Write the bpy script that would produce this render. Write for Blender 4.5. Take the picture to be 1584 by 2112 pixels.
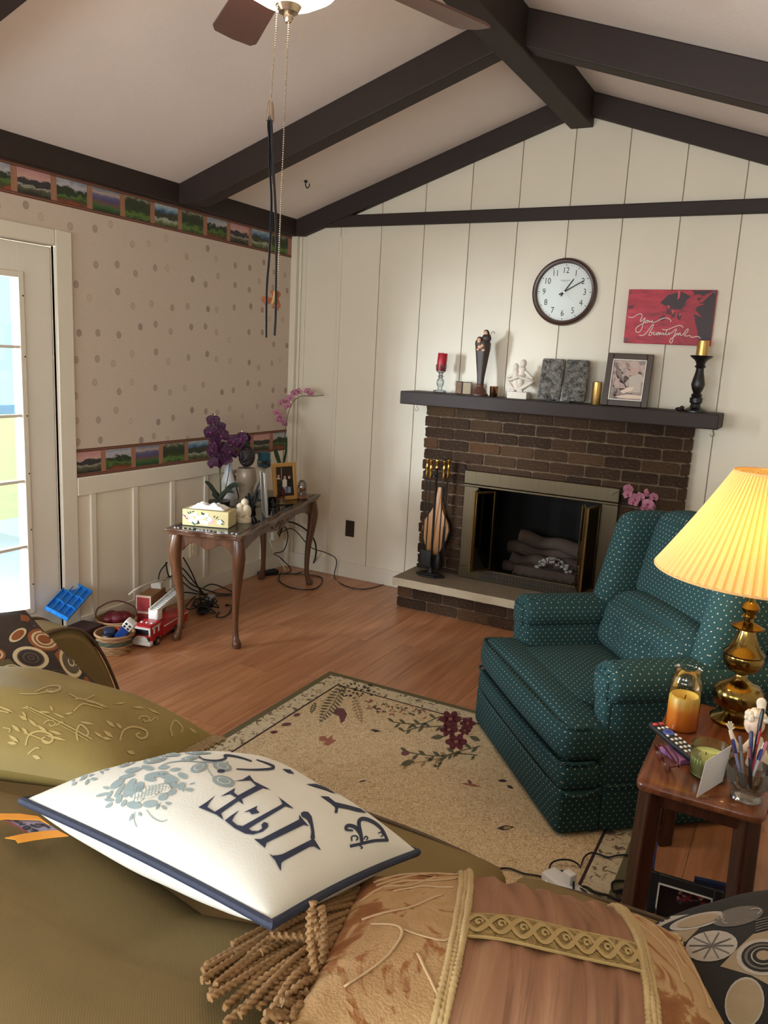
import bpy, bmesh, math, random
from math import sin, cos, pi, sqrt, radians
from mathutils import Vector, Matrix, noise
from mathutils.bvhtree import BVHTree
from mathutils.geometry import tessellate_polygon

for _o in list(bpy.data.objects): bpy.data.objects.remove(_o)
scene = bpy.context.scene
COL = scene.collection
random.seed(7)

# ---------------------------------------------------------------- camera
W, H, FPX = 1584, 2112, 1635.8
CAM = Vector((3.38114, -4.82431, 1.6))
RIGHT = Vector((0.8779, 0.4761, 0.0516)).normalized()
DOWN = Vector((0.1369, -0.1462, -0.9797)).normalized()
FWD = RIGHT.cross(DOWN).normalized(); DOWN = FWD.cross(RIGHT).normalized()
cam_d = bpy.data.cameras.new('camera'); cam = bpy.data.objects.new('camera', cam_d); COL.objects.link(cam)
cam_d.sensor_fit = 'HORIZONTAL'; cam_d.sensor_width = 36.0; cam_d.lens = FPX / W * 36.0
cam_d.clip_start = 0.02
mw = Matrix.Identity(4)
for i in range(3):
    mw[i][0] = RIGHT[i]; mw[i][1] = -DOWN[i]; mw[i][2] = -FWD[i]; mw[i][3] = CAM[i]
cam.matrix_world = mw
scene.camera = cam

# ---------------------------------------------------------------- view, world, daylight
vs = scene.view_settings
vs.view_transform = 'Standard'; vs.look = 'None'; vs.gamma = 1.0; vs.use_curve_mapping = False
vs.exposure = 0.30
world = bpy.data.worlds.new('sky'); scene.world = world; world.use_nodes = True
wb = world.node_tree.nodes['Background']; wb.inputs[0].default_value = (0.72, 0.86, 1.0, 1); wb.inputs[1].default_value = 1.6

def area(name, loc, direction, sx, sy, power, color):
    d = bpy.data.lights.new(name, 'AREA'); d.shape = 'RECTANGLE'; d.size = sx; d.size_y = sy
    d.energy = power; d.color = color
    o = bpy.data.objects.new(name, d); COL.objects.link(o); o.location = loc
    o.rotation_euler = Vector(direction).to_track_quat('-Z', 'Y').to_euler()
    return o
# daylight that enters through the glass door, through an added window in the left wall
# further along, and through the two windows in the wall behind the camera
area('daylight_sunroom_end', (-1.75, -5.35, 1.75), (0.52, 0.85, -0.03), 1.30, 1.20, 370, (1.0, 0.97, 0.93)).data.spread = radians(60)
area('daylight_sunroom_side', (-3.06, -2.0, 1.65), (1, 0, 0), 5.4, 1.30, 160, (0.80, 0.92, 1.0))
area('daylight_added_window', (-0.16, -4.75, 1.50), (1, 0, 0), 1.20, 1.05, 62, (1.0, 0.94, 0.85))  # lamp outside the added, unseen window
area('daylight_rear_window', (1.15, -6.74, 1.45), (0, 1, 0.02), 1.40, 1.25, 80, (1.0, 0.91, 0.81))
area('daylight_rear_window_2', (3.0, -6.74, 1.45), (0, 1, 0.02), 1.20, 1.25, 66, (1.0, 0.91, 0.81))

# ---------------------------------------------------------------- pixel -> place
def ray(px, py):
    return RIGHT * ((px - W / 2) / FPX) + DOWN * ((py - H / 2) / FPX) + FWD
def at(px, py, ax, val):                      # the point of the plane axis = val seen at a pixel
    r = ray(px, py); return CAM + r * ((val - CAM[ax]) / r[ax])
def atd(px, py, p):                           # the point at the same depth as p seen at a pixel
    return CAM + ray(px, py) * ((Vector(p) - CAM).dot(FWD))
def mpp(p):                                   # metres per photo pixel at p
    return (Vector(p) - CAM).dot(FWD) / FPX
def atp(px, py, p, n):                        # the point of the plane (p, n) seen at a pixel
    r = ray(px, py); n = Vector(n); return CAM + r * ((Vector(p) - CAM).dot(n) / r.dot(n))

# ---------------------------------------------------------------- mesh helpers
I4 = Matrix.Identity(4)
def T(x, y=0, z=0):
    return Matrix.Translation(Vector((x, y, z)) if not isinstance(x, Vector) else x)
def RZ(a): return Matrix.Rotation(a, 4, 'Z')
def RX(a): return Matrix.Rotation(a, 4, 'X')
def RY(a): return Matrix.Rotation(a, 4, 'Y')
def frame(o, x, y, z):                        # matrix with given axes
    m = Matrix.Identity(4)
    for i in range(3):
        m[i][0] = x[i]; m[i][1] = y[i]; m[i][2] = z[i]; m[i][3] = o[i]
    return m
def along(a, b):                              # frame at a whose z runs to b
    a = Vector(a); d = Vector(b) - a
    return T(a) @ d.to_track_quat('Z', 'Y').to_matrix().to_4x4(), d.length
def smooth_path(pts, n=6, closed=False):      # Catmull-Rom
    P = [Vector(p) for p in pts]; out = []; N = len(P)
    for i in range(N if closed else N - 1):
        g = (lambda k: P[k % N]) if closed else (lambda k: P[max(0, min(N - 1, k))])
        p0, p1, p2, p3 = g(i - 1), g(i), g(i + 1), g(i + 2)
        for k in range(n):
            t = k / n
            out.append(0.5 * ((2 * p1) + (p2 - p0) * t + (2 * p0 - 5 * p1 + 4 * p2 - p3) * t * t + (3 * p1 - p0 - 3 * p2 + p3) * t ** 3))
    if not closed: out.append(P[-1].copy())
    return out

class G:
    def __init__(s): s.v = []; s.f = []; s.m = []; s.uv = {}
    def add(s, vs, fs, M=I4, mi=0):
        b = len(s.v); s.v += [tuple(M @ Vector(p)) for p in vs]
        s.f += [tuple(b + i for i in f) for f in fs]; s.m += [mi] * len(fs); return s
    def box(s, c, d, M=I4, mi=0):
        x, y, z = d[0] / 2, d[1] / 2, d[2] / 2
        vs = [(c[0] + a * x, c[1] + b * y, c[2] + e * z) for e in (-1, 1) for b in (-1, 1) for a in (-1, 1)]
        return s.add(vs, [(0, 2, 3, 1), (4, 5, 7, 6), (0, 1, 5, 4), (2, 6, 7, 3), (0, 4, 6, 2), (1, 3, 7, 5)], M, mi)
    def bb(s, x0, x1, y0, y1, z0, z1, M=I4, mi=0):
        return s.box(((x0 + x1) / 2, (y0 + y1) / 2, (z0 + z1) / 2), (x1 - x0, y1 - y0, z1 - z0), M, mi)
    def bar(s, a, b, w, h, mi=0, M=I4):
        m, L = along(a, b); return s.box((0, 0, L / 2), (w, h, L), M @ m, mi)
    def lathe(s, prof, n=24, M=I4, mi=0, cap=True, mod=None):
        vs = []; fs = []
        for k, (r, z) in enumerate(prof):
            for i in range(n):
                a = 2 * pi * i / n; rr = r * (mod(a, k / max(1, len(prof) - 1)) if mod else 1)
                vs.append((rr * cos(a), rr * sin(a), z))
        for k in range(len(prof) - 1):
            for i in range(n):
                j = (i + 1) % n
                fs.append((k * n + i, k * n + j, (k + 1) * n + j, (k + 1) * n + i))
        if cap:
            if prof[0][0] > 1e-5: fs.append(tuple(range(n - 1, -1, -1)))
            if prof[-1][0] > 1e-5: fs.append(tuple((len(prof) - 1) * n + i for i in range(n)))
        return s.add(vs, fs, M, mi)
    def cyl(s, a, b, r, r2=None, n=12, mi=0, M=I4):
        m, L = along(a, b); return s.lathe([(r, 0), (r if r2 is None else r2, L)], n, M @ m, mi)
    def ball(s, c, r, n=14, k=9, M=I4, mi=0):
        if not hasattr(r, '__len__'): r = (r, r, r)
        pr = [(sin(pi * i / k) if 0 < i < k else 1e-6, -cos(pi * i / k)) for i in range(k + 1)]
        return s.lathe(pr, n, M @ T(*c) @ Matrix.Diagonal((r[0], r[1], r[2], 1)), mi, cap=False)
    def tube(s, path, r, n=8, M=I4, mi=0, cap=True, lobes=0, twist=0.0, flat=None, closed=False):
        P = [Vector(p) for p in path]; N = len(P)
        if N < 2: return s
        up = None; vs = []; fs = []; L = 0
        for k in range(N):
            t = (P[min(N - 1, k + 1)] - P[max(0, k - 1)])
            if closed: t = P[(k + 1) % N] - P[(k - 1) % N]
            if t.length < 1e-9: t = Vector((0, 0, 1))
            t.normalize()
            if up is None:
                up = Vector((0, 0, 1)) if abs(t.z) < 0.9 else Vector((1, 0, 0))
            up = (up - t * up.dot(t))
            if up.length < 1e-6: up = t.orthogonal()
            up.normalize(); sd = t.cross(up)
            if k: L += (P[k] - P[k - 1]).length
            rr = r(k / (N - 1)) if callable(r) else r
            for i in range(n):
                a = 2 * pi * i / n; q = rr * (1 + 0.36 * cos(lobes * a - twist * L) if lobes else 1)
                fu = flat[0] if flat else 1; fv = flat[1] if flat else 1
                vs.append(P[k] + up * (q * fu * cos(a)) + sd * (q * fv * sin(a)))
        for k in range(N if closed else N - 1):
            for i in range(n):
                j = (i + 1) % n; k2 = (k + 1) % N
                fs.append((k * n + i, k * n + j, k2 * n + j, k2 * n + i))
        if cap and not closed:
            fs.append(tuple(range(n - 1, -1, -1))); fs.append(tuple((N - 1) * n + i for i in range(n)))
        return s.add(vs, fs, M, mi)
    def prism(s, pts, h0, h1, M=I4, mi=0):     # outline in xy, extruded along z
        n = len(pts); vs = [(p[0], p[1], h0) for p in pts] + [(p[0], p[1], h1) for p in pts]
        ar = sum(pts[i][0] * pts[(i + 1) % n][1] - pts[(i + 1) % n][0] * pts[i][1] for i in range(n))
        lo, hi = tuple(range(n - 1, -1, -1)), tuple(range(n, 2 * n)); q = [(i, (i + 1) % n, n + (i + 1) % n, n + i) for i in range(n)]
        fs = [lo, hi] + q
        if ar < 0: fs = [tuple(reversed(f)) for f in fs]
        return s.add(vs, fs, M, mi)
    def grid(s, fn, nu, nv, M=I4, mi=0, flip=False):
        vs = [fn(i / nu, j / nv) for j in range(nv + 1) for i in range(nu + 1)]; w = nu + 1
        fs = [(j * w + i, j * w + i + 1, (j + 1) * w + i + 1, (j + 1) * w + i) for j in range(nv) for i in range(nu)]
        if flip: fs = [tuple(reversed(f)) for f in fs]
        return s.add(vs, fs, M, mi)
    def rbox(s, c, d, r, n=8, puff=(0, 0, 0), M=I4, mi=0, warp=None):   # padded box with round edges
        hx = [d[i] / 2 for i in range(3)]; vs = {}; out = []; fs = []
        def vid(p):
            k = tuple(round(t, 5) for t in p)
            if k not in vs:
                q = Vector([p[i] * hx[i] for i in range(3)])
                core = Vector([max(-(hx[i] - r), min(hx[i] - r, q[i])) for i in range(3)])
                dlt = q - core
                if dlt.length > 1e-9: q = core + dlt.normalized() * min(r, max(abs(t) for t in dlt))
                for i in range(3):
                    a, b = p[(i + 1) % 3], p[(i + 2) % 3]
                    q[i] += p[i] ** 3 * puff[i] * (1 - a * a) * (1 - b * b)
                q = q + Vector(c)
                if warp: q = Vector(warp(q, p))
                vs[k] = len(out); out.append(q)
            return vs[k]
        # edge-dense parameter so the rounding is well sampled
        def par(i): t = 2 * i / n - 1; return math.copysign(1 - (1 - abs(t)) ** 1.6, t)
        for ax in range(3):
            for sg in (-1, 1):
                for i in range(n):
                    for j in range(n):
                        q = []
                        for (a, b) in ((i, j), (i + 1, j), (i + 1, j + 1), (i, j + 1)):
                            p = [0, 0, 0]; p[ax] = sg; p[(ax + 1) % 3] = par(a); p[(ax + 2) % 3] = par(b); q.append(vid(p))
                        if sg < 0: q.reverse()
                        fs.append(tuple(q))
        return s.add(out, fs, M, mi)
    def build(s, name, mat=None, parent=None, smooth=True, bevel=0, sub=0, ang=40, uv=None, **kw):
        me = bpy.data.meshes.new(name); me.from_pydata(s.v, [], s.f); me.update()
        mats = mat if isinstance(mat, (list, tuple)) else [mat]
        for m_ in mats:
            if m_: me.materials.append(m_)
        if len(mats) > 1: me.polygons.foreach_set('material_index', s.m)
        if smooth:
            me.polygons.foreach_set('use_smooth', [True] * len(me.polygons)); me.set_sharp_from_angle(angle=radians(ang))
        if uv:
            l = me.uv_layers.new(name='UVMap')
            for lp in me.loops: l.data[lp.index].uv = uv[lp.vertex_index]
        return link(name, me, parent, bevel=bevel, sub=sub, **kw)

def link(name, me, parent=None, loc=None, rot=None, scale=None, bevel=0, sub=0, mx=None):
    o = bpy.data.objects.new(name, me); COL.objects.link(o)
    if parent is not None: o.parent = parent
    if mx is not None: o.matrix_basis = mx
    if loc is not None: o.location = loc
    if rot is not None: o.rotation_euler = rot
    if scale is not None: o.scale = scale
    if bevel:
        b = o.modifiers.new('bevel', 'BEVEL'); b.width = bevel; b.segments = 2; b.limit_method = 'ANGLE'; b.angle_limit = radians(35)
    if sub:
        b = o.modifiers.new('sub', 'SUBSURF'); b.levels = sub; b.render_levels = sub
    return o
def tag(o, label, cat, group=None):
    o['label'] = label; o['category'] = cat
    if group: o['group'] = group
    return o
def thing(name, label, cat, loc=(0, 0, 0), rz=0, group=None):
    o = bpy.data.objects.new(name, None); COL.objects.link(o); o.location = loc; o.rotation_euler = (0, 0, rz)
    o.empty_display_size = 0.05
    return tag(o, label, cat, group)
def struct(o): o['kind'] = 'structure'; return o
def stuff(o): o['kind'] = 'stuff'; return o
def inv(o):                                   # world -> local of an unrotated / z-rotated top-level thing
    return (T(Vector(o.location)) @ RZ(o.rotation_euler[2])).inverted()

# ---------------------------------------------------------------- materials
def lin(c): return tuple((x / 255 / 12.92 if x / 255 <= 0.04045 else ((x / 255 + 0.055) / 1.055) ** 2.4) for x in c)
_M = {}
class N:
    def __init__(s, name):
        s.mat = bpy.data.materials.new(name); s.mat.use_nodes = True; s.t = s.mat.node_tree
        s.p = s.t.nodes['Principled BSDF']; s.tc = None
    def node(s, typ, **kw):
        n = s.t.nodes.new(typ)
        for k, v in kw.items(): setattr(n, k, v)
        return n
    def put(s, sock, val):
        if isinstance(val, bpy.types.NodeSocket): s.t.links.new(val, sock)
        else: sock.default_value = val
    def co(s, kind='Object'):
        if s.tc is None: s.tc = s.node('ShaderNodeTexCoord')
        return s.tc.outputs[kind]
    def mapv(s, vec, scale=(1, 1, 1), loc=(0, 0, 0), rot=(0, 0, 0)):
        n = s.node('ShaderNodeMapping'); s.put(n.inputs[0], vec); n.inputs[1].default_value = loc; n.inputs[2].default_value = rot; n.inputs[3].default_value = scale
        return n.outputs[0]
    def math(s, op, a, b=0.0, c=None):
        n = s.node('ShaderNodeMath', operation=op); s.put(n.inputs[0], a); s.put(n.inputs[1], b)
        if c is not None: s.put(n.inputs[2], c)
        return n.outputs[0]
    def sep(s, v): n = s.node('ShaderNodeSeparateXYZ'); s.put(n.inputs[0], v); return n.outputs
    def comb(s, x, y, z=0.0):
        n = s.node('ShaderNodeCombineXYZ'); s.put(n.inputs[0], x); s.put(n.inputs[1], y); s.put(n.inputs[2], z); return n.outputs[0]
    def noise(s, vec, scale, detail=3, rough=0.55, dist=0.0):
        n = s.node('ShaderNodeTexNoise'); s.put(n.inputs['Vector'], vec); n.inputs['Scale'].default_value = scale
        n.inputs['Detail'].default_value = detail; n.inputs['Roughness'].default_value = rough; n.inputs['Distortion'].default_value = dist
        return n.outputs['Fac']
    def voro(s, vec, scale, rnd=1.0, feature='F1', out='Distance', dim='3D'):
        n = s.node('ShaderNodeTexVoronoi', feature=feature, voronoi_dimensions=dim); s.put(n.inputs['Vector'], vec); n.inputs['Scale'].default_value = scale
        if 'Randomness' in n.inputs: n.inputs['Randomness'].default_value = rnd
        return n.outputs[out]
    def ramp(s, fac, stops, interp='LINEAR'):
        n = s.node('ShaderNodeValToRGB'); s.put(n.inputs[0], fac); e = n.color_ramp; e.interpolation = interp
        while len(e.elements) < len(stops): e.elements.new(0.5)
        for el, (p, c) in zip(e.elements, stops): el.position = p; el.color = (*c, 1)
        return n.outputs[0]
    def mix(s, fac, a, b, mode='MIX'):
        n = s.node('ShaderNodeMix', data_type='RGBA', blend_type=mode); s.put(n.inputs[0], fac)
        for k, v in ((6, a), (7, b)): s.put(n.inputs[k], v if isinstance(v, bpy.types.NodeSocket) else (*v, 1))
        return n.outputs[2]
    def rnd(s): return s.node('ShaderNodeObjectInfo').outputs['Random']
    def bump(s, h, strength=0.3, dist=0.01):
        n = s.node('ShaderNodeBump'); n.inputs['Strength'].default_value = strength; n.inputs['Distance'].default_value = dist
        s.put(n.inputs['Height'], h); s.t.links.new(n.outputs[0], s.p.inputs['Normal']); return s
    def set(s, color=None, rough=None, metal=None, **kw):
        if color is not None: s.put(s.p.inputs['Base Color'], color if isinstance(color, bpy.types.NodeSocket) else (*color, 1))
        if rough is not None: s.put(s.p.inputs['Roughness'], rough)
        if metal is not None: s.put(s.p.inputs['Metallic'], metal)
        for k, v in kw.items(): s.put(s.p.inputs[k.replace('_', ' ')], v)
        return s
def mat(name, c, rough=0.6, metal=0.0, c2=None, ns=8.0, bump=None, stretch=(1, 1, 1), coord='Object', rnd=0.0, **kw):
    """plain procedural material: colour with noise towards c2, optional bump=(scale, strength)"""
    if name in _M: return _M[name]
    n = N(name); a = lin(c); v = n.mapv(n.co(coord), stretch)
    col = n.mix(n.noise(v, ns, 4), a, lin(c2)) if c2 else a
    if rnd:
        hs = n.node('ShaderNodeHueSaturation'); n.put(hs.inputs['Value'], n.math('ADD', n.math('MULTIPLY', n.rnd(), rnd), 1 - rnd / 2))
        n.put(hs.inputs['Color'], col if isinstance(col, bpy.types.NodeSocket) else (*col, 1)); col = hs.outputs[0]
    n.set(col, rough, metal, **kw)
    if bump: n.bump(n.noise(v, bump[0], 3), bump[1], 0.004)
    _M[name] = n.mat; return n.mat
def wood(name, c1, c2, axis=0, scale=14, rough=0.4, rnd=0.25, contrast=(0.35, 0.7), **kw):
    if name in _M: return _M[name]
    n = N(name); st = [scale, scale, scale]; st[axis] = scale * 0.07
    off = n.math('MULTIPLY', n.rnd(), 37.0); v = n.mapv(n.co('Object'), st)
    va = n.node('ShaderNodeVectorMath', operation='ADD'); n.put(va.inputs[0], v); n.put(va.inputs[1], n.comb(off, off, off))
    f = n.noise(va.outputs[0], 1.0, 6, 0.62, 1.2); f2 = n.noise(va.outputs[0], 5.0, 3, 0.6)
    col = n.ramp(f, [(contrast[0], lin(c2)), (contrast[1], lin(c1))]); col = n.mix(n.math('MULTIPLY', f2, 0.25), col, lin(c2))
    hs = n.node('ShaderNodeHueSaturation'); n.put(hs.inputs['Value'], n.math('ADD', n.math('MULTIPLY', n.rnd(), rnd), 1 - rnd / 2)); n.put(hs.inputs['Color'], col)
    n.set(hs.outputs[0], rough, **kw); n.bump(f2, 0.08, 0.002); _M[name] = n.mat; return n.mat
def glass(name, c=(255, 255, 255), alpha=0.12, rough=0.02):   # thin clear glass: see-through with a gloss
    if name in _M: return _M[name]
    n = N(name); tr = n.node('ShaderNodeBsdfTransparent'); tr.inputs[0].default_value = (*lin(c), 1)
    gl = n.node('ShaderNodeBsdfGlossy'); gl.inputs['Roughness'].default_value = rough
    fr = n.node('ShaderNodeLayerWeight'); fr.inputs[0].default_value = 0.35
    mx = n.node('ShaderNodeMixShader'); n.put(mx.inputs[0], n.math('ADD', n.math('MULTIPLY', fr.outputs['Fresnel'], 0.7), alpha))
    n.t.links.new(tr.outputs[0], mx.inputs[1]); n.t.links.new(gl.outputs[0], mx.inputs[2])
    n.t.links.new(mx.outputs[0], n.t.nodes['Material Output'].inputs[0]); _M[name] = n.mat; return n.mat
def emit(name, c, strength):
    if name in _M: return _M[name]
    n = N(name); n.set(lin(c), 0.5); n.p.inputs['Emission Color'].default_value = (*lin(c), 1); n.p.inputs['Emission Strength'].default_value = strength
    _M[name] = n.mat; return n.mat

# ---------------------------------------------------------------- flat print on a real surface
def bvh_of(objs):
    dg = bpy.context.evaluated_depsgraph_get(); vs = []; fs = []
    for o in objs:
        b = len(vs); mw_ = o.matrix_world
        vs += [mw_ @ v.co for v in o.data.vertices]; fs += [tuple(b + i for i in p.vertices) for p in o.data.polygons]
    return BVHTree.FromPolygons(vs, fs)
def ell(cx, cy, rx, ry, a=0, n=14):
    a = radians(a); return [(cx + rx * cos(t) * cos(a) - ry * sin(t) * sin(a), cy + rx * cos(t) * sin(a) + ry * sin(t) * cos(a)) for t in [2 * pi * i / n for i in range(n)]]
def leaf(x0, y0, x1, y1, w):                  # pointed leaf between two points
    dx, dy = x1 - x0, y1 - y0; L = math.hypot(dx, dy) or 1; nx, ny = -dy / L * w, dx / L * w
    return [(x0, y0), (x0 + dx * .3 + nx * .8, y0 + dy * .3 + ny * .8), (x0 + dx * .6 + nx, y0 + dy * .6 + ny), (x1, y1),
            (x0 + dx * .6 - nx, y0 + dy * .6 - ny), (x0 + dx * .3 - nx * .8, y0 + dy * .3 - ny * .8)]
def stroke(pts, w, n=5):                      # brush line as quads; w number or (start, mid, end)
    P = smooth_path([(p[0], p[1], 0) for p in pts], n); out = []; N_ = len(P)
    def wid(t): return w if not hasattr(w, '__len__') else (w[0] + (w[1] - w[0]) * min(1, 2 * t) if t < .5 else w[1] + (w[2] - w[1]) * (2 * t - 1))
    L = []
    for k in range(N_):
        t = P[min(N_ - 1, k + 1)] - P[max(0, k - 1)]; t.normalize() if t.length else None
        h = wid(k / (N_ - 1)) / 2; L.append(((P[k].x - t.y * h, P[k].y + t.x * h), (P[k].x + t.y * h, P[k].y - t.x * h)))
    for k in range(N_ - 1): out.append([L[k][0], L[k + 1][0], L[k + 1][1], L[k][1]])
    return out
def printed(name, targets, polys, mats, parent, org=(0, 0), sc=1.0, lift=0.0008, maxpx=14, reach=9.0):
    """polys: list of (outline, material index, layer); outlines given as photo pixels = org + sc * p.
    each outline is laid onto the surface it is printed on and becomes a film of faces there"""
    bpy.context.view_layer.update()
    tree = bvh_of(targets) if not isinstance(targets, BVHTree) else targets; g = G(); im = parent.matrix_world.inverted()
    cache = {}
    def hit(p, lay):
        k = (round(p[0], 2), round(p[1], 2))
        if k not in cache:
            d = ray(*p).normalized(); h_ = tree.ray_cast(CAM, d, reach); cache[k] = (h_[0], h_[1], d)
        co, no, d = cache[k]
        if co is None: return None
        if no.dot(d) > 0: no = -no
        return im @ (co + no * (lift * (1 + lay)))
    for outline, mi, lay in polys:
        pts = [(org[0] + sc * p[0], org[1] + sc * p[1]) for p in outline]
        tris = [[pts[i] for i in t] for t in tessellate_polygon([[Vector((p[0], p[1], 0)) for p in pts]])]
        while tris:
            t = tris.pop(); e = [math.dist(t[i], t[(i + 1) % 3]) for i in range(3)]; k = e.index(max(e))
            if e[k] > maxpx:
                a, b, c = t[k], t[(k + 1) % 3], t[(k + 2) % 3]; m_ = ((a[0] + b[0]) / 2, (a[1] + b[1]) / 2); tris += [[a, m_, c], [m_, b, c]]; continue
            q = [hit(p, lay) for p in t]
            if any(x is None for x in q): continue
            if max((q[0] - q[1]).length, (q[1] - q[2]).length) > 0.12: continue
            g.add(q, [(0, 1, 2)], I4, mi)
    if not g.v: return None
    return g.build(name, mats, parent, smooth=False)

# ================================================================ THE ROOM
XR, YB, RX0 = 3.97, -6.6, 1.985               # right wall, rear wall, ridge line
EAVE, SL = 2.477, 0.333
def ceil_z(x): return EAVE + SL * (x if x < RX0 else 2 * RX0 - x)

M_beam = mat('dark_brown_paint', (46, 30, 23), 0.65, c2=(36, 23, 18), ns=20, bump=(90, 0.12))
M_trim = mat('cream_trim_paint', (226, 217, 200), 0.45, c2=(218, 208, 189), ns=5)
M_board = mat('cream_panel_paint', (229, 220, 200), 0.5, c2=(220, 209, 187), ns=3, bump=(60, 0.10), rnd=0.05)
M_groove = mat('groove_paint', (208, 190, 166), 0.7)
M_ceil = N('popcorn_ceiling'); M_ceil.set(lin((234, 222, 214)), 0.9); M_ceil.bump(M_ceil.noise(M_ceil.co(), 190, 2, 0.7), 0.35, 0.006); M_ceil = M_ceil.mat
M_plank = wood('oak_laminate', (204, 146, 104), (164, 108, 72), 1, 22, 0.32, 0.10)
M_sub = mat('subfloor', (110, 70, 45), 0.8)

# ---- floor of planks
g = G(); g.bb(0, XR, YB, 0, -0.10, -0.012); floor = struct(g.build('floor', M_sub, smooth=False))
pw, pl = 0.189, 1.29
pm = G().box((0, 0, 0), (pw - 0.0012, pl - 0.0012, 0.012)); base = None
for i in range(21):
    x0 = i * pw; w_ = min(pw, XR - x0); y = 0.0 - ((i * 0.47) % 1.0) * pl + pl
    while y > YB:
        a, b = max(y - pl, YB), min(y, 0.0)
        if b - a > 0.05:
            full = abs((b - a) - pl) < 1e-6 and abs(w_ - pw) < 1e-6
            if full:
                if base is None: base = pm.build('plank', M_plank, floor, smooth=False, bevel=0.0008); o = base
                else: o = link('plank', base.data, floor, bevel=0.0008)
                o.location = (x0 + pw / 2, y - pl / 2, -0.006)
            else:
                G().box((0, 0, 0), (w_ - 0.0012, b - a - 0.0012, 0.012)).build('plank', M_plank, floor, smooth=False, loc=(x0 + w_ / 2, (a + b) / 2, -0.006))
        y -= pl

# ---- left wall: wainscot, wallpaper with golf-ball print, two picture borders
DY0, DY1 = -2.04, -2.96                        # door leaf
n = N('golf_ball_wallpaper'); p_ = n.sep(n.co('Object')); v2 = n.comb(p_[1], p_[2])
vv = n.mapv(v2, (1.06, 0.92, 1)); d_ = n.voro(vv, 6.7, 0.6, dim='2D'); cl = n.voro(vv, 6.7, 0.6, out='Color', dim='2D')
basec = n.mix(n.noise(n.mapv(n.co(), (3, 3, 16)), 9, 4), lin((206, 191, 174)), lin((194, 177, 160)))
ball = n.mix(n.math('MULTIPLY', n.sep(cl)[0], 0.9), lin((196, 178, 156)), lin((150, 128, 120)))
ring = n.math('MULTIPLY', n.math('LESS_THAN', d_, 0.122), n.math('GREATER_THAN', d_, 0.09))
c_ = n.mix(n.math('LESS_THAN', d_, 0.122), basec, ball); c_ = n.mix(n.math('MULTIPLY', ring, 0.25), c_, lin((140, 116, 100)))
n.set(c_, 0.75); n.bump(n.noise(n.co(), 130, 2), 0.08, 0.002); M_paper = n.mat
M_wall = mat('plain_wall_paint', (214, 200, 178), 0.7)

WY0, WY1, WZ0, WZ1 = -5.5, -4.0, 0.95, 2.05    # unseen window in the left wall, added for its light
g = G()
g.bb(-0.14, 0, DY0, 0, 0, 2.50); g.bb(-0.14, 0, DY1, DY0, 2.04, 2.50); g.bb(-0.14, 0, WY1, DY1, 0, 2.50)
g.bb(-0.14, 0, WY0, WY1, 0, WZ0); g.bb(-0.14, 0, WY0, WY1, WZ1, 2.50); g.bb(-0.14, 0, YB, WY0, 0, 2.50)
wall_left = struct(g.build('wall_left', M_wall, smooth=False))
g = G(); g.bb(0, 0.003, -1.94, 0, 1.03, 2.24); g.bb(0, 0.003, DY1 - 0.1, -1.94, 2.12, 2.24); g.bb(0, 0.003, WY1, DY1 - 0.1, 1.03, 2.24)
g.build('wallpaper', M_paper, wall_left, smooth=False)
g = G(); g.bb(0, 0.022, -1.94, 0, 0.786, 0.882); g.bb(0, 0.022, WY1, DY1 - 0.1, 0.786, 0.882); g.build('chair_rail', M_trim, wall_left, bevel=0.004)
g = G(); g.bb(0, 0.006, -1.94, 0, 0.11, 0.79); g.build('wainscot_panel', M_board, wall_left, smooth=False)
bat = None
for y in (-1.836, -1.53, -1.225, -0.92, -0.615, -0.31):
    if bat is None: bat = G().bb(0, 0.014, -0.018, 0.018, 0.11, 0.786).build('batten', M_trim, wall_left, bevel=0.003); o = bat
    else: o = link('batten', bat.data, wall_left, bevel=0.003)
    o.location = (0.004, y, 0)
M_bord = mat('border_paper', (150, 104, 80), 0.7, c2=(168, 122, 96), ns=60)
M_bline = mat('border_line', (96, 56, 44), 0.7)
def scenery(name, stops, amp, sc_):
    n = N(name); q = n.sep(n.co('Object')); off = n.math('MULTIPLY', n.rnd(), 40.0)
    v = n.comb(n.math('ADD', q[1], off), n.math('MULTIPLY', q[2], 1.6)); nz = n.noise(v, sc_, 5, 0.6)
    f = n.math('ADD', n.math('ADD', n.math('DIVIDE', q[2], 0.112), 0.5), n.math('MULTIPLY', n.math('SUBTRACT', nz, 0.5), amp))
    c = n.ramp(f, [(p, lin(k)) for p, k in stops]); c = n.mix(n.math('MULTIPLY', n.noise(v, 90, 3), 0.35), c, lin((34, 34, 26))); n.set(c, 0.6); return n.mat
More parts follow.
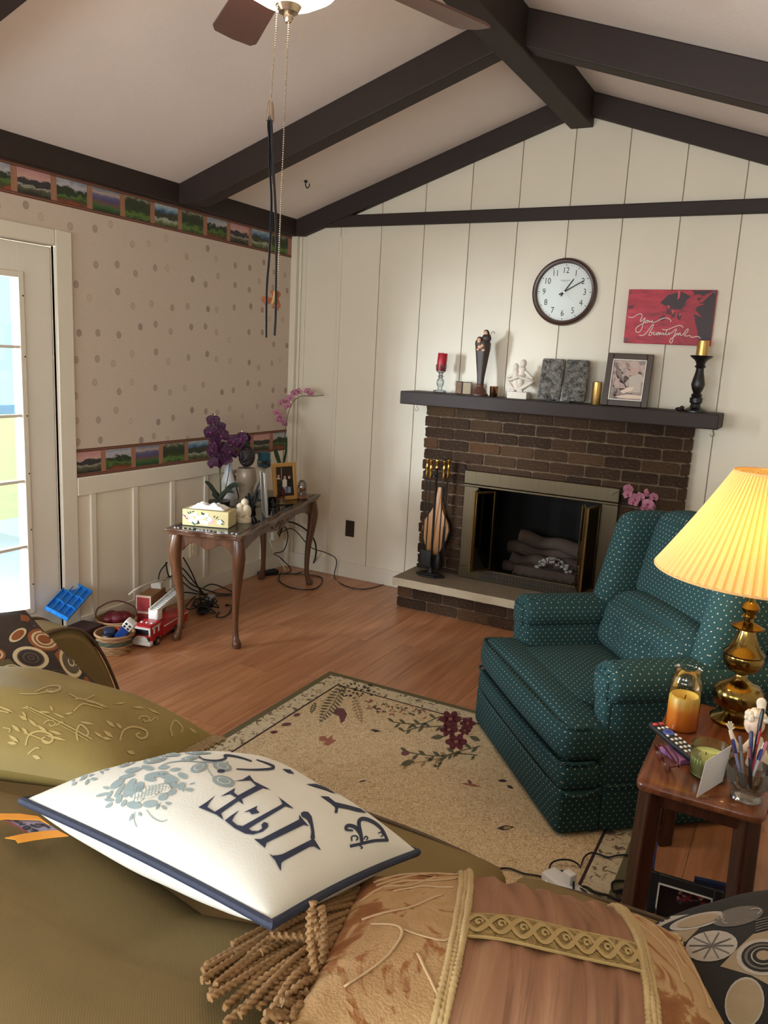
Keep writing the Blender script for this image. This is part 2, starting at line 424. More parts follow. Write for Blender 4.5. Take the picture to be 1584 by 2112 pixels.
SC = [scenery('print_mountain', [(0.05, (40, 38, 30)), (0.25, (90, 90, 70)), (0.33, (170, 165, 150)), (0.40, (52, 50, 44)), (0.60, (62, 58, 66)), (0.66, (214, 172, 160)), (0.95, (206, 150, 150))], 0.5, 22),
      scenery('print_trees', [(0.0, (150, 70, 40)), (0.18, (60, 70, 36)), (0.35, (92, 124, 56)), (0.45, (44, 58, 34)), (0.62, (40, 52, 34)), (0.74, (196, 192, 196)), (1.0, (150, 156, 170))], 0.9, 20),
      scenery('print_coast', [(0.0, (40, 62, 34)), (0.25, (70, 110, 60)), (0.40, (120, 84, 70)), (0.50, (88, 80, 120)), (0.70, (112, 104, 140)), (0.8, (190, 170, 160)), (1.0, (120, 130, 150))], 0.35, 18),
      scenery('print_woods', [(0.0, (52, 70, 34)), (0.2, (104, 136, 62)), (0.36, (60, 76, 38)), (0.55, (48, 58, 36)), (0.85, (64, 72, 48)), (1.0, (160, 156, 130))], 0.8, 26),
      scenery('print_shore', [(0.0, (60, 70, 40)), (0.18, (120, 128, 80)), (0.3, (186, 190, 176)), (0.4, (60, 70, 46)), (0.58, (70, 66, 44)), (0.68, (60, 96, 130)), (0.85, (140, 170, 190)), (1.0, (190, 196, 200))], 0.6, 24)]
pic = G().box((0, 0, 0), (0.0015, 0.182, 0.112))
pics = {}
def border(z0, z1, y_start, y_end, seps, order, nm):
    g = G(); g.bb(0, 0.004, y_start, y_end, z0, z1); b = g.build('paper_border', M_bord, wall_left, smooth=False)
    g = G(); [g.bb(0.0035, 0.0052, y_start, y_end, z - 0.003, z + 0.003) for z in (z0 + 0.004, z1 - 0.004, z0 + 0.013, z1 - 0.013)]
    g.build('border_line', M_bline, b, smooth=False)
    for k, y in enumerate(seps):
        i = order[k % len(order)]
        if i not in pics: pics[i] = pic.build('landscape_print', SC[i], b, smooth=False); o = pics[i]
        else: o = link('landscape_print', pics[i].data, b)
        o.location = (0.0050, y, (z0 + z1) / 2)
border(2.238, 2.381, -3.06, 0, [-0.066 - 0.109 - 0.2183 * k for k in range(-0, 13)], [3, 4, 0, 1, 3, 4, 3, 2, 1, 0, 1], 'u')
border(0.882, 1.032, -1.94, 0, [-0.224 + 0.115] + [-0.224 - 0.109 - 0.2183 * k for k in range(8)], [1, 0, 1, 2, 4, 3, 2, 1, 0], 'l')

# ---- door with five rows of panes and its casing
M_door = mat('door_paint', (228, 222, 208), 0.35, c2=(222, 214, 198), ns=3)
M_glass = glass('window_glass', (240, 248, 255), 0.03)
door = struct(bpy.data.objects.new('door_1', None)); COL.objects.link(door); door.location = (0, DY0, 0)
g = G(); GY0, GY1, GZ0, GZ1 = -0.195, -0.725, 0.235, 1.872
g.bb(-0.06, -0.018, GY0, -0.004, 0.01, 2.035); g.bb(-0.06, -0.018, -0.916, GY1, 0.01, 2.035); g.bb(-0.06, -0.018, GY1, GY0, GZ1, 2.035); g.bb(-0.06, -0.018, GY1, GY0, 0.01, GZ0)
g.build('door_leaf', M_door, door, bevel=0.002)
g = G()
for a in ((GY1 - 0.03, GY1), (GY0, GY0 + 0.03)): g.bb(-0.018, -0.008, a[0], a[1], GZ0 - 0.03, GZ1 + 0.03)
for a in ((GZ0 - 0.03, GZ0), (GZ1, GZ1 + 0.03)): g.bb(-0.018, -0.008, GY1, GY0, a[0], a[1])
g.build('glazing_frame', M_trim, door, bevel=0.003)
zs = [GZ0, 0.561, 0.895, 1.219, 1.549, GZ1]; ys = [GY0 + (GY1 - GY0) * k / 3 for k in range(4)]
for z in zs[1:-1]: G().bb(-0.030, -0.014, GY1, GY0, z - 0.007, z + 0.007).build('muntin', M_trim, door)
for y in ys[1:-1]: G().bb(-0.029, -0.015, y - 0.007, y + 0.007, GZ0, GZ1).build('muntin', M_trim, door)
for j in range(5):
    for i in range(3): G().bb(-0.042, -0.038, ys[i + 1] + .001, ys[i] - .001, zs[j] + .001, zs[j + 1] - .001).build('pane', M_glass, door, smooth=False)
g = G()
for k in range(6): g.cyl((-0.010, GY0 + 0.022, 0.36 + 0.286 * k), (-0.006, GY0 + 0.022, 0.36 + 0.286 * k), 0.004, n=8)
g.build('screw_plugs', mat('black_plug', (30, 26, 24), 0.6), door)
g = G(); g.bb(-0.02, 0.018, DY0, -1.94, 0, 2.12); g.bb(-0.02, 0.018, DY1 - 0.10, DY1, 0, 2.12); g.bb(-0.02, 0.018, DY1, DY0, 2.04, 2.12)
struct(g.build('trim_1', M_trim, bevel=0.006))
# the unseen window added to this wall to let in light
win = struct(G().bb(-0.09, 0.015, WY0 - 0.07, WY0, WZ0 - 0.07, WZ1 + 0.07).bb(-0.09, 0.015, WY1, WY1 + 0.07, WZ0 - 0.07, WZ1 + 0.07).bb(-0.09, 0.015, WY0, WY1, WZ1, WZ1 + 0.07).bb(-0.09, 0.03, WY0, WY1, WZ0 - 0.07, WZ0).build('window_1', M_trim, bevel=0.004))
G().bb(-0.05, -0.03, (WY0 + WY1) / 2 - 0.02, (WY0 + WY1) / 2 + 0.02, WZ0, WZ1).build('window_mullion', M_trim, win)
G().bb(-0.046, -0.042, WY0, WY1, WZ0, WZ1).build('pane', M_glass, win, smooth=False)

# ---- sunroom seen through the door
M_sf = mat('sunroom_floor', (196, 202, 206), 0.6, c2=(212, 214, 214), ns=3)
struct(G().bb(-3.3, -0.14, -4.8, -0.6, -0.12, -0.03).build('floor_sunroom', M_sf, smooth=False))
M_sw = mat('sunroom_yellow_wall', (220, 226, 156), 0.7)
sw = struct(G().bb(-3.0, -2.9, -4.8, 0.8, -0.03, 0.92).bb(-3.3, -0.14, 0.8, 0.9, -0.03, 0.92).build('wall_sunroom', M_sw, smooth=False))
M_sfr = mat('sunroom_window_frame', (120, 152, 176), 0.5)
g = G(); g.bb(-3.0, -2.86, -4.8, 0.8, 0.92, 1.0); g.bb(-3.0, -2.9, -4.8, 0.8, 2.3, 2.5)
struct(g.build('trim_sunroom', M_sfr, bevel=0.01))
for k in range(9): struct(G().bb(-2.98, -2.9, -4.75 + 0.68 * k, -4.63 + 0.68 * k, 1.0, 2.3).build('trim_%d' % (20 + k), M_sfr, bevel=0.008))
struct(G().bb(-3.0, -2.98, -4.8, 0.8, 1.0, 2.3).build('window_sunroom', M_glass, smooth=False))
M_val = mat('white_valance', (246, 248, 250), 0.6)
val = thing('lace_valance', 'white scalloped drops hanging at the top of the glass door outside', 'valance', (-0.30, -2.4, 2.1))
G().bb(-0.004, 0.004, -0.6, 0.4, -0.02, 0.06).build('header', M_val, val)
dm = None
for k in range(12):
    pr = [(-0.014, 0), (-0.014, -0.05), (-0.020, -0.07), (-0.018, -0.10), (-0.010, -0.12), (-0.016, -0.135), (0, -0.165), (0.016, -0.135), (0.010, -0.12), (0.018, -0.10), (0.020, -0.07), (0.014, -0.05), (0.014, 0)]
    if dm is None: dm = G().prism(pr, -0.003, 0.003, frame((0, 0, 0), (0, 1, 0), (0, 0, 1), (1, 0, 0))).build('drop', M_val, val); o = dm
    else: o = link('drop', dm.data, val)
    o.location = (0, -0.55 + 0.08 * k, -0.02)

# ---- back wall of vertical boards
FX0, FX1 = 1.53, 2.40                           # firebox opening
g = G()
def gable(g, x0, x1, z0, y0, y1, lift=0.0, mi=0):
    xs = [x0] + ([RX0] if x0 < RX0 < x1 else []) + [x1]
    pts = [(x0, z0), (x1, z0)] + [(x, ceil_z(x) + lift) for x in reversed(xs)]
    return g.prism([(p[0], p[1]) for p in pts], -y1, -y0, frame((0, 0, 0), (1, 0, 0), (0, 0, 1), (0, -1, 0)), mi)
gable(g, -0.14, FX0, 0, 0.014, 0.12); gable(g, FX1, XR + 0.12, 0, 0.014, 0.12); gable(g, FX0, FX1, 0.95, 0.014, 0.12)
wall_back = struct(g.build('wall_back', M_groove, smooth=False))
seams = [0.02] + [0.07 + 0.3143 * k for k in range(0, 13)] + [XR]
for a, b in zip(seams, seams[1:]):
    if b - a < 0.03: continue
    z0 = 1.0 if (a > 1.2 and b < 2.75) else 0.0
    gable(G(), a + 0.0022, b - 0.0022, z0, 0.0, 0.0135).build('board', M_board, wall_back, smooth=False, bevel=0.0025)
g = G(); g.bb(0.0, 0.05, -0.035, 0, 0, 2.40); g.build('corner_board', M_board, wall_back, bevel=0.003)
g = G()
for x in (0.10, 0.39): g.bb(x - 0.014, x + 0.014, -0.010, 0.002, 0.11, 2.38)
struct(g.build('trim_2', M_board, bevel=0.003))
struct(G().bb(0.05, 1.13, -0.016, 0, 0, 0.113).build('baseboard_back', M_trim, bevel=0.004))
struct(G().bb(2.86, XR, -0.016, 0, 0, 0.113).build('baseboard_back_right', M_trim, bevel=0.004))
struct(G().bb(0, 0.016, -1.94, 0, 0, 0.113).build('baseboard_left', M_trim, bevel=0.004))

# ---- other two walls, with the windows that light the room
struct(G().bb(XR, XR + 0.12, YB, 0.12, 0, 2.50).build('wall_right', M_board, smooth=False))
g = G(); wz0, wz1 = 0.80, 2.10
g2 = lambda a, b, z0, z1: g.bb(a, b, YB - 0.12, YB, z0, z1)
g2(-0.14, 0.4, 0, 2.5); g2(1.9, 2.35, 0, 2.5); g2(3.65, XR + 0.12, 0, 2.5); g2(0.4, 1.9, 0, wz0); g2(2.35, 3.65, 0, wz0); g2(0.4, 1.9, wz1, 2.5); g2(2.35, 3.65, wz1, 2.5)
g.prism([(-0.14, 2.48), (XR + 0.12, 2.48), (RX0, ceil_z(RX0))], -YB, -YB + 0.12, frame((0, 0, 0), (1, 0, 0), (0, 0, 1), (0, -1, 0)))
struct(g.build('wall_rear', M_board, smooth=False))
for k, (a, b) in enumerate(((0.4, 1.9), (2.35, 3.65))):
    w = struct(G().bb(a - 0.07, a, YB - 0.05, YB + 0.015, wz0 - 0.07, wz1 + 0.07).bb(b, b + 0.07, YB - 0.05, YB + 0.015, wz0 - 0.07, wz1 + 0.07).bb(a, b, YB - 0.05, YB + 0.015, wz1, wz1 + 0.07).bb(a, b, YB - 0.05, YB + 0.03, wz0 - 0.07, wz0).build('window_%d' % (k + 2), M_trim, bevel=0.004))
    G().bb(a, b, YB - 0.06, YB - 0.056, wz0, wz1).build('pane', M_glass, w, smooth=False)

# ---- ceiling and dark beams
fy = frame((0, 0, 0), (1, 0, 0), (0, 0, 1), (0, -1, 0))   # xz outline, extruded along -y
g = G()
g.prism([(-0.14, ceil_z(-0.14)), (RX0, ceil_z(RX0)), (RX0, ceil_z(RX0) + 0.08), (-0.14, ceil_z(-0.14) + 0.08)], -0.12, -YB + 0.12, fy)
g.prism([(RX0, ceil_z(RX0)), (XR + 0.12, ceil_z(XR + 0.12)), (XR + 0.12, ceil_z(XR + 0.12) + 0.08), (RX0, ceil_z(RX0) + 0.08)], -0.12, -YB + 0.12, fy)
struct(g.build('ceiling', M_ceil, smooth=False))
k = 30
def beam(g, bev=0.006):
    global k
    k += 1; return struct(g.build('trim_%d' % k, M_beam, smooth=False, bevel=bev))
def rafter(y0, y1, dep):
    for a, b in ((0.0, 1.93), (2.04, XR)):
        e = (2.383 + dep - EAVE) / SL; P_ = [(0.04, ceil_z(0.04)), (b, ceil_z(b)), (b, ceil_z(b) - dep), (e, 2.383), (0.04, 2.383)] if a == 0 else [(a, ceil_z(a)), (XR - .04, ceil_z(XR - .04)), (XR - .04, 2.383), (XR - e, 2.383), (a, ceil_z(a) - dep)]
        beam(G().prism(P_, -y1, -y0, fy))
rafter(-0.05, 0.0, 0.128); rafter(-1.215, -1.105, 0.158); rafter(-3.05, -2.93, 0.158); rafter(-4.9, -4.78, 0.158)
beam(G().bb(1.918, 2.051, YB, 0, 2.938, 3.13))                          # ridge
beam(G().bb(0, 0.05, YB, 0, 2.381, 2.52)); beam(G().bb(XR - 0.05, XR, YB, 0, 2.381, 2.52))
beam(G().bb(0.02, XR, -0.042, 0, 2.436, 2.509))                         # cross trim on the back wall
# white paint edge showing along the rough cut line is left to the ceiling material

# ---- small fixtures
def plate(name, label, p, axis, c, kind):
    t = thing(name, label, 'outlet', p)
    m_ = mat(name + c, (52, 36, 30) if c == 'dark' else (226, 214, 184), 0.4)
    mxx = I4 if axis == 1 else RZ(pi / 2)
    G().box((0, -0.003, 0), (0.072, 0.006, 0.118), mxx).build('cover_plate', m_, t, bevel=0.002)
    for z in (-0.02, 0.02): G().box((0, -0.0065, z), (0.034, 0.003, 0.028), mxx).build('socket', m_, t, bevel=0.003)
    return t
plate('wall_outlet', 'dark brown outlet plate on the cream back wall left of the hearth', (0.559, 0.0, 0.364), 1, 'dark', 0)
plate('wall_outlet', 'cream outlet plate on the left wall behind the near half of the console table', (0.006, -1.03, 0.33), 0, 'cream', 0)
plate('wall_outlet', 'cream outlet plate with plugs on the left wall near the corner', (0.006, -0.19, 0.28), 0, 'cream', 0)
hp = Vector((0.449, -0.536, ceil_z(0.449)))
g = G(); g.cyl((0, 0, 0), (0, 0, -0.012), 0.010); g.tube(smooth_path([(0, 0, -0.01), (0, 0, -0.03), (0.012, 0, -0.045), (0.026, 0, -0.035), (0.026, 0, -0.02)], 5), 0.0035)
tag(g.build('ceiling_hook', mat('black_iron', (22, 20, 20), 0.5), loc=hp), 'small black hook screwed into the sloped ceiling', 'hook')

# ================================================================ FIREPLACE
n = N('dark_brick'); r_ = n.rnd(); nz = n.noise(n.co('Generated'), 5, 5, 0.65)
c1 = n.ramp(r_, [(0.0, lin((98, 68, 46))), (0.3, lin((126, 88, 58))), (0.55, lin((140, 100, 66))), (0.75, lin((108, 78, 54))), (0.93, lin((158, 120, 80))), (1.0, lin((190, 126, 80)))])
c_ = n.mix(n.math('MULTIPLY', nz, 0.6), c1, lin((62, 42, 28))); c_ = n.mix(n.ramp(n.noise(n.co('Generated'), 9, 4), [(0.52, (0, 0, 0)), (0.7, (0.5, 0.5, 0.5))]), c_, lin((170, 136, 100)))  # pale flecks put highlights of the rough face into the brick colour
n.set(c_, 0.85); n.bump(n.noise(n.mapv(n.co('Object'), (1, 1, 1)), 7, 6, 0.7), 1.0, 0.12); M_brick = n.mat
M_mortar = mat('grey_mortar', (100, 80, 60), 0.95, c2=(116, 96, 74), ns=60, bump=(150, 0.3))
fp = thing('fireplace', 'dark brown brick fireplace surround with raised stone hearth', 'fireplace', (RX0, 0, 0))
fm = inv(fp)
g = G()
g.bb(1.165, FX0, -0.088, 0, 0.20, 1.30); g.bb(FX1, 2.79, -0.088, 0, 0.20, 1.30); g.bb(FX0, FX1, -0.088, 0, 0.87, 1.30); g.bb(1.175, 2.83, -0.375, 0, 0, 0.146)
core = G(); core.add(g.v, g.f, fm); core = core.build('mortar_core', M_mortar, fp, smooth=False)
bricks = []
for s_ in range(5):                              # five rough-faced bricks, shared by all
    rr = random.Random(s_); bg = G().rbox((0, 0, 0), (1, 1, 1), 0.10, 6)
    bg.v = [(v[0] + 0.012 * rr.uniform(-1, 1), v[1] + 0.05 * noise.noise(Vector(v) * 3 + Vector((s_ * 7, 0, 0))), v[2] + 0.05 * rr.uniform(-1, 1)) for v in bg.v]
    bricks.append(bg)
bobj = [None] * 5
def brick(x0, x1, y0, y1, z0, z1):
    k_ = random.randrange(5)
    if bobj[k_] is None: bobj[k_] = bricks[k_].build('brick', M_brick, fp, ang=50); o = bobj[k_]
    else: o = link('brick', bobj[k_].data, fp)
    o.location = ((x0 + x1) / 2 - RX0, (y0 + y1) / 2, (z0 + z1) / 2)
    o.scale = (x1 - x0, y1 - y0, z1 - z0)
ch = 0.0712
for r in range(16):
    z0 = 1.30 - (r + 1) * ch + 0.005; z1 = z0 + ch - 0.0095
    if z1 < 0.215: break
    z0 = max(z0, 0.203)
    x = 1.15 - (0.107 if r % 2 else 0.0); tooth = 0.0 if r % 2 else 0.006
    while x < 2.80:
        a, b = max(x, 1.150 + tooth), min(x + 0.205, 2.805); x += 0.215
        if b - a < 0.03: continue
        segs = [(a, b)]
        if z0 < 0.84: segs = [(p, q) for p, q in ((a, min(b, FX0)), (max(a, FX1), b)) if q - p > 0.02]
        for p, q in segs:
            j = random.uniform(-0.003, 0.003); brick(p, q, -0.102 + j, -0.04, z0, z1)
for r in range(2):                               # hearth courses, front and left flank
    z0 = 0.004 + r * 0.0712; x = 1.160 - (0.107 if r else 0)
    while x < 2.85:
        a, b = max(x, 1.160), min(x + 0.205, 2.84); x += 0.215
        if b - a > 0.03: brick(a, b, -0.388 + random.uniform(-.003, .003), -0.33, z0, z0 + 0.0625)
    y = -0.325
    while y < -0.03:
        bnd = min(y + 0.15, -0.005); brick(1.160, 1.21, y, bnd - 0.01, z0, z0 + 0.0625); y += 0.16
M_slab = mat('hearth_stone', (150, 134, 112), 0.75, c2=(126, 110, 92), ns=9, bump=(30, 0.3))
M_slabw = mat('hearth_edge_stone', (206, 192, 166), 0.8, c2=(180, 164, 138), ns=14, bump=(40, 0.4))
sl = G(); rr = random.Random(3); xs = [1.132 + 0.043 * k for k in range(41)]
sl.prism([(1.132 - RX0, 0)] + [(x - RX0, -0.412 + rr.uniform(-0.003, 0.003)) for x in xs] + [(2.852 - RX0, 0)], 0.147, 0.2)
sl.m = [0, 0] + [1] * (len(sl.f) - 2)
sl.build('hearth_slab', [M_slab, M_slabw], fp, smooth=False, bevel=0.004)
M_fire = mat('soot_black', (16, 14, 13), 0.95, c2=(26, 23, 21), ns=12)
g = G()
g.bb(FX0 - RX0 - .03, FX0 - RX0, -0.086, 0.42, 0.17, 0.92); g.bb(FX1 - RX0, FX1 - RX0 + .03, -0.086, 0.42, 0.17, 0.92); g.bb(FX0 - RX0, FX1 - RX0, 0.40, 0.43, 0.17, 0.92)
g.bb(FX0 - RX0, FX1 - RX0, -0.086, 0.42, 0.175, 0.2); g.bb(FX0 - RX0, FX1 - RX0, -0.086, 0.42, 0.89, 0.92)
g.build('firebox', M_fire, fp, smooth=False)

# ---- metal fire screen with folding glass doors
M_steel = mat('brushed_brass_grey', (100, 88, 68), 0.36, 0.9, c2=(82, 71, 54), ns=3, stretch=(40, 40, 1))
M_brass = mat('polished_brass', (214, 172, 88), 0.16, 1.0)
M_dbrass = mat('antique_brass', (128, 100, 58), 0.32, 0.95, c2=(96, 74, 44), ns=12)
M_smoke = glass('smoked_glass', (70, 62, 54), 0.06, 0.03)
M_blk = mat('black_iron', (22, 20, 20), 0.5)
sc_ = thing('fire_screen', 'brass framed fireplace screen with open folding smoked glass doors', 'fire screen', (RX0, -0.104, 0.2))
X = lambda x: x - RX0
g = G(); g.bb(X(1.468), X(2.449), -0.03, 0, 0.622, 0.708); g.build('top_bar', M_steel, sc_, bevel=0.004)
G().bb(X(1.468), X(2.449), -0.033, 0, 0.606, 0.620).build('top_bead', M_steel, sc_, bevel=0.003)
for a, b in ((1.470, 1.568), (2.350, 2.447)): G().bb(X(a), X(b), -0.024, 0, 0.002, 0.606).build('side_post', M_steel, sc_, bevel=0.004)
G().bb(X(1.470), X(2.447), -0.030, 0, 0.002, 0.078).build('vent_bar', M_steel, sc_, bevel=0.003)
g = G()
for r in range(2):
    for k_ in range(34): g.bb(X(1.62 + k_ * 0.0205), X(1.631 + k_ * 0.0205), -0.0315, -0.028, 0.016 + r * 0.030, 0.038 + r * 0.030)
stuff(g.build('vent_slots', M_blk, sc_, smooth=False))
def leafdoor(p, q):
    z0, z1 = 0.085, 0.598; m_, L = along((*p, 0), (*q, 0)); u = (Vector((*q, 0)) - Vector((*p, 0))).normalized(); fr = frame(Vector((*p, 0)), u, Vector((-u.y, u.x, 0)), Vector((0, 0, 1)))
    d = G(); w = 0.012
    d.bb(0, w, -0.006, 0.006, z0, z1, fr).bb(L - w, L, -0.006, 0.006, z0, z1, fr).bb(w, L - w, -0.006, 0.006, z0, z0 + w, fr).bb(w, L - w, -0.006, 0.006, z1 - w, z1, fr)
    d = d.build('folding_door', M_dbrass, sc_, bevel=0.001); G().bb(w, L - w, -0.002, 0.002, z0 + w, z1 - w, fr).build('glass_pane', M_smoke, d, smooth=False)
leafdoor((X(1.575), -0.03), (X(1.600), -0.165)); leafdoor((X(1.612), -0.165), (X(1.690), -0.035))
leafdoor((X(2.345), -0.03), (X(2.315), -0.195)); leafdoor((X(2.303), -0.195), (X(2.245), -0.035))

# ---- gas logs
M_log = mat('ceramic_log', (84, 64, 50), 0.9, c2=(40, 32, 27), ns=14, bump=(30, 0.8), stretch=(0.3, 1, 1))
M_ash = mat('ember_grey', (168, 160, 150), 0.9, c2=(96, 88, 80), ns=40)
lg = thing('gas_log_set', 'brown ceramic gas logs with grey embers on a black grate in the firebox', 'fire logs', (RX0, 0.13, 0.207))
def log(a, b, r, seed):
    a, b = Vector(a), Vector(b); P = [a.lerp(b, t / 10) + Vector((0, 0, 0.010 * sin(t * 1.3 + seed))) for t in range(11)]
    G().tube(P, lambda t: r * (1 + 0.13 * sin(9 * t + seed)) * (0.93 if t in (0, 1) else 1), 10).build('log', M_log, lg, ang=60)
log((-0.30, 0.10, 0.16), (0.26, 0.10, 0.155), 0.048, 0); log((-0.24, -0.02, 0.115), (0.10, 0.0, 0.13), 0.036, 2); log((0.05, -0.02, 0.12), (0.30, 0.02, 0.15), 0.040, 4)
log((-0.22, 0.08, 0.245), (0.30, 0.06, 0.215), 0.046, 1); log((-0.30, 0.02, 0.055), (0.28, 0.02, 0.05), 0.045, 5)
g = G(); rr = random.Random(5)
for k_ in range(70):
    c = Vector((rr.gauss(0.06, 0.075), -0.075 + rr.uniform(-.03, .03), 0)); c.z = 0.165 - abs(c.x - 0.06) * 0.5 + rr.uniform(-.02, .02)
    g.ball(c, (rr.uniform(.006, .016), rr.uniform(.005, .010), rr.uniform(.005, .012)), 6, 4, T(0, 0, 0))
stuff(g.build('embers', M_ash, lg, ang=10))
g = G(); g.bb(-0.19, 0.22, -0.12, -0.02, 0.03, 0.10)
g.build('burner_pan', M_log, lg, bevel=0.008)
g = G()
for k_ in range(7): g.tube(smooth_path([(-0.18 + 0.065 * k_, 0.1, 0.02), (-0.18 + 0.065 * k_, -0.13, 0.02), (-0.18 + 0.065 * k_, -0.145, 0.06)], 4), 0.006)
g.tube([(-0.22, 0.02, 0.02), (0.26, 0.02, 0.02)], 0.006); g.build('grate', M_blk, lg)

# ---- mantel
mt = tag(G().bb(-0.955, 0.955, -0.25, -0.002, 0, 0.082).build('mantel_shelf', M_beam, smooth=False, bevel=0.006, loc=(1.987, 0, 1.301)), 'dark brown painted wooden mantel shelf over the brick fireplace', 'mantel shelf')
for x, z, lb in ((1.065, 1.297, 'small wire stocking hook under the left end of the mantel'), (2.90, 1.297, 'small wire stocking hook under the right end of the mantel')):
    g = G(); g.tube(smooth_path([(0, 0, 0), (0, 0, -0.02), (0.010, 0, -0.030), (0.008, 0, -0.044), (-0.008, 0, -0.044), (-0.010, 0, -0.032)], 4), 0.0018, 6)
    tag(g.build('stocking_hook', M_steel, loc=(x, -0.06, z)), lb, 'hook')

# ================================================================ ON THE MANTEL AND THE WALL ABOVE
MZ = 1.383
M_gold = mat('gold_metallic', (206, 170, 104), 0.3, 0.85, c2=(170, 130, 70), ns=60)
M_bronze = mat('bronze_mirror', (150, 110, 78), 0.12, 1.0)
M_black = mat('black_lacquer', (20, 18, 18), 0.35)
M_white = mat('white_bisque', (224, 214, 200), 0.6, c2=(206, 194, 178), ns=25)
M_clear = glass('clear_glass', (236, 242, 244), 0.10)
M_skin = mat('painted_skin', (216, 170, 140), 0.6)
M_walnut = mat('walnut_frame', (58, 38, 30), 0.35, c2=(44, 28, 22), ns=8, stretch=(1, 8, 8))

# candle in a turned glass holder
p = at(907, 806, 1, -0.13); p.z = MZ
t = thing('glass_candle_holder', 'clear turned glass candle holder at the left end of the mantel', 'candle holder', p)
pr = [(0.042, 0), (0.044, 0.008), (0.040, 0.016), (0.016, 0.020), (0.014, 0.034), (0.022, 0.05), (0.026, 0.066), (0.022, 0.082), (0.012, 0.094), (0.020, 0.104), (0.012, 0.114), (0.017, 0.126), (0.030, 0.134), (0.034, 0.150), (0.036, 0.178)]
G().lathe(pr, 28, cap=True).build('stem_and_foot', M_clear, t)
M_red = mat('red_wax', (176, 14, 40), 0.4, c2=(150, 8, 30), ns=20)
c = thing('red_pillar_candle', 'red pillar candle tilted in the glass holder on the mantel', 'candle', (p.x, p.y, MZ + 0.138))
G().lathe([(0.030, 0), (0.031, 0.004), (0.031, 0.108), (0.028, 0.112), (0.004, 0.104)], 24, RY(radians(3))).build('wax', M_red, c); G().cyl((0.005, 0, 0.10), (0.006, 0, 0.118), 0.0015).build('wick', M_black, c)

# small two-leaf plaque
p = at(953, 811, 1, -0.12); p.z = MZ
t = thing('folding_plaque', 'small hinged brown plaque with a picture and a verse, left of the tall statuette', 'plaque', p)
M_pl1 = mat('plaque_picture', (150, 112, 84), 0.5, c2=(70, 48, 38), ns=40); M_pl2 = mat('plaque_verse', (190, 172, 140), 0.5, c2=(150, 130, 104), ns=70, stretch=(1, 1, 8))
for sgn, pm_ in ((-1, M_pl1), (1, M_pl2)):
    mx = RZ(sgn * radians(20)); pn = G().bb(min(0, sgn * 0.055), max(0, sgn * 0.055), -0.004, 0.004, 0, 0.080, mx).build('leaf', M_walnut, t, bevel=0.001)
    G().bb(min(sgn * .004, sgn * 0.051), max(sgn * .004, sgn * 0.051), -0.0055, -0.004, 0.005, 0.075, mx).build('print', pm_, pn, smooth=False)

# tall statuette of a couple holding a baby
p = at(989, 812, 1, -0.13); p.z = MZ
t = thing('couple_statuette', 'tall slender dark statuette of a robed couple cradling a baby', 'statuette', p)
M_robe = mat('dark_bronze_robe', (66, 54, 44), 0.5, c2=(48, 34, 30), ns=14, stretch=(3, 3, .6)); M_rbase = mat('red_brown_base', (92, 50, 38), 0.45, c2=(70, 44, 34), ns=10)
G().lathe([(0.052, 0), (0.053, 0.012), (0.044, 0.020), (0.040, 0.034), (0.030, 0.046), (0.022, 0.056), (0.021, 0.068), (0.024, 0.074)], 24).build('pedestal', M_rbase, t)
mrk = lambda a: 1 + 0.05 * sin(7 * a)
G().lathe([(0.021, 0.072), (0.024, 0.12), (0.032, 0.18), (0.040, 0.24), (0.047, 0.29), (0.048, 0.32), (0.040, 0.335), (0.02, 0.34)], 28, Matrix.Diagonal((1, 0.75, 1, 1)), mod=lambda a, s_: 1 + 0.07 * sin(6 * a + 2)).build('robed_bodies', M_robe, t)
g = G(); g.ball((0.022, -0.006, 0.352), (0.030, 0.026, 0.03)).ball((-0.018, -0.012, 0.318), (0.030, 0.026, 0.034)); g.build('shoulders', M_robe, t)
g = G(); g.ball((0.018, -0.014, 0.380), (0.014, 0.015, 0.020)).ball((-0.016, -0.028, 0.335), (0.013, 0.014, 0.018)); g.build('faces', M_skin, t)
g = G(); g.ball((0.018, -0.008, 0.390), (0.017, 0.016, 0.014)).ball((0.018, -0.025, 0.368), (0.010, 0.008, 0.008)).ball((0.030, -0.004, 0.378), (0.008, 0.012, 0.016)); g.build('hair_and_beard', mat('dark_hair', (34, 24, 20), 0.6), t)
g = G(); g.lathe([(0.020, -0.02), (0.019, 0.0), (0.012, 0.018), (0.001, 0.022)], 16, T(-0.018, -0.018, 0.34)); g.build('veil', M_rbase, t)
g = G(); g.ball((-0.004, -0.040, 0.298), (0.016, 0.012, 0.012)).ball((0.012, -0.040, 0.306), (0.010, 0.010, 0.010)).ball((0.020, -0.040, 0.280), (0.010, 0.008, 0.008)).ball((-0.016, -0.038, 0.282), (0.010, 0.008, 0.007)); g.build('baby_and_hands', M_skin, t)
G().tube(smooth_path([(0.048, -0.012, 0.29), (0.050, -0.012, 0.37), (0.056, -0.012, 0.390), (0.070, -0.012, 0.392), (0.074, -0.012, 0.378)], 5), 0.0018, 6).build('crook', M_robe, t)

p = at(1018, 813, 1, -0.14); p.z = MZ
tag(G().lathe([(0.022, 0), (0.023, 0.003), (0.027, 0.064), (0.025, 0.064), (0.020, 0.01), (0.001, 0.008)], 24).build('votive_cup', M_bronze, loc=p), 'small shiny bronze votive cup between the statuette and the white sculpture', 'votive cup')

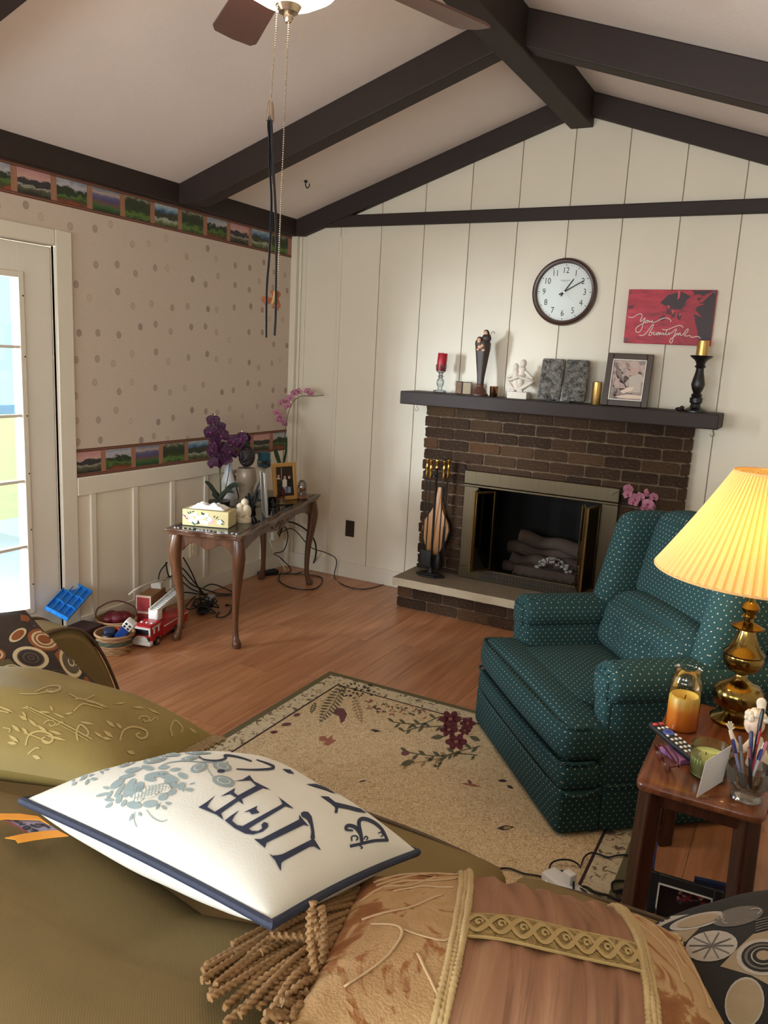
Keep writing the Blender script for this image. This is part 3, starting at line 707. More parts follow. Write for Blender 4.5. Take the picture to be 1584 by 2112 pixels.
# white sculpture of two seated figures on a block
p = at(1069, 821, 1, -0.13); p.z = MZ
t = thing('couple_sculpture', 'white sculpture of two embracing figures seated on a block', 'sculpture', p)
G().box((0, 0, 0.021), (0.125, 0.075, 0.042)).build('plinth', M_white, t, bevel=0.003)
def limb(g, pts, r): g.tube(smooth_path(pts, 5), r, 10)
g = G()
limb(g, [(0.0, 0, 0.05), (0.0, 0.0, 0.10), (0.01, 0.005, 0.16), (0.012, 0.0, 0.19)], lambda s_: 0.026 * (1 + .25 * sin(pi * s_)) * (1 - .35 * s_))
limb(g, [(-0.005, -0.01, 0.052), (-0.018, -0.008, 0.10), (-0.028, -0.006, 0.155), (-0.03, -0.004, 0.175)], lambda s_: 0.022 * (1 + .25 * sin(pi * s_)) * (1 - .35 * s_))
g.ball((0.016, -0.004, 0.213), (0.019, 0.020, 0.024)); g.ball((-0.026, -0.012, 0.190), (0.017, 0.018, 0.022))
limb(g, [(0.03, 0, 0.165), (0.075, -0.005, 0.125), (0.070, -0.025, 0.115), (0.0, -0.040, 0.135)], lambda s_: 0.012 - .004 * s_)
limb(g, [(-0.04, 0, 0.145), (-0.074, -0.01, 0.120), (-0.05, -0.03, 0.112), (0.0, -0.038, 0.13)], lambda s_: 0.010 - .003 * s_)
limb(g, [(0.01, 0, 0.06), (0.082, -0.005, 0.110), (0.055, -0.02, 0.085), (0.0, -0.025, 0.052)], lambda s_: 0.017 - .007 * s_)
limb(g, [(-0.01, 0, 0.06), (-0.076, -0.005, 0.112), (-0.045, -0.02, 0.07), (-0.015, -0.025, 0.05)], lambda s_: 0.015 - .006 * s_)
limb(g, [(0.0, -0.03, 0.050), (0.035, -0.035, 0.047)], 0.008); limb(g, [(-0.02, -0.03, 0.050), (-0.05, -0.034, 0.047)], 0.008)
g.build('figures', M_white, t, ang=80)

# stone open-book plaque on a wire easel
n = N('carved_stone'); nz = n.noise(n.co(), 42, 5, 0.6, 0.8); n.set(n.ramp(nz, [(.35, lin((74, 72, 68))), (.6, lin((156, 152, 142)))]), 0.7); n.bump(nz, 1.0, 0.04); M_stone = n.mat  # relief shading painted in: colour goes dark and pale with the bump
c0 = at(1160, 828, 1, -0.14); pw_ = 0.285; tilt = RX(radians(-12))
t = thing('stone_book_plaque', 'grey carved stone plaque shaped like an open book, leaning on the mantel', 'plaque', (2.052, -0.14, MZ))
G().rbox((-0.073, -0.016, 0.128), (0.138, 0.030, 0.245), 0.010, 8, (0, 0.012, 0), tilt).build('left_page', M_stone, t); G().rbox((0.073, -0.016, 0.128), (0.138, 0.030, 0.245), 0.010, 8, (0, 0.012, 0), tilt).build('right_page', M_stone, t)
g = G(); rr = random.Random(2)
for k_ in range(9): g.tube(smooth_path([(0.012 + .005 * rr.random(), -0.037, 0.04 + 0.023 * k_), (0.05, -0.041, 0.043 + 0.023 * k_ + rr.uniform(-.004, .004)), (0.09, -0.041, 0.04 + 0.023 * k_ + rr.uniform(-.004, .004)), (0.132, -0.037, 0.043 + 0.023 * k_)], 4), 0.005, 6, tilt)
g.build('carved_lines', M_stone, t)
g = G()
for k_ in range(26): g.ball((-0.125 + 0.11 * rr.random(), -0.036, 0.02 + 0.21 * rr.random()), (rr.uniform(.008, .02), .008, rr.uniform(.008, .022)), 8, 5, tilt)
g.build('carved_scene', M_stone, t)
g = G(); g.tube(smooth_path([(-0.06, -0.055, 0.03), (-0.06, -0.06, 0.006), (0.06, -0.06, 0.006), (0.06, -0.055, 0.03)], 4), 0.003, 6); g.tube([(-0.06, -0.06, 0.004), (-0.05, 0.05, 0.004)], 0.003); g.tube([(0.06, -0.06, 0.004), (0.05, 0.05, 0.004)], 0.003); g.build('wire_easel', M_black, t)

p = at(1228, 833, 1, -0.16); p.z = MZ
t = thing('gold_pillar_candle', 'plain gold pillar candle between the stone book and the photo frame', 'candle', p); G().lathe([(0.026, 0), (0.027, 0.003), (0.027, 0.128), (0.024, 0.131), (0.003, 0.128)], 28).build('wax', M_gold, t); G().cyl((0, 0, .126), (0, 0, .136), .0015).build('wick', M_black, t)

# picture frames
def picframe(t, w, h, fw, dep, mframe, mx=I4, lip=None, print_m=None, back=True):
    g = G(); g.bb(-w / 2, -w / 2 + fw, -dep, 0, 0, h, mx).bb(w / 2 - fw, w / 2, -dep, 0, 0, h, mx).bb(-w / 2 + fw, w / 2 - fw, -dep, 0, 0, fw, mx).bb(-w / 2 + fw, w / 2 - fw, -dep, 0, h - fw, h, mx)
    f_ = g.build('moulding', mframe, t, bevel=0.003)
    if lip:
        g = G(); a = w / 2 - fw; b0, b1 = fw, h - fw; q = 0.004
        g.bb(-a, -a + q, -dep - .002, -dep * .5, b0, b1, mx).bb(a - q, a, -dep - .002, -dep * .5, b0, b1, mx).bb(-a, a, -dep - .002, -dep * .5, b0, b0 + q, mx).bb(-a, a, -dep - .002, -dep * .5, b1 - q, b1, mx); g.build('inner_lip', lip, t)
    pr_ = G().bb(-w / 2 + fw * .9, w / 2 - fw * .9, -dep * .6, -dep * .3, fw * .9, h - fw * .9, mx).build('photograph', print_m, t, smooth=False)
    if back: G().bb(-0.02, 0.02, -0.002, 0.002, 0, h * .72, mx @ T(0, 0.004, 0) @ RX(radians(-24)) @ T(0, 0, 0.0)).build('easel_back', M_black, t)
    return pr_
M_ph1 = mat('sepia_photo', (176, 160, 150), 0.25, c2=(146, 128, 124), ns=8)
p = at(1292, 833, 1, -0.15); t = thing('photo_frame', 'dark brown frame with a pale portrait photograph on the mantel', 'photo frame', (2.424, -0.155, MZ))
ph_a = picframe(t, 0.255, 0.300, 0.034, 0.018, M_walnut, RX(radians(-9)), mat('white_lip', (236, 232, 224), 0.4), M_ph1)
t1 = t
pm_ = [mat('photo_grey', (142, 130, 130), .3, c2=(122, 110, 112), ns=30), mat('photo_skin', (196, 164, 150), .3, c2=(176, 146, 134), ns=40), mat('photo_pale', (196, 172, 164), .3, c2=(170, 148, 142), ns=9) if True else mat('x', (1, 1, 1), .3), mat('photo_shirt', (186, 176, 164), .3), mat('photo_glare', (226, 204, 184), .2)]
z4 = lambda *P: [(a, b) for a, b in P]
printed('portrait_print', [ph_a], [(z4((270, 893), (662, 905), (600, 1380), (205, 1360)), 2, -1), (z4((262, 1000), (275, 900), (430, 905), (520, 960), (650, 1010), (660, 900), (275, 890), (268, 920)), 0, 0), (ell(505, 1030, 52, 80, 10), 1, 1), (ell(505, 975, 62, 42, 12), 2, 2), 
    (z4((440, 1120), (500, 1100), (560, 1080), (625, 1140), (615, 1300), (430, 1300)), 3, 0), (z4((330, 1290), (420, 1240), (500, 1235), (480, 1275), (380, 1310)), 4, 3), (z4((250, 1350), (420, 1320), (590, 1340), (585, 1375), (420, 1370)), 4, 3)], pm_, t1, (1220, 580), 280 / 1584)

# black candlestick
p = at(1433, 846, 1, -0.16); p.z = MZ
t = thing('black_candlestick', 'tall turned black candlestick at the right end of the mantel', 'candlestick', p)
G().lathe([(0.062, 0), (0.062, 0.008), (0.050, 0.016), (0.030, 0.026), (0.024, 0.045), (0.033, 0.052), (0.034, 0.075), (0.026, 0.084), (0.030, 0.092), (0.020, 0.104), (0.030, 0.125), (0.036, 0.15), (0.030, 0.18), (0.022, 0.215), (0.020, 0.235), (0.030, 0.245), (0.022, 0.256), (0.026, 0.268), (0.034, 0.280), (0.056, 0.296), (0.058, 0.304), (0.02, 0.304)], 30).build('turned_stem', M_black, t)
c = thing('gold_stub_candle', 'short gold candle on top of the black candlestick', 'candle', (p.x, p.y, MZ + 0.304)); G().lathe([(0.031, 0), (0.031, 0.078), (0.028, 0.080), (0.003, 0.074)], 26).build('wax', M_gold, c); G().cyl((0, 0, .07), (0, 0, .084), .0015).build('wick', M_black, c)
p = at(1402, 840, 1, -0.17); p.z = MZ
g = G(); g.ball((0, 0, 0.011), (0.024, 0.018, 0.011)); g.ball((0.012, 0, 0.020), (0.012, 0.010, 0.010)); tag(g.build('dark_trinket', M_black, loc=p), 'tiny dark trinket lying beside the black candlestick', 'trinket')

# wall clock
t = thing('wall_clock', 'round wall clock with dark brown rim and white face above the mantel', 'clock', (1.972, 0.0, 2.026))
fc = frame((0, 0, 0), (1, 0, 0), (0, 0, 1), (0, -1, 0))          # local xy -> wall plane, z out of wall
G().lathe([(0.172, 0.0), (0.194, 0.002), (0.197, 0.012), (0.192, 0.028), (0.182, 0.034), (0.172, 0.032), (0.166, 0.020), (0.165, 0.012)], 56, fc, cap=False).build('rim', mat('clock_rim', (66, 42, 32), 0.3), t)
M_face = mat('clock_face', (232, 236, 230), 0.4); M_ink = mat('clock_ink', (28, 28, 30), 0.5)
face = G().lathe([(0.0001, 0.012), (0.168, 0.012), (0.168, 0.004), (0.0001, 0.004)], 56, fc).build('face', M_face, t, ang=20)
def text_mesh(s_, size, name, m_, parent, mx, shear=0, xs=1.0):
    cu = bpy.data.curves.new(name, 'FONT'); cu.body = s_; cu.size = size; cu.align_x = 'CENTER'; cu.align_y = 'CENTER'; cu.shear = shear; cu.resolution_u = 3
    tmp = bpy.data.objects.new(name, cu); COL.objects.link(tmp); bpy.context.view_layer.update()
    me = bpy.data.meshes.new_from_object(tmp.evaluated_get(bpy.context.evaluated_depsgraph_get())); bpy.data.objects.remove(tmp); bpy.data.curves.remove(cu)
    me.transform(mx @ Matrix.Diagonal((xs, 1, 1, 1))); me.materials.clear(); me.materials.append(m_)
    return link(name, me, parent)
for k_ in range(12):
    a = 2 * pi * (k_ + 1) / 12; text_mesh(str(k_ + 1), 0.050, 'numeral', M_ink, face, fc @ T(0.124 * sin(a), 0.124 * cos(a), 0.0128), 0, 0.85)
g = G(); g5 = G()
for k_ in range(60):
    a = 2 * pi * k_ / 60
    if k_ % 5: g.box((0, 0.156, 0.0126), (0.0016, 0.008, 0.0008), fc @ RZ(-a))
    else: g5.box((0, 0.156, 0.0127), (0.005, 0.007, 0.001), fc @ RZ(-a))
g.build('minute_ticks', mat('tick_grey', (130, 132, 132), .5), face, smooth=False); g5.build('hour_ticks', M_ink, face, smooth=False)
G().bb(-0.028, 0.028, 0.066, 0.069, 0.0122, 0.0128, fc).bb(-0.02, 0.018, 0.059, 0.0605, 0.0122, 0.0128, fc).build('maker_line', mat('tick_grey', (130, 132, 132), .5), face, smooth=False)
hh = RZ(-radians(35)); mh = RZ(-radians(60))
G().prism([(-0.004, -0.03), (0.004, -0.03), (0.003, 0.085), (0.0, 0.095), (-0.003, 0.085)], 0.015, 0.0165, fc @ hh).build('hour_hand', M_ink, t, smooth=False)
G().prism([(-0.004, -0.032), (0.004, -0.032), (0.0025, 0.128), (0.0, 0.135), (-0.0025, 0.128)], 0.0175, 0.019, fc @ mh).build('minute_hand', M_ink, t, smooth=False)
G().bb(-0.0008, 0.0008, -0.035, 0.11, 0.020, 0.021, fc @ RZ(-radians(136))).lathe([(0.006, 0.014), (0.006, 0.0215), (0.001, 0.022)], 14, fc).build('second_hand', mat('silver', (200, 200, 200), 0.3, 0.9), t)
G().lathe([(0.168, 0.024), (0.0001, 0.026)], 40, fc, cap=False).build('lens', glass('lens_glass', (252, 252, 252), 0.0), t)

# red canvas with script lettering
n = N('red_canvas'); v_ = n.mapv(n.co(), (3, 1, 10)); nz = n.noise(v_, 2.4, 5, .6, .6)
n.set(n.ramp(nz, [(.28, lin((96, 16, 34))), (.45, lin((168, 22, 44))), (.6, lin((190, 36, 58))), (.8, lin((206, 84, 92)))]), .5); n.bump(n.noise(n.co(), 300, 2), .1, .001); M_canvas = n.mat
t = thing('canvas_print', 'red flower canvas with white script lettering on the back wall', 'canvas', (2.59, 0.0, 1.743))
cv = G().bb(-0.236, 0.236, -0.030, -0.001, 0, 0.300).build('stretched_canvas', M_canvas, t, smooth=False, bevel=0.003)
cm = [mat('canvas_dark', (58, 16, 26), .5, c2=(36, 14, 22), ns=30), mat('canvas_red', (176, 24, 46), .5, c2=(150, 18, 40), ns=20), mat('canvas_pink', (206, 70, 84), .5), mat('canvas_deep', (98, 16, 34), .5, c2=(70, 14, 28), ns=18), mat('script_white', (226, 206, 196), .5), mat('canvas_grey', (88, 84, 88), .6)]
pl_ = []
pl_ += [(z4((1180, 110), (1460, 110), (1390, 690), (1250, 690), (1210, 480), (1190, 360), (1260, 260)), 0, 0), (z4((800, 250), (900, 160), (1040, 120), (1150, 170), (1130, 250), (1040, 330), (960, 330), (880, 300)), 0, 1),
        (z4((940, 180), (1090, 190), (1110, 240), (1050, 300), (960, 290)), 0, 2), (z4((1010, 110), (1040, 110), (1030, 190), (1005, 220)), 2, 3)]
for P in (((1080, 280), (1180, 210), (1325, 180), (1240, 150), (1120, 210)), ((1060, 320), (1200, 250), (1330, 265), (1230, 300), (1140, 340)), ((1060, 400), (1130, 340), (1200, 320), (1290, 420), (1180, 380)), ((1060, 440), (1100, 390), (1220, 430), (1110, 490)), ((1060, 500), (1210, 470), (1240, 600), (1230, 740), (1090, 740), (1040, 600)), ((1240, 240), (1330, 160), (1440, 110), (1290, 250)), ((1230, 400), (1440, 370), (1320, 420))): pl_.append((z4(*P), 1, 3))
for P in (((890, 290), (940, 290), (920, 400), (870, 380)), ((1010, 360), (1060, 390), (1030, 460), (990, 430)), ((930, 360), (980, 340), (970, 420), (930, 430)), ((790, 430), (850, 390), (870, 440), (820, 470))): pl_.append((z4(*P), 3, 4))
for P in (((880, 280), (915, 285), (905, 330)), ((930, 345), (975, 345), (950, 385)), ((1015, 375), (1055, 385), (1030, 410))): pl_.append((z4(*P), 2, 5))
pl_ += [(z4((1410, 110), (1460, 110), (1440, 165)), 5, 5), (z4((380, 660), (435, 670), (390, 690)), 5, 5), (z4((380, 690), (430, 690), (390, 715)), 5, 5), (z4((430, 290), (500, 280), (480, 320), (430, 320)), 3, 2), (z4((450, 130), (480, 120), (460, 160)), 5, 4)]
for s_ in ([(432, 415), (480, 425), (540, 388), (585, 384), (590, 420), (570, 455), (580, 470), (610, 445), (630, 425)], [(630, 425), (605, 490), (585, 560), (550, 598), (520, 585), (525, 545), (570, 510), (625, 480), (640, 460)], [(640, 460), (622, 480), (645, 485), (660, 465), (640, 456), (668, 462), (675, 482), (690, 465), (700, 480), (715, 455), (712, 480), (760, 470), (830, 435), (890, 432), (930, 462), (920, 475)],
           [(556, 630), (610, 630), (660, 580), (710, 510), (725, 508), (712, 545), (680, 600), (672, 632), (700, 625), (705, 600), (685, 590)], [(700, 600), (725, 600), (740, 590), (722, 612), (735, 628), (762, 605), (785, 592), (762, 612), (768, 630), (795, 598), (792, 628), (810, 600), (815, 625), (840, 600), (842, 628), (862, 610)], [(885, 560), (868, 610), (880, 630), (905, 600), (905, 625), (930, 600)], [(825, 560), (880, 568), (950, 540), (1010, 518), (1055, 522), (1070, 545)],
           [(930, 610), (985, 560), (990, 575), (960, 640), (945, 700), (930, 722), (912, 705), (930, 670), (975, 640), (990, 610)], [(990, 610), (985, 632), (1010, 605), (1012, 632), (1035, 600), (1038, 630), (1070, 620), (1110, 565), (1130, 560), (1120, 590), (1085, 630), (1110, 640), (1150, 635), (1170, 655), (1230, 645), (1262, 655), (1270, 672)]):
    pl_ += [(q, 4, 7) for q in stroke(s_, 8.5, 4)]
printed('painted_flower_and_script', [cv], pl_, cm, t, (1220, 580), 280 / 1584, 0.0005, 40)

# ================================================================ CEILING FAN
M_blade = mat('fan_blade_brown', (104, 70, 60), 0.35, c2=(84, 54, 46), ns=6, stretch=(1, 10, 10)); M_nick = mat('brushed_nickel', (178, 160, 140), 0.25, 0.95)
fx = Vector((1.985, -2.89, 2.922)); fan = thing('ceiling_fan', 'brown bladed ceiling fan with lit glass bowl hanging from the ridge beam', 'ceiling fan', fx)
G().lathe([(0.06, 0.018), (0.065, -0.02), (0.03, -0.05)], 24).build('canopy', M_nick, fan); G().cyl((0, 0, -0.05), (0, 0, -0.13), 0.012).build('downrod', M_nick, fan)
G().lathe([(0.02, -0.12), (0.09, -0.135), (0.12, -0.16), (0.125, -0.20), (0.10, -0.235), (0.05, -0.25), (0.05, -0.29)], 32).build('motor_housing', M_nick, fan)
bo = None
for k_ in range(5):
    a = radians(141 + 72 * k_)
    if bo is None:
        bo = G().prism([(0.20, -0.055), (0.24, -0.062), (0.69, -0.078), (0.725, -0.065), (0.735, 0), (0.725, 0.065), (0.69, 0.078), (0.24, 0.062), (0.20, 0.055)], -0.004, 0.004, RX(radians(12))).build('blade', M_blade, fan, bevel=0.002); o = bo
        ir = G().bar((0.10, 0, 0), (0.24, 0, -0.008), 0.03, 0.006).build('blade_iron', M_nick, bo)
    else: o = link('blade', bo.data, fan, bevel=0.002); link('blade_iron', ir.data, o)
    o.location = (0, 0, -0.262); o.rotation_euler = (0, 0, a)
G().lathe([(0.05, -0.29), (0.13, -0.295), (0.155, -0.31), (0.150, -0.34), (0.125, -0.375), (0.08, -0.40), (0.03, -0.412)], 36, cap=False).build('light_bowl', emit('lit_frosted_bowl', (255, 226, 196), 26.0), fan)
G().lathe([(0.032, -0.405), (0.036, -0.412), (0.026, -0.428), (0.012, -0.430), (0.014, -0.440), (0.008, -0.452), (0.001, -0.455)], 24).build('finial', M_nick, fan)
def chain(p0, p1, nm, fade=0.0):
    L = (p1 - p0).length; k_ = int(L / 0.0062); g = G()
    for i in range(k_ + 1): g.ball(p0.lerp(p1, i / k_), 0.0024, 6, 4)
    g.tube([p0, p1], 0.0007, 5); return g
ca0 = fx + Vector((-0.015, -0.03, -0.42)); ca1 = atd(558, 212, ca0); cb0 = fx + Vector((0.004, -0.004, -0.45)); cb1 = atd(572, 600, cb0)
loc0 = lambda g: [setattr(g, 'v', [tuple(Vector(v) - fx) for v in g.v]), g][1]
loc0(chain(ca0, ca1, 'a')).build('pull_chain', M_nick, fan); loc0(chain(cb0, cb1, 'b')).build('pull_chain', M_nick, fan)
q = atd(558, 215, ca0); t = thing('tassel_cap', 'silver tassel cap with long black ribbons hanging from the fan chain', 'ribbon tassel', q)
G().lathe([(0.003, 0.012), (0.007, 0.002), (0.010, -0.02), (0.011, -0.042), (0.009, -0.043)], 16).build('cap', M_nick, t)
M_rib = mat('black_satin', (20, 20, 28), 0.35)
def rib(pxs, w):
    P = smooth_path([atd(x, y, ca0) - q for x, y in pxs], 6); g = G(); g.tube(P, w, 6, flat=(0.25, 1)); g.build('ribbon', M_rib, t)
rib([(557, 232), (556, 330), (560, 420), (556, 520), (550, 600), (549, 696)], 0.0050); rib([(559, 232), (563, 330), (568, 430), (570, 520), (569, 610), (568, 660), (566, 692)], 0.0056); rib([(556, 232), (553, 262), (558, 310), (564, 380)], 0.0042)
bp = atd(562, 616, cb0); t = thing('butterfly_charm', 'enamelled butterfly charm on the end of the fan pull chain', 'charm', bp)
M_enam = mat('butterfly_enamel', (150, 78, 38), 0.25, c2=(30, 20, 16), ns=120)
mb = mpp(bp); B3 = lambda x, y: RIGHT * ((x - 562) * mb) + DOWN * ((y - 616) * mb)
for o_ in ([(565, 615), (541, 610), (538, 618), (546, 628), (560, 624)], [(563, 613), (556, 600), (572, 598), (580, 606), (572, 618)], [(565, 620), (560, 634), (572, 640), (579, 630), (574, 616)]):
    P = [B3(*p_) for p_ in o_]; g = G(); n_ = len(P); g.add(P + [v + FWD * 0.003 for v in P], [tuple(range(n_)), tuple(range(2 * n_ - 1, n_ - 1, -1))] + [(i, i + n_, (i + 1) % n_ + n_, (i + 1) % n_) for i in range(n_)]); g.build('wing', M_enam, t, smooth=False)
G().tube([B3(568, 602) - FWD * .004, B3(566, 616) - FWD * .004, B3(562, 628) - FWD * .004], 0.004).build('body', M_gold, t)

# ================================================================ CONSOLE TABLE IN THE CORNER
CT = Vector((0.450, -1.001, 0)); CA = radians(16)
M_cher = wood('cherry_table', (116, 78, 52), (74, 46, 32), 2, 20, 0.28, 0.06)
M_chtop = wood('cherry_table_top', (106, 76, 56), (76, 52, 40), 1, 16, 0.22, 0.0)
tb = thing('console_table', 'dark wood console table with curved cabriole legs in the corner', 'table', CT, CA)
TZ = 0.638
def outline(hw, hl, k):                        # serpentine outline
    P = []; n_ = 40
    for s_ in range(4):
        for i in range(n_):
            t_ = i / n_ * 2 - 1; w = k * (0.5 - 0.5 * cos(2 * pi * (t_ + 1) / 2)) ; bow = -0.5 * k * cos(3 * pi * t_) * (1 - abs(t_) ** 6)
            if s_ == 0: P.append((hw * t_, -hl - bow))
            elif s_ == 1: P.append((hw + bow, hl * t_))
            elif s_ == 2: P.append((-hw * t_, hl + bow))
            else: P.append((-hw - bow, -hl * t_))
    return P
g = G(); g.prism(outline(0.222, 0.700, 0.016), 0.622, TZ); g.build('top', M_chtop, tb, bevel=0.006, smooth=False)
g = G(); g.prism(outline(0.210, 0.688, 0.016), 0.605, 0.623); g.build('top_moulding', M_cher, tb, bevel=0.004, smooth=False)
G().prism(outline(0.185, 0.660, 0.014), TZ, TZ + 0.005).build('glass_top', glass('table_glass', (200, 205, 200), 0.22, 0.03), tb, smooth=False)
LX, LY = 0.172, 0.640
def apron(L, fr):
    n_ = 32; P = [(-L, 0.608), (L, 0.608)]
    for i in range(n_ + 1):
        t_ = 1 - 2 * i / n_; P.append((L * t_, 0.545 - 0.016 * cos(2 * pi * t_) - 0.020 * math.exp(-((abs(t_) - .97) / 0.10) ** 2) + 0.0))
    return G().prism(P, -0.009, 0.009, fr)
for s_ in (-1, 1):
    apron(LX - 0.02, frame((0, s_ * LY, 0), (1, 0, 0), (0, 0, 1), (0, -1, 0))).build('end_apron', M_cher, tb, bevel=0.003, smooth=False)
    a_ = apron(LY - 0.02, frame((s_ * LX, 0, 0), (0, 1, 0), (0, 0, 1), (1, 0, 0))).build('side_apron', M_cher, tb, bevel=0.003, smooth=False)
    g = G(); fr = frame((s_ * (LX + 0.009), 0, 0.565), (0, 1, 0), (0, 0, 1), (s_, 0, 0))
    for k_ in range(7): g.ball((0.05 * sin(k_ * .9) * (k_ - 3) / 3, 0.018 * cos(k_ * 2.1), 0), (0.022, 0.010, 0.006), 8, 5, fr @ RZ(k_))
    for sg in (-1, 1): g.tube(smooth_path([(sg * 0.03, 0.01, 0), (sg * 0.09, -0.012, 0), (sg * 0.15, 0.006, 0)], 5), 0.006, 6, fr)
    g.build('carved_shell', M_cher, a_)
lp = None
for sx in (-1, 1):
    for sy in (-1, 1):
        d = Vector((sx * .7, sy * .7, 0)); P = [Vector((0, 0, 0.615)), Vector((0, 0, 0.57)) + d * .010, Vector((0, 0, 0.50)) + d * .018, Vector((0, 0, 0.40)) + d * 0.008, Vector((0, 0, 0.27)) - d * 0.012, Vector((0, 0, 0.13)) - d * 0.018, Vector((0, 0, 0.055)) - d * 0.008, Vector((0, 0, 0.022)) + d * .008, Vector((0, 0, 0.0)) + d * 0.010]
        rad = [0.030, 0.034, 0.036, 0.029, 0.021, 0.0165, 0.017, 0.026, 0.022]
        def rf(t_): i = min(7, int(t_ * 8)); f = t_ * 8 - i; return rad[i] * (1 - f) + rad[i + 1] * f
        G().tube(smooth_path(P, 5), rf, 12, T(sx * LX, sy * LY, 0)).build('leg', M_cher, tb, ang=60)

TT = 0.6435
def ontable(px, py): return at(px, py, 2, TT)
# tissue box with painted flowers
a0, a1, a2 = ontable(376, 1083), ontable(471, 1091), ontable(486, 1074)
ux = (a1 - a0).normalized(); wd = (a1 - a0).length; uy = Vector((-ux.y, ux.x, 0)); dp = 0.125; ctr = a0 + ux * wd / 2 + uy * dp / 2
ang = math.atan2(ux.y, ux.x); t = thing('tissue_box', 'cream wooden tissue box painted with white flowers on the console table', 'tissue box', ctr, ang)
M_crm = mat('cream_paint', (214, 198, 146), 0.45, c2=(204, 186, 132), ns=6)
bx = G().box((0, 0, 0.046), (wd, dp, 0.088)).build('box', M_crm, t, bevel=0.003); G().box((0, 0, 0.001), (wd + .006, dp + .006, 0.002)).build('base_felt', M_black, t)
n = N('tissue_paper'); n.set(lin((244, 240, 234)), .8, Subsurface_Weight=0.0); n.bump(n.noise(n.co(), 40, 3), .3, .004); M_tis = n.mat
def tis(u, v):
    x = (u - .5) * 0.20; y = (v - .5) * 0.10; e = max(abs(u - .5), abs(v - .5)) * 2
    return (x, y, 0.091 + 0.052 * (1 - e ** 2) * (0.55 + 0.45 * noise.noise(Vector((u * 4, v * 3, 1.7)))) + 0.018 * noise.noise(Vector((u * 9, v * 7, 4))) * (1 - e) + 0.003)
G().grid(tis, 26, 14).build('tissue', M_tis, t, ang=180)
FM = [mat('petal_white', (236, 240, 232), .5), mat('leaf_dark_green', (34, 66, 44), .5), mat('petal_pink', (224, 176, 176), .5), mat('stamen', (224, 196, 90), .5), mat('twig_green', (78, 92, 60), .5)]
fl = []
def blossom2d(cx, cy, r, l=2):
    for k_ in range(5): fl.append((ell(cx + r * .55 * cos(k_ * 1.257), cy + r * .55 * sin(k_ * 1.257), r * .55, r * .42, math.degrees(k_ * 1.257), 9), 0, l))
    fl.append((ell(cx, cy, r * .2, r * .2, 0, 8), 3, l + 1))
for P in (((160, 960), (200, 1000), (235, 985), (200, 960)), ((190, 975), (215, 995), (240, 990), (225, 965)), ((245, 910), (290, 930), (285, 965), (255, 950))): fl.append((z4(*P), 1, 0))
for (x0, y0, x1, y1) in ((120, 925, 150, 950), (130, 940, 160, 960), (150, 905, 175, 930), (170, 900, 180, 930), (330, 950, 345, 935), (345, 960, 365, 940), (380, 960, 410, 990), (370, 985, 410, 1000), (355, 965, 390, 965), (180, 910, 205, 905)): fl.append((leaf(x0, y0, x1, y1, 5), 4, 1))
blossom2d(200, 950, 38); blossom2d(275, 960, 40); blossom2d(372, 980, 18)
for c_ in ((150, 950), (165, 970), (300, 960), (315, 985), (325, 965), (140, 935)): fl.append((ell(*c_, 13, 12, 0, 9), 2, 1))
printed('painted_flowers', [bx], fl, FM, t, (340, 780), 480 / 1584, 0.0004, 20)

# cherub figurine: two heads leaning together
p = ontable(503, 1076); t = thing('cherub_pair', 'small cream figurine of two hugging children beside the tissue box', 'figurine', p); k_ = mpp(p)
M_cream = mat('cream_resin', (206, 190, 164), .55, c2=(186, 168, 140), ns=20)
def P3(t_, x, y, dz=0.0): return atd(x, y, t_.location) - Vector(t_.location)
G().lathe([(15 * k_, 0), (16 * k_, 4 * k_), (15 * k_, 9 * k_), (13 * k_, 10 * k_)], 20).build('base', M_cream, t)
g = G(); c_ = P3(t, 496, 1058); g.ball(c_, (11 * k_, 10 * k_, 14 * k_)); c_ = P3(t, 509, 1056); g.ball(c_, (10 * k_, 10 * k_, 16 * k_)); g.tube(smooth_path([P3(t, 488, 1058) - FWD * .008, P3(t, 498, 1064) - FWD * .014, P3(t, 512, 1052) - FWD * .012], 5), 4 * k_)
g.tube(smooth_path([P3(t, 489, 1068) - FWD * .01, P3(t, 500, 1072) - FWD * .014, P3(t, 514, 1066) - FWD * .01], 5), 4.5 * k_); g.build('bodies', M_cream, t, ang=80)
g = G(); g.ball(P3(t, 496, 1045), 8.2 * k_); g.ball(P3(t, 505, 1036), 8 * k_); g.build('heads', M_cream, t)

# orchids
def petal(g, c, d, L, w, nrm, th=0.0012):
    d = Vector(d).normalized(); nrm = (Vector(nrm) - d * Vector(nrm).dot(d)).normalized(); s_ = d.cross(nrm)
    def fn(u, v):
        a = u * 2 - 1; b = v; ww = w * sin(pi * min(1, b * .93 + .07)) ** .7
        return Vector(c) + d * (L * b) + s_ * (ww * a) + nrm * (0.22 * L * (b * b) * -1 + 0.18 * w * (a * a))
    g.grid(fn, 4, 5)
def orchid_bloom(name, m1, m2, parent, c, size, nrm, roll):
    nrm = Vector(nrm).normalized(); up = Vector((0, 0, 1)) if abs(nrm.z) < .9 else Vector((1, 0, 0)); sx_ = up.cross(nrm).normalized(); up = nrm.cross(sx_)
    g = G()
    for a, L, w in ((90, 1, .42), (210, .95, .38), (330, .95, .38), (20, 1.02, .62), (160, 1.02, .62)):
        a = radians(a) + roll; petal(g, Vector(c), sx_ * cos(a) + up * sin(a) + nrm * .18, size * L, size * w, nrm)
    o = g.build(name, m1, parent, ang=180); l = G(); l.ball(Vector(c) + nrm * size * .12 - up * size * .1, size * .2, 8, 6); l.build('lip', m2, o); return o
M_purp = mat('purple_petal', (74, 22, 62), .6, c2=(46, 12, 42), ns=30); M_purp2 = mat('purple_lip', (110, 40, 90), .5)
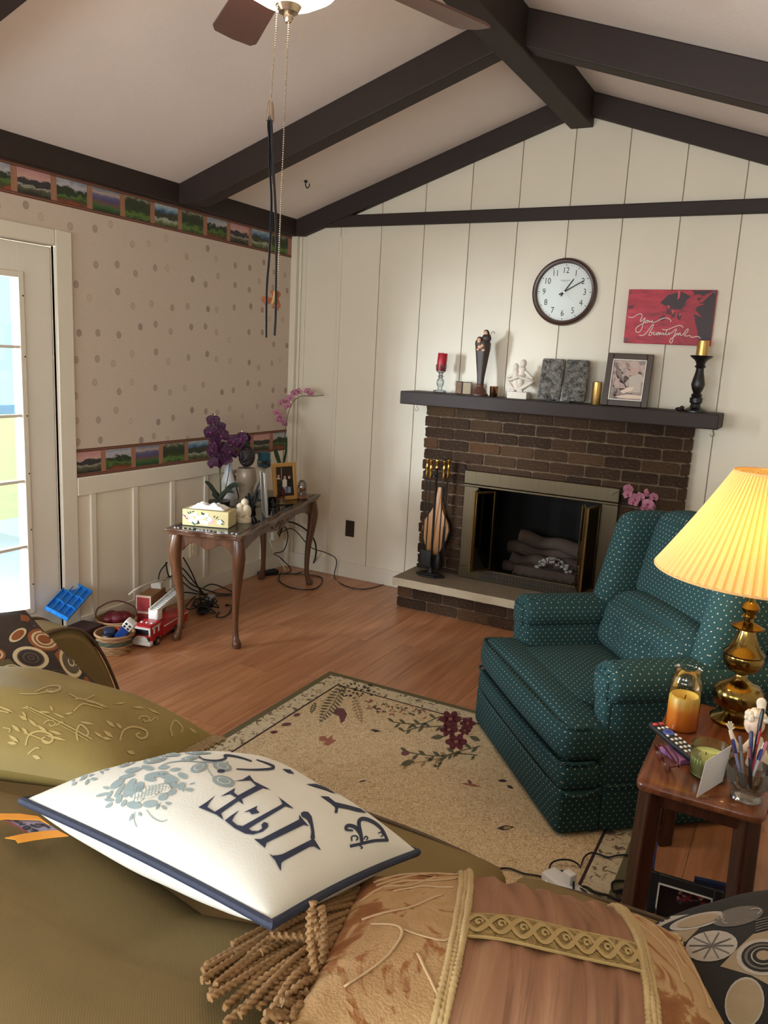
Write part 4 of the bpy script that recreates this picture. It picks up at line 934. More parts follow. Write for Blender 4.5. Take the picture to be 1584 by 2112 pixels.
M_pink = mat('pink_petal', (196, 140, 156), .55, c2=(168, 92, 122), ns=40); M_mag = mat('magenta_lip', (140, 40, 84), .5)
M_stem = mat('green_stem', (74, 84, 50), .6); M_leafd = mat('dark_green_leaf', (38, 52, 38), .4, c2=(28, 40, 30), ns=8); M_bud = mat('bud_cream', (226, 196, 166), .5)
pb = at(452, 1052, 2, TT); t = thing('purple_orchid', 'artificial dark purple orchid with broad leaves in a pot on the console table', 'orchid', pb)
k_ = mpp(pb); G().lathe([(17 * k_, 0), (21 * k_, 5 * k_), (22 * k_, 20 * k_), (19 * k_, 20 * k_), (2 * k_, 17 * k_)], 20).build('pot', M_black, t)
for P in (((455, 1035), (454, 990), (455, 940), (450, 890), (442, 860)), ((458, 1035), (470, 985), (476, 940), (488, 910), (497, 898)), ((452, 1035), (456, 1010), (452, 960))): G().tube(smooth_path([P3(t, *q) for q in P], 6), 0.0028, 6).build('stem', M_stem, t)
rr = random.Random(11)
for (x, y, s_) in ((440, 868, 15), (452, 884, 17), (438, 892, 18), (458, 900, 18), (446, 912, 18), (440, 928, 17), (460, 926, 16), (474, 932, 15), (446, 944, 15), (464, 944, 14), (443, 956, 14), (452, 958, 12), (484, 912, 16), (500, 905, 16), (490, 918, 14), (508, 903, 12), (478, 935, 13), (470, 950, 12)):
    orchid_bloom('blossom', M_purp, M_purp2, t, P3(t, x, y) + FWD * rr.uniform(-.03, .03), s_ * k_, -FWD + Vector((rr.uniform(-.5, .5), rr.uniform(-.3, .3), rr.uniform(-.5, .5))), rr.uniform(-.5, .5))
g = G(); [g.ball(P3(t, *q), (0.007, 0.006, 0.009)) for q in ((437, 857), (443, 856), (499, 891), (506, 893))]; g.build('buds', M_bud, t)
def broad_leaf(t_, pxs, w, m_=None, off=0):
    P = smooth_path([P3(t_, *q) - FWD * off for q in pxs], 5); g = G(); N_ = len(P)
    def fn(u, v):
        i = min(N_ - 2, int(v * (N_ - 1))); f = v * (N_ - 1) - i; c = P[i].lerp(P[i + 1], f); d = (P[i + 1] - P[i]).normalized(); s_ = d.cross(FWD).normalized() * .75 + FWD * .5
        ww = w * (sin(pi * (v * .9 + .08)) ** .6); a = 2 * u - 1
        return c + s_ * (ww * a) + Vector((0, 0, -1)) * (w * .3 * (1 - a * a))
    g.grid(fn, 6, N_ * 1); g.build('leaf', m_ or M_leafd, t_, ang=180)
broad_leaf(t, [(456, 1026), (444, 1014), (434, 1000), (424, 993)], 0.020, off=.02); broad_leaf(t, [(458, 1028), (470, 1010), (484, 1000), (494, 1002)], 0.022, off=.02); broad_leaf(t, [(456, 1028), (464, 1018), (474, 1012), (486, 1016)], 0.02, off=.05); broad_leaf(t, [(454, 1030), (446, 1022), (440, 1018)], 0.018, off=.04)

# white spray bottle, heart ornament
def lath(name, label, cat, px, py, prof, m_, part='body', n_=24, extra=None, rot=None):
    p = ontable(px, py); k_ = mpp(p); t_ = thing(name, label, cat, p); G().lathe([(r * k_, h * k_) for r, h in prof], n_, rot or I4).build(part, m_, t_)
    return t_, k_
t, k_ = lath('spray_bottle', 'slim white bottle standing behind the purple orchid leaves', 'bottle', 470, 1040, [(14, 0), (15, 3), (15, 45), (11, 58), (8, 66), (8, 70)], mat('white_plastic', (222, 224, 230), .35))
G().lathe([(8 * k_, 70 * k_), (7.5 * k_, 84 * k_), (6 * k_, 90 * k_), (1e-4, 92 * k_)], 20).build('cap', mat('blue_white_cap', (206, 214, 228), .35), t)
p = ontable(495, 1038); t = thing('heart_ornament', 'small amber and leopard patterned heart ornament beside the white bottle', 'ornament', p)
M_amb = mat('amber_glaze', (178, 116, 44), .15, c2=(60, 34, 20), ns=50); M_leo = mat('leopard_print', (224, 200, 170), .4, c2=(30, 22, 18), ns=110)
hp_ = []
for i in range(24):
    a = 2 * pi * i / 24; hp_.append((0.0016 * 16 * sin(a) ** 3, 0.0016 * (13 * cos(a) - 5 * cos(2 * a) - 2 * cos(3 * a) - cos(4 * a))))
k_ = mpp(p)
fr = frame(P3(t, 487, 985), RIGHT, -DOWN, -FWD); G().prism(hp_, -0.012, 0.012, fr).build('lower_heart', M_amb, t, bevel=0.004); fr = frame(P3(t, 482, 973), RIGHT, -DOWN, -FWD); G().prism([(a * .8, b * .8) for a, b in hp_], -0.014, 0.0, fr).build('upper_heart', M_leo, t, bevel=0.003)
G().cyl(P3(t, 486, 998), (0, 0, 0.002), 0.004).lathe([(0.02, 0), (0.02, .004), (0.005, .008)], 16).build('stand', M_black, t)

# frosted vase with woven ball on top
t, k_ = lath('frosted_vase', 'smoky glass vase carrying a dark woven ball, right of the orchid', 'vase', 507, 1046, [(14, 0), (16, 6), (13, 26), (15, 40), (21, 56), (20, 72), (17, 82)], mat('smoky_glass', (150, 134, 116), .25, c2=(128, 110, 94), ns=10))
bc = ontable(507, 1046); t2 = thing('woven_ball', 'dark brown woven openwork ball resting in the smoky glass vase', 'decor ball', bc + Vector((0, 0, 89 * k_)))
M_weave = mat('dark_rattan', (46, 34, 34), .55, c2=(30, 22, 24), ns=60); g = G(); rr = random.Random(4)
for j in range(30):
    ax_ = Vector((rr.gauss(0, 1), rr.gauss(0, 1), rr.gauss(0, 1))).normalized(); u_ = ax_.orthogonal().normalized(); w_ = ax_.cross(u_)
    g.tube([Vector((u_ * cos(a) + w_ * sin(a)).to_tuple()) * (15.5 * k_) * rr.uniform(.97, 1.03) for a in [2 * pi * i / 24 for i in range(24)]], 1.4 * k_, 5, Matrix.Diagonal((1, 1, 1.35, 1)), closed=True)
g.ball((0, 0, 0), (13 * k_, 13 * k_, 18 * k_)); o = g.build('woven_strands', M_weave, t2); o.location = (0, 0, 17 * k_)
# dark strap leaves left of the frame
p = ontable(520, 1052); t = thing('dark_blade_plant', 'short plant with stiff black-green blade leaves next to the leaning frame', 'plant', p)
G().lathe([(0.02, 0), (0.026, 0.03), (0.022, 0.032), (0.002, .028)], 16).build('pot', M_black, t)
for P in (((518, 1042), (526, 1020), (536, 992)), ((520, 1044), (516, 1026), (512, 1016)), ((522, 1044), (530, 1030), (532, 1012)), ((516, 1044), (510, 1030), (508, 1022))): broad_leaf(t, P, 0.013, mat('black_green', (24, 26, 32), .4), .01)

# silver frame seen from its edge, standing on the table
a, b = ontable(551, 1068), ontable(534, 1040); t = thing('silver_photo_frame', 'thin silver photo frame seen nearly edge-on on the console table', 'photo frame', a)
d = (a - b); d.z = 0; d.normalize(); up = Vector((0, 0, 1)); bk = Vector((-d.y, d.x, 0)); hgt = (P3(t, 533, 962) - Vector((0, 0, 0))).z
ux_ = Vector((-d.x, -d.y, 0)); top = (up * .96 + Vector((-.10, .02, 0))).normalized()
fr = frame((0, 0, 0), ux_, ux_.cross(top) * -1, top); M_silv = mat('silver_frame', (150, 142, 132), .3, .6); M_fp2 = mat('framed_print_dim', (104, 96, 88), .4, c2=(60, 54, 50), ns=18)
hg = 0.262; g = G(); g.bb(0, .014, -.008, .008, 0, hg, fr).bb(.19, .204, -.008, .008, 0, hg, fr).bb(.014, .19, -.008, .008, 0, .014, fr).bb(.014, .19, -.008, .008, hg - .014, hg, fr); g.build('moulding', M_silv, t, bevel=.002); G().bb(.014, .19, -.003, .003, .014, hg - .014, fr).build('photograph', M_fp2, t, smooth=False)

# teal candle in a tall glass stem
t, k_ = lath('teal_candle_stand', 'tall glass candle stand behind the photo frames', 'candle holder', 543, 1030, [(14, 0), (14, 2), (3, 5), (2.6, 60), (4, 64), (13, 68), (14.5, 72), (14.5, 76)], M_clear)
p = ontable(543, 1030); t = thing('teal_candle', 'teal jar candle held up on the glass stand', 'candle', p + Vector((0, 0, 69 * k_))); G().lathe([(12.5 * k_, 0), (13 * k_, 2 * k_), (13 * k_, 28 * k_), (12 * k_, 29 * k_), (.001, 27 * k_)], 24).build('wax', mat('teal_wax', (24, 84, 104), .4), t)
G().lathe([(14.5 * k_, 6 * k_), (14.5 * k_, 13 * k_)], 24, cap=False).build('glass_band', glass('teal_glass', (90, 170, 180), .2), t)

# gold framed family photograph
pL, pR = ontable(566, 1034), ontable(610, 1029); w_ = (pR - pL).length; t = thing('gold_photo_frame', 'light gold framed group photograph on the console table', 'photo frame', (pL + pR) / 2, math.atan2((pR - pL).y, (pR - pL).x))
hgt = 78 * mpp(pL); ph_b = picframe(t, w_ * 1.08, hgt, 0.026, .014, mat('light_gold', (206, 160, 92), .35, .3, c2=(190, 140, 76), ns=9), RX(radians(-8)), None, mat('night_photo', (34, 28, 26), .3, c2=(60, 44, 36), ns=12))
Q = [mat('print_black', (24, 24, 26), .3), mat('print_skin', (206, 160, 136), .3), mat('print_green', (48, 122, 44), .3), mat('print_white', (226, 218, 208), .3), mat('print_jeans', (134, 150, 176), .3), mat('print_beige', (176, 150, 122), .3), mat('print_maroon', (92, 34, 44), .3)]
fl = []
def person2d(x, y, top, leg, s_=1.0):
    fl.append((z4((x - 13 * s_, y + 45), (x - 11 * s_, y), (x + 11 * s_, y), (x + 13 * s_, y + 45)), leg, 1)); fl.append((z4((x - 16 * s_, y + 4), (x - 15 * s_, y - 40), (x - 6 * s_, y - 50), (x + 6 * s_, y - 50), (x + 15 * s_, y - 40), (x + 16 * s_, y + 4)), top, 2)); fl.append((ell(x, y - 60, 8, 11, 0, 10), 1, 3))
fl.append((z4((720, 620), (750, 615), (752, 800), (722, 800)), 5, 0)); fl.append((z4((790, 610), (795, 610), (796, 700), (792, 700)), 5, 0))
person2d(702, 728, 0, 4); person2d(742, 735, 2, 0); person2d(772, 728, 3, 0); person2d(815, 735, 3, 4); person2d(845, 735, 0, 4)
fl += [(ell(755, 790, 14, 22, 0), 6, 4), (ell(805, 775, 14, 26, 0), 6, 4)]
printed('group_print', [ph_b], fl, Q, t, (340, 780), 480 / 1584, .0005, 20)

# glass votives, dome clock
for (x, y, c_, nm, lb) in ((562, 1044, (110, 84, 130), 'purple_votive', 'small purple glass votive on the console table'), (579, 1040, (226, 216, 200), 'clear_votive', 'small clear glass votive in front of the gold frame')):
    t, k_ = lath(nm, lb, 'votive', x, y, [(8, 0), (9, 1), (9.5, 18), (8.8, 18), (8, 4), (.1, 3.5)], glass(nm, c_, .05)); G().lathe([(7.5 * k_, 2 * k_), (7.8 * k_, 9 * k_), (.001, 9 * k_)], 16).build('wax', mat(nm + '_wax', c_, .4), t)
t, k_ = lath('glass_dome', 'small glass dome on a wooden base at the far end of the console table', 'glass dome', 622, 1027, [(13, 0), (14, 1), (14, 4), (11, 6), (11, 8)], mat('dome_base', (128, 84, 52), .35), 'wood_base')
G().lathe([(10 * k_, 8 * k_), (10 * k_, 24 * k_), (8 * k_, 32 * k_), (4 * k_, 37 * k_), (.001, 38 * k_)], 20, cap=False).build('dome', M_clear, t); g = G()
for j in range(14): g.ball((random.uniform(-5, 5) * k_, random.uniform(-5, 5) * k_, random.uniform(12, 28) * k_), 2.6 * k_, 7, 5)
g.build('dried_flowers', mat('copper_petals', (166, 96, 56), .4, .3), t)

# pink orchid at the back of the table
pb = Vector((0.175, -0.40, TT)); pb = atp(588, 1015, pb, FWD); pb.z = TT
t = thing('pink_orchid', 'arching pink orchid spray in a pot in the room corner', 'orchid', pb); k_ = mpp(pb)
G().lathe([(0.035, 0), (0.045, 0.02), (0.05, 0.085), (0.044, 0.085), (.004, .075)], 20).build('pot', mat('white_pot', (214, 206, 196), .4), t)
G().tube(smooth_path([P3(t, 583, 1000), P3(t, 585, 930), P3(t, 590, 880), P3(t, 595, 850), P3(t, 605, 828), P3(t, 622, 817), P3(t, 645, 817), P3(t, 668, 815)], 6), 0.0026, 6).build('stem', M_stem, t)
rr = random.Random(5)
for (x, y, s_) in ((571, 851, 9), (578, 860, 9), (573, 866, 8), (584, 868, 8), (587, 874, 8), (580, 832, 8), (590, 826, 9), (594, 838, 9), (598, 820, 8), (608, 812, 9), (616, 808, 8), (635, 808, 9), (641, 812, 7)): orchid_bloom('blossom', M_pink, M_mag, t, P3(t, x, y) + FWD * rr.uniform(-.02, .02), s_ * k_, -FWD + Vector((rr.uniform(-.6, .6), rr.uniform(-.3, .3), rr.uniform(-.5, .5))), rr.uniform(-.5, .5))
broad_leaf(t, [(580, 965), (573, 945), (569, 932), (571, 925)], 0.022, mat('mid_green_leaf', (44, 74, 44), .4)); broad_leaf(t, [(582, 965), (586, 950), (590, 930), (592, 900)], 0.012, mat('mid_green_leaf', (44, 74, 44), .4))

# ================================================================ CORDS AND POWER STRIPS
M_cord = mat('black_cord', (20, 19, 19), .5); M_wcord = mat('white_cord', (222, 216, 200), .5); M_bcord = mat('brown_cord', (120, 92, 70), .5)
def cord(name, label, pts, r=0.004, m_=None, end=None):
    P = smooth_path(pts, 7); o_ = Vector((P[0].x, P[0].y, 0)); t_ = thing(name, label, 'cord', o_)
    G().tube([p - o_ for p in P], r, 7).build('cable', m_ or M_cord, t_)
    if end is not None: G().rbox(P[-1] - o_, end, min(end) * .3, 4).build('plug', m_ or M_cord, t_)
    return t_
F_ = lambda x, y, z=0.006: at(x, y, 2, z)
Wl = lambda x, y, off=0.03: at(x, y, 0, off)
cord('power_cable', 'thin black cord trailing along the floor in front of the back baseboard', [Wl(560, 1116, .02), at(600, 1090, 0, .12), at(640, 1128, 1, -.16), at(672, 1140, 1, -.10), at(694, 1155, 1, -.06), F_(690, 1190), F_(712, 1208), F_(750, 1215), F_(790, 1206)], .0036)
cord('power_cable', 'thick black cable looping under the table top towards the far leg', [Wl(575, 1108, .03), at(590, 1078, 0, .16), at(618, 1084, 0, .28), at(645, 1108, 0, .34), at(652, 1140, 0, .34), F_(640, 1172), F_(610, 1184)], .006)
cord('power_cable', 'black cord curving down from the corner outlet to the floor', [Wl(566, 1112, .02), at(585, 1086, 0, .10), at(594, 1105, 0, .12), at(585, 1135, 0, .11), at(566, 1142, 0, .08), at(580, 1152, 0, .06), F_(600, 1178), F_(560, 1186)], .004)
cord('power_cable', 'black cord lying in a flat loop beside the far right table leg', [F_(570, 1184), F_(620, 1184), F_(664, 1192), F_(650, 1214), F_(604, 1213), F_(576, 1198), F_(580, 1180)], .0042)
cord('power_cable', 'white cord dropping from the corner outlet plugs', [Wl(556, 1112, .02), Wl(562, 1130, .04), Wl(574, 1148, .04), F_(588, 1176)], .004, M_wcord)
cord('power_cable', 'white cord arching over the red toy box to the wall', [at(266, 1226, 0, .22), at(290, 1210, 0, .22), at(330, 1197, 0, .16), at(372, 1190, 0, .03)], .0055, M_wcord)
rr = random.Random(9)
tang = [[(342, 1160), (350, 1190), (372, 1170), (400, 1200), (425, 1230)], [(345, 1160), (330, 1180), (330, 1200), (360, 1188), (395, 1215), (440, 1230)], [(372, 1180), (395, 1205), (420, 1215), (455, 1225), (480, 1222), (440, 1205), (420, 1212)], [(378, 1150), (395, 1180), (415, 1222), (440, 1238)], [(330, 1215), (350, 1225), (385, 1222), (430, 1228), (478, 1228)], [(400, 1250), (425, 1262), (430, 1240), (405, 1236), (395, 1252)]]
lbs = ['black cord rising in a loop from behind the red toy box', 'black cord bending low across the wainscot behind the truck', 'black cord looping on the floor between the console table legs', 'straight black cord slanting down behind the near table leg', 'black cord stretched level behind the toy truck', 'black cord coiled on the floor behind the toy truck']
for P, lb in zip(tang, lbs):
    Q_ = []
    for (x, y) in P:
        q_ = at(x, y, 2, .012)
        if q_.x < 0.04: q_ = at(x, y, 0, 0.05 + .02 * rr.random())
        Q_.append(q_)
    cord('power_cable', lb, Q_, .0042)
cord('power_cable', 'short black cord ending in a plug on the floor behind the near table legs', [F_(452, 1262), F_(446, 1272), F_(462, 1272), F_(474, 1262), F_(478, 1250), F_(468, 1248)], .0035, None, (.02, .016, .014))
g = G()
t = thing('cable_tangle', 'heap of tangled black cables and adapters on the floor behind the toy truck', 'cable tangle', F_(425, 1260)); o_ = Vector(t.location)
for j in range(7):
    c_ = Vector((rr.uniform(-.06, .05), rr.uniform(-.10, .10), 0.02)); g.tube(smooth_path([c_ + Vector((rr.uniform(-.09, .09), rr.uniform(-.09, .09), rr.uniform(0, .05))) for _ in range(7)], 6), .004, 6)
g.build('cables', M_cord, t); g = G(); g.rbox((-.03, .03, .02), (.06, .09, .035), .008, 4).rbox((.02, -.05, .018), (.05, .07, .03), .008, 4); g.build('adapters', M_cord, t); G().rbox((-.02, .08, .03), (.05, .06, .01), .003, 4, M=RX(.5)).build('clear_bag', mat('grey_plastic', (150, 150, 150), .3), t)
p = F_(553, 1186, 0); t = thing('power_strip', 'black power strip on the floor beneath the console table', 'power strip', (p.x, p.y, 0), radians(72)); G().rbox((0, 0, .018), (.16, .05, .034), .008, 5).build('housing', M_cord, t); g = G()
for j in range(4): g.rbox((-.055 + .035 * j, 0, .037), (.02, .02, .006), .003, 3)
g.build('sockets', mat('dark_grey', (50, 50, 52), .5), t)
p = Wl(563, 1098, .0); t = thing('wall_adapter', 'cream plug adapter in the corner outlet under the console table', 'adapter', (0.016, -0.19, .27)); G().rbox((.018, 0, .01), (.034, .07, .10), .008, 4).build('housing', M_wcord, t)

# ================================================================ TOYS BY THE DOOR
M_tr = mat('toy_red', (176, 24, 34), .3); M_trw = mat('toy_white', (226, 224, 218), .3); M_tblk = mat('toy_black', (26, 26, 28), .5); M_chrome = mat('toy_chrome', (210, 206, 200), .12, .9)
f0, f1 = Vector((0.347, -1.895, 0)), Vector((0.442, -1.843, 0)); ang = math.atan2((f1 - f0).y, (f1 - f0).x) * .45
t = thing('toy_fire_truck', 'red toy fire truck with white ladder and chrome bumper parked by the table leg', 'toy truck', (f0 + f1) / 2, radians(14))
w_ = 0.108
G().rbox((0, .065, .075), (w_, .125, .095), .012, 6).build('cab', M_tr, t); G().bb(-w_ / 2 + .006, w_ / 2 - .006, .0, .010, .072, .108).build('windscreen', M_tblk, t, bevel=.003)
g = G(); g.bb(-w_ / 2 + .002, w_ / 2 - .002, -.001, .006, .104, .113).bb(-w_ / 2 + .002, -w_ / 2 + .010, -.001, .006, .07, .11).bb(w_ / 2 - .010, w_ / 2 - .002, -.001, .006, .07, .11).bb(w_ / 2 - .004, w_ / 2 + .0015, .03, .045, .075, .112).bb(w_ / 2 - .004, w_ / 2 + .0015, .075, .09, .075, .112).bb(w_ / 2 - .004, w_ / 2 + .0015, .02, .1, .106, .113); g.build('window_trim', M_trw, t)
G().bb(-w_ / 2 - .004, w_ / 2 + .004, -.012, .02, .018, .040).prism([(-.045, .04), (.045, .04), (.04, .055), (.02, .066), (-.02, .066), (-.04, .055)], -.004, .008, frame((0, 0, 0), (1, 0, 0), (0, 0, 1), (0, -1, 0))).build('bumper', M_trw, t, bevel=.003)
g = G(); [g.bb(x - .007, x + .007, -.006, .002, .046, .060) for x in (-.042, .042)]; g.build('headlights', M_tblk, t, bevel=.001)
G().rbox((0, .27, .062), (w_, .29, .065), .006, 5).build('rear_body', M_tr, t); G().bb(-w_ / 2 - .001, w_ / 2 + .001, .14, .41, .080, .086).build('side_stripe', M_trw, t)
g = G(); [g.ball((x, .055, .123), (.008, .008, .006), 8, 5) for x in (-.03, 0, .03)]; g.build('beacons', M_trw, t)
G().rbox((-.01, .16, .135), (.06, .055, .06), .008, 5).build('turret', M_trw, t)
ld = G(); Lf = RX(radians(9)); [ld.bb(x - .004, x + .004, .16, .44, .13, .150, Lf) for x in (-.034, .014)]
for j in range(13): ld.bb(-.034, .014, .175 + .02 * j, .181 + .02 * j, .137, .143, Lf)
ld.build('ladder', M_trw, t); G().bb(-.03, .01, .17, .43, .128, .132, Lf).build('ladder_bed', M_tblk, t)
for y in (.07, .27, .34):
    for sx in (-1, 1):
        o = G().cyl((sx * (w_ / 2 - .02), y, .024), (sx * (w_ / 2 + .004), y, .024), .024, n=20).build('wheel', M_tblk, t, bevel=.002); G().cyl((sx * (w_ / 2 + .003), y, .024), (sx * (w_ / 2 + .007), y, .024), .012, n=14).build('hub', M_chrome, o)
def weave_basket(name, label, c, r0, r1, h, handle, mk):
    t_ = thing(name, label, 'basket', c); mm = [mat('splint_tan', (176, 138, 98), .7, c2=(150, 112, 74), ns=30), mat('splint_green', (72, 84, 70), .7), mat('splint_rust', (120, 62, 48), .7)]
    rows = 8
    for j in range(rows):
        z0 = h * j / rows; z1 = h * (j + 1) / rows; n_ = 40
        g = G(); g.lathe([(r0 + (r1 - r0) * z0 / h, z0 + .001), (r0 + (r1 - r0) * (z0 + z1) / 2 / h + .002, (z0 + z1) / 2), (r0 + (r1 - r0) * z1 / h, z1 - .001)], n_, cap=False, mod=lambda a, s_: 1 + .04 * sin(9 * a + pi * j)); g.build('splint_row', mm[mk[j % len(mk)]], t_, ang=60)
    g = G(); g.lathe([(.001, .002), (r0 * .97, .002)], 24, cap=False); g.lathe([(r0 * .96, .001), (r1 * .95, h * .98)], 24, cap=False); g.build('lining', mm[0], t_)
    G().tube([(r1 * cos(a), r1 * sin(a), h) for a in [2 * pi * i / 32 for i in range(32)]], .007, 8, closed=True).build('rim', mm[0], t_)
    if handle: G().tube(smooth_path([(-r1, 0, h), (-r1 * .9, 0, h + handle * .6), (0, 0, h + handle), (r1 * .9, 0, h + handle * .6), (r1, 0, h)], 6), .007, 6, RZ(handle * 8), flat=(.5, 1.3)).build('handle', mat('dark_splint', (82, 44, 40), .6), t_)
    return t_
bc = Vector((0.322, -1.985, 0)); weave_basket('woven_basket', 'tan woven basket with green band full of toys by the sofa arm', bc, .075, .098, .105, 0, (0, 0, 0, 0, 1, 1, 0))
for (dx, dy, z, s_, c_, nm, lb) in ((-.035, -.005, .10, (.07, .055, .05), (30, 44, 74), 'toy_block', 'navy toy lying in the tan basket'), (-.01, .05, .105, (.06, .04, .04), (150, 60, 40), 'toy_block', 'rust coloured toy at the back of the tan basket'), (.005, -.058, .1, (.05, .034, .04), (28, 28, 34), 'toy_block', 'black toy at the left side of the tan basket')):
    tag(G().rbox((0, 0, s_[2] / 2), s_, .01, 5, M=RZ(dx * 20)).build(nm, mat('toy_%d_%d' % c_[:2], c_, .4), loc=bc + Vector((dx, dy, z - .03))), lb, 'toy')
q = bc + Vector((.04, -.01, .085)); t = thing('toy_police_car', 'blue and white toy car standing on end in the tan basket', 'toy car', q); mq = RZ(.4) @ RY(radians(38)) @ RX(.2)
G().rbox((0, 0, .06), (.05, .045, .12), .01, 6, M=mq).build('body', mat('toy_blue', (22, 54, 116), .3), t); G().rbox((0, 0, .115), (.056, .05, .05), .01, 5, M=mq).build('white_end', M_trw, t); g = G(); [g.bb(-.018 + .022 * j, -.006 + .022 * j, -.027, -.022, .10 + .02 * i, .112 + .02 * i, mq) for j in range(2) for i in range(2)]; g.build('checkers', M_tblk, t)
bc2 = Vector((0.150, -1.812, 0)); weave_basket('handled_basket', 'dark red handled basket behind the tan basket', bc2, .085, .106, .10, .10, (2,))
M_rbag = mat('red_velvet', (112, 16, 30), .5, c2=(74, 10, 22), ns=14)
g = G()
for j in range(7): g.ball((rr.uniform(-.045, .045), rr.uniform(-.045, .045), .10 + rr.uniform(-.015, .02)), (rr.uniform(.03, .05), rr.uniform(.03, .05), rr.uniform(.025, .04)), 10, 7)
tag(g.build('red_cloth_bundle', M_rbag, loc=bc2 + Vector((0, 0, .0))), 'crumpled dark red cloth heaped in the handled basket', 'cloth')
# red and cream toy fire station box
bxp = Vector((0.17, -1.70, 0)); t = thing('toy_fire_station', 'tall red fronted toy garage with brown side behind the toy truck', 'toy box', (0.205, -1.655, 0), radians(20))
G().box((0, .09, .10), (.085, .20, .20)).build('carcass', mat('cardboard_brown', (150, 108, 70), .7), t, bevel=.002); G().bb(-.044, .044, -.016, -.008, .0, .205).build('front_frame', mat('cream_card', (226, 200, 178), .5), t); 
for z0, z1 in ((.02, .10), (.115, .195)): G().bb(-.036, .036, -.0185, -.015, z0, z1).build('red_panel', mat('brick_red_print', (168, 56, 58), .5), t)
G().cyl((.042, .10, .10), (.060, .10, .10), .008).build('knob', mat('cardboard_brown', (150, 108, 70), .7), t)
G().bb(-.03, .03, .15, .20, .20, .235).build('white_card', M_trw, t)
# blue tray on a dark box with teal balls
p = Vector((0.125, -2.035, 0)); t = thing('dark_toy_box', 'dark plum storage box against the wall next to the door', 'box', p, radians(8)); G().rbox((0, 0, .055), (.14, .19, .11), .008, 5).build('body', mat('plum_box', (58, 34, 38), .5), t)
tr_c = Vector((0.115, -2.03, .135)); t = thing('blue_sorting_tray', 'bright blue compartment tray tipped on top of the dark box', 'tray', Vector((tr_c.x, tr_c.y, .112))); M_blu = mat('bright_blue_plastic', (44, 138, 224), .35)
A, B, D_ = at(91, 1257, 0, .06), at(138, 1282, 0, .16), at(176, 1226, 0, .06)
# frame of the tray from its pixel corners, lying at box height
ex = (B - A); ey = (D_ - A); ez = ex.cross(ey).normalized(); lx, ly = ex.length, ey.length; ex.normalize(); ey = ez.cross(ex)
A.z += .0; fr = frame(A - Vector(t.location), ex, ey, ez); print('tray', lx, ly)
g = G(); hh_ = .026; g.bb(0, lx, 0, ly, 0, .004, fr).bb(0, .004, 0, ly, 0, hh_, fr).bb(lx - .004, lx, 0, ly, 0, hh_, fr).bb(0, lx, 0, .004, 0, hh_, fr).bb(0, lx, ly - .004, ly, 0, hh_, fr); g.build('tray_shell', M_blu, t)
for i in range(1, 3):
    y = ly * i / 3; G().prism([(0, 0), (lx, 0)] + [(lx * (1 - j / 16), hh_ * (.55 + .75 * abs(sin(pi * 2 * j / 16)) ** .5 * .6)) for j in range(17)], -.002, .002, fr @ frame((0, y, 0), (1, 0, 0), (0, 0, 1), (0, -1, 0))).build('divider', M_blu, t, smooth=False)
for i in range(1, 4): G().bb(lx * i / 4 - .002, lx * i / 4 + .002, 0, ly, 0, hh_ * .85, fr).build('divider', M_blu, t, smooth=False)
for (x, y, r, lb) in ((112, 1268, .030, 'larger teal ball beneath the blue tray'), (132, 1276, .022, 'small teal ball beneath the blue tray')):
    q = at(x, y, 2, .072 + r); tag(G().ball((0, 0, 0), r, 18, 12).build('teal_ball', mat('teal_rubber', (74, 130, 146), .45, c2=(58, 110, 128), ns=12), loc=q), lb, 'ball', )
q = at(85, 1275, 2, .10); tag(G().box((0, 0, .004), (.14, .09, .004), RZ(.5)).build('grey_folder', mat('pale_grey_card', (170, 178, 190), .5), loc=(q.x, q.y, .075)), 'pale grey card lying beside the teal balls', 'card')
t = thing('black_tote', 'low black bin holding the teal balls by the door', 'bin', (0.15, -2.275, 0)); G().rbox((0, 0, .036), (.24, .17, .072), .01, 5).build('body', M_tblk, t)

# ================================================================ RUG
RUG = (1.393, 3.062, -3.95, -1.567); rcx, rcy = (RUG[0] + RUG[1]) / 2, (RUG[2] + RUG[3]) / 2; rhw, rhl = (RUG[1] - RUG[0]) / 2, (RUG[3] - RUG[2]) / 2
n = N('woven_rug'); q = n.sep(n.co('Object')); dd = n.math('MINIMUM', n.math('SUBTRACT', rhw, n.math('ABSOLUTE', q[0])), n.math('SUBTRACT', rhl, n.math('ABSOLUTE', q[1])))
v2 = n.comb(q[0], q[1]); wv = n.voro(v2, 75, 1.0, 'SMOOTH_F1', dim='2D'); nf = n.noise(v2, 46, 2, .5, 2.5)
field = n.ramp(nf, [(.40, lin((176, 148, 108))), (.50, lin((224, 204, 166))), (.60, lin((184, 156, 116)))]); 
bn = n.noise(v2, 34, 3, .6, 1.0); bc_ = n.ramp(bn, [(.40, lin((206, 192, 160))), (.56, lin((196, 180, 146))), (.62, lin((112, 84, 66))), (.70, lin((90, 92, 68)))])
c_ = n.mix(n.math('LESS_THAN', dd, .128), field, lin((54, 32, 30))); c_ = n.mix(n.math('LESS_THAN', dd, .118), c_, bc_); c_ = n.mix(n.math('LESS_THAN', dd, .034), c_, lin((100, 92, 62)))
n.set(c_, .9); n.bump(n.noise(n.co(), 420, 2), .35, .002); M_rug = n.mat
rug = thing('area_rug', 'beige floral area rug with olive border in front of the sofa', 'rug', (rcx, rcy, 0)); rp = G().box((0, 0, .0045), (2 * rhw, 2 * rhl, .009)).build('woven_field', M_rug, rug, smooth=False, bevel=.003)
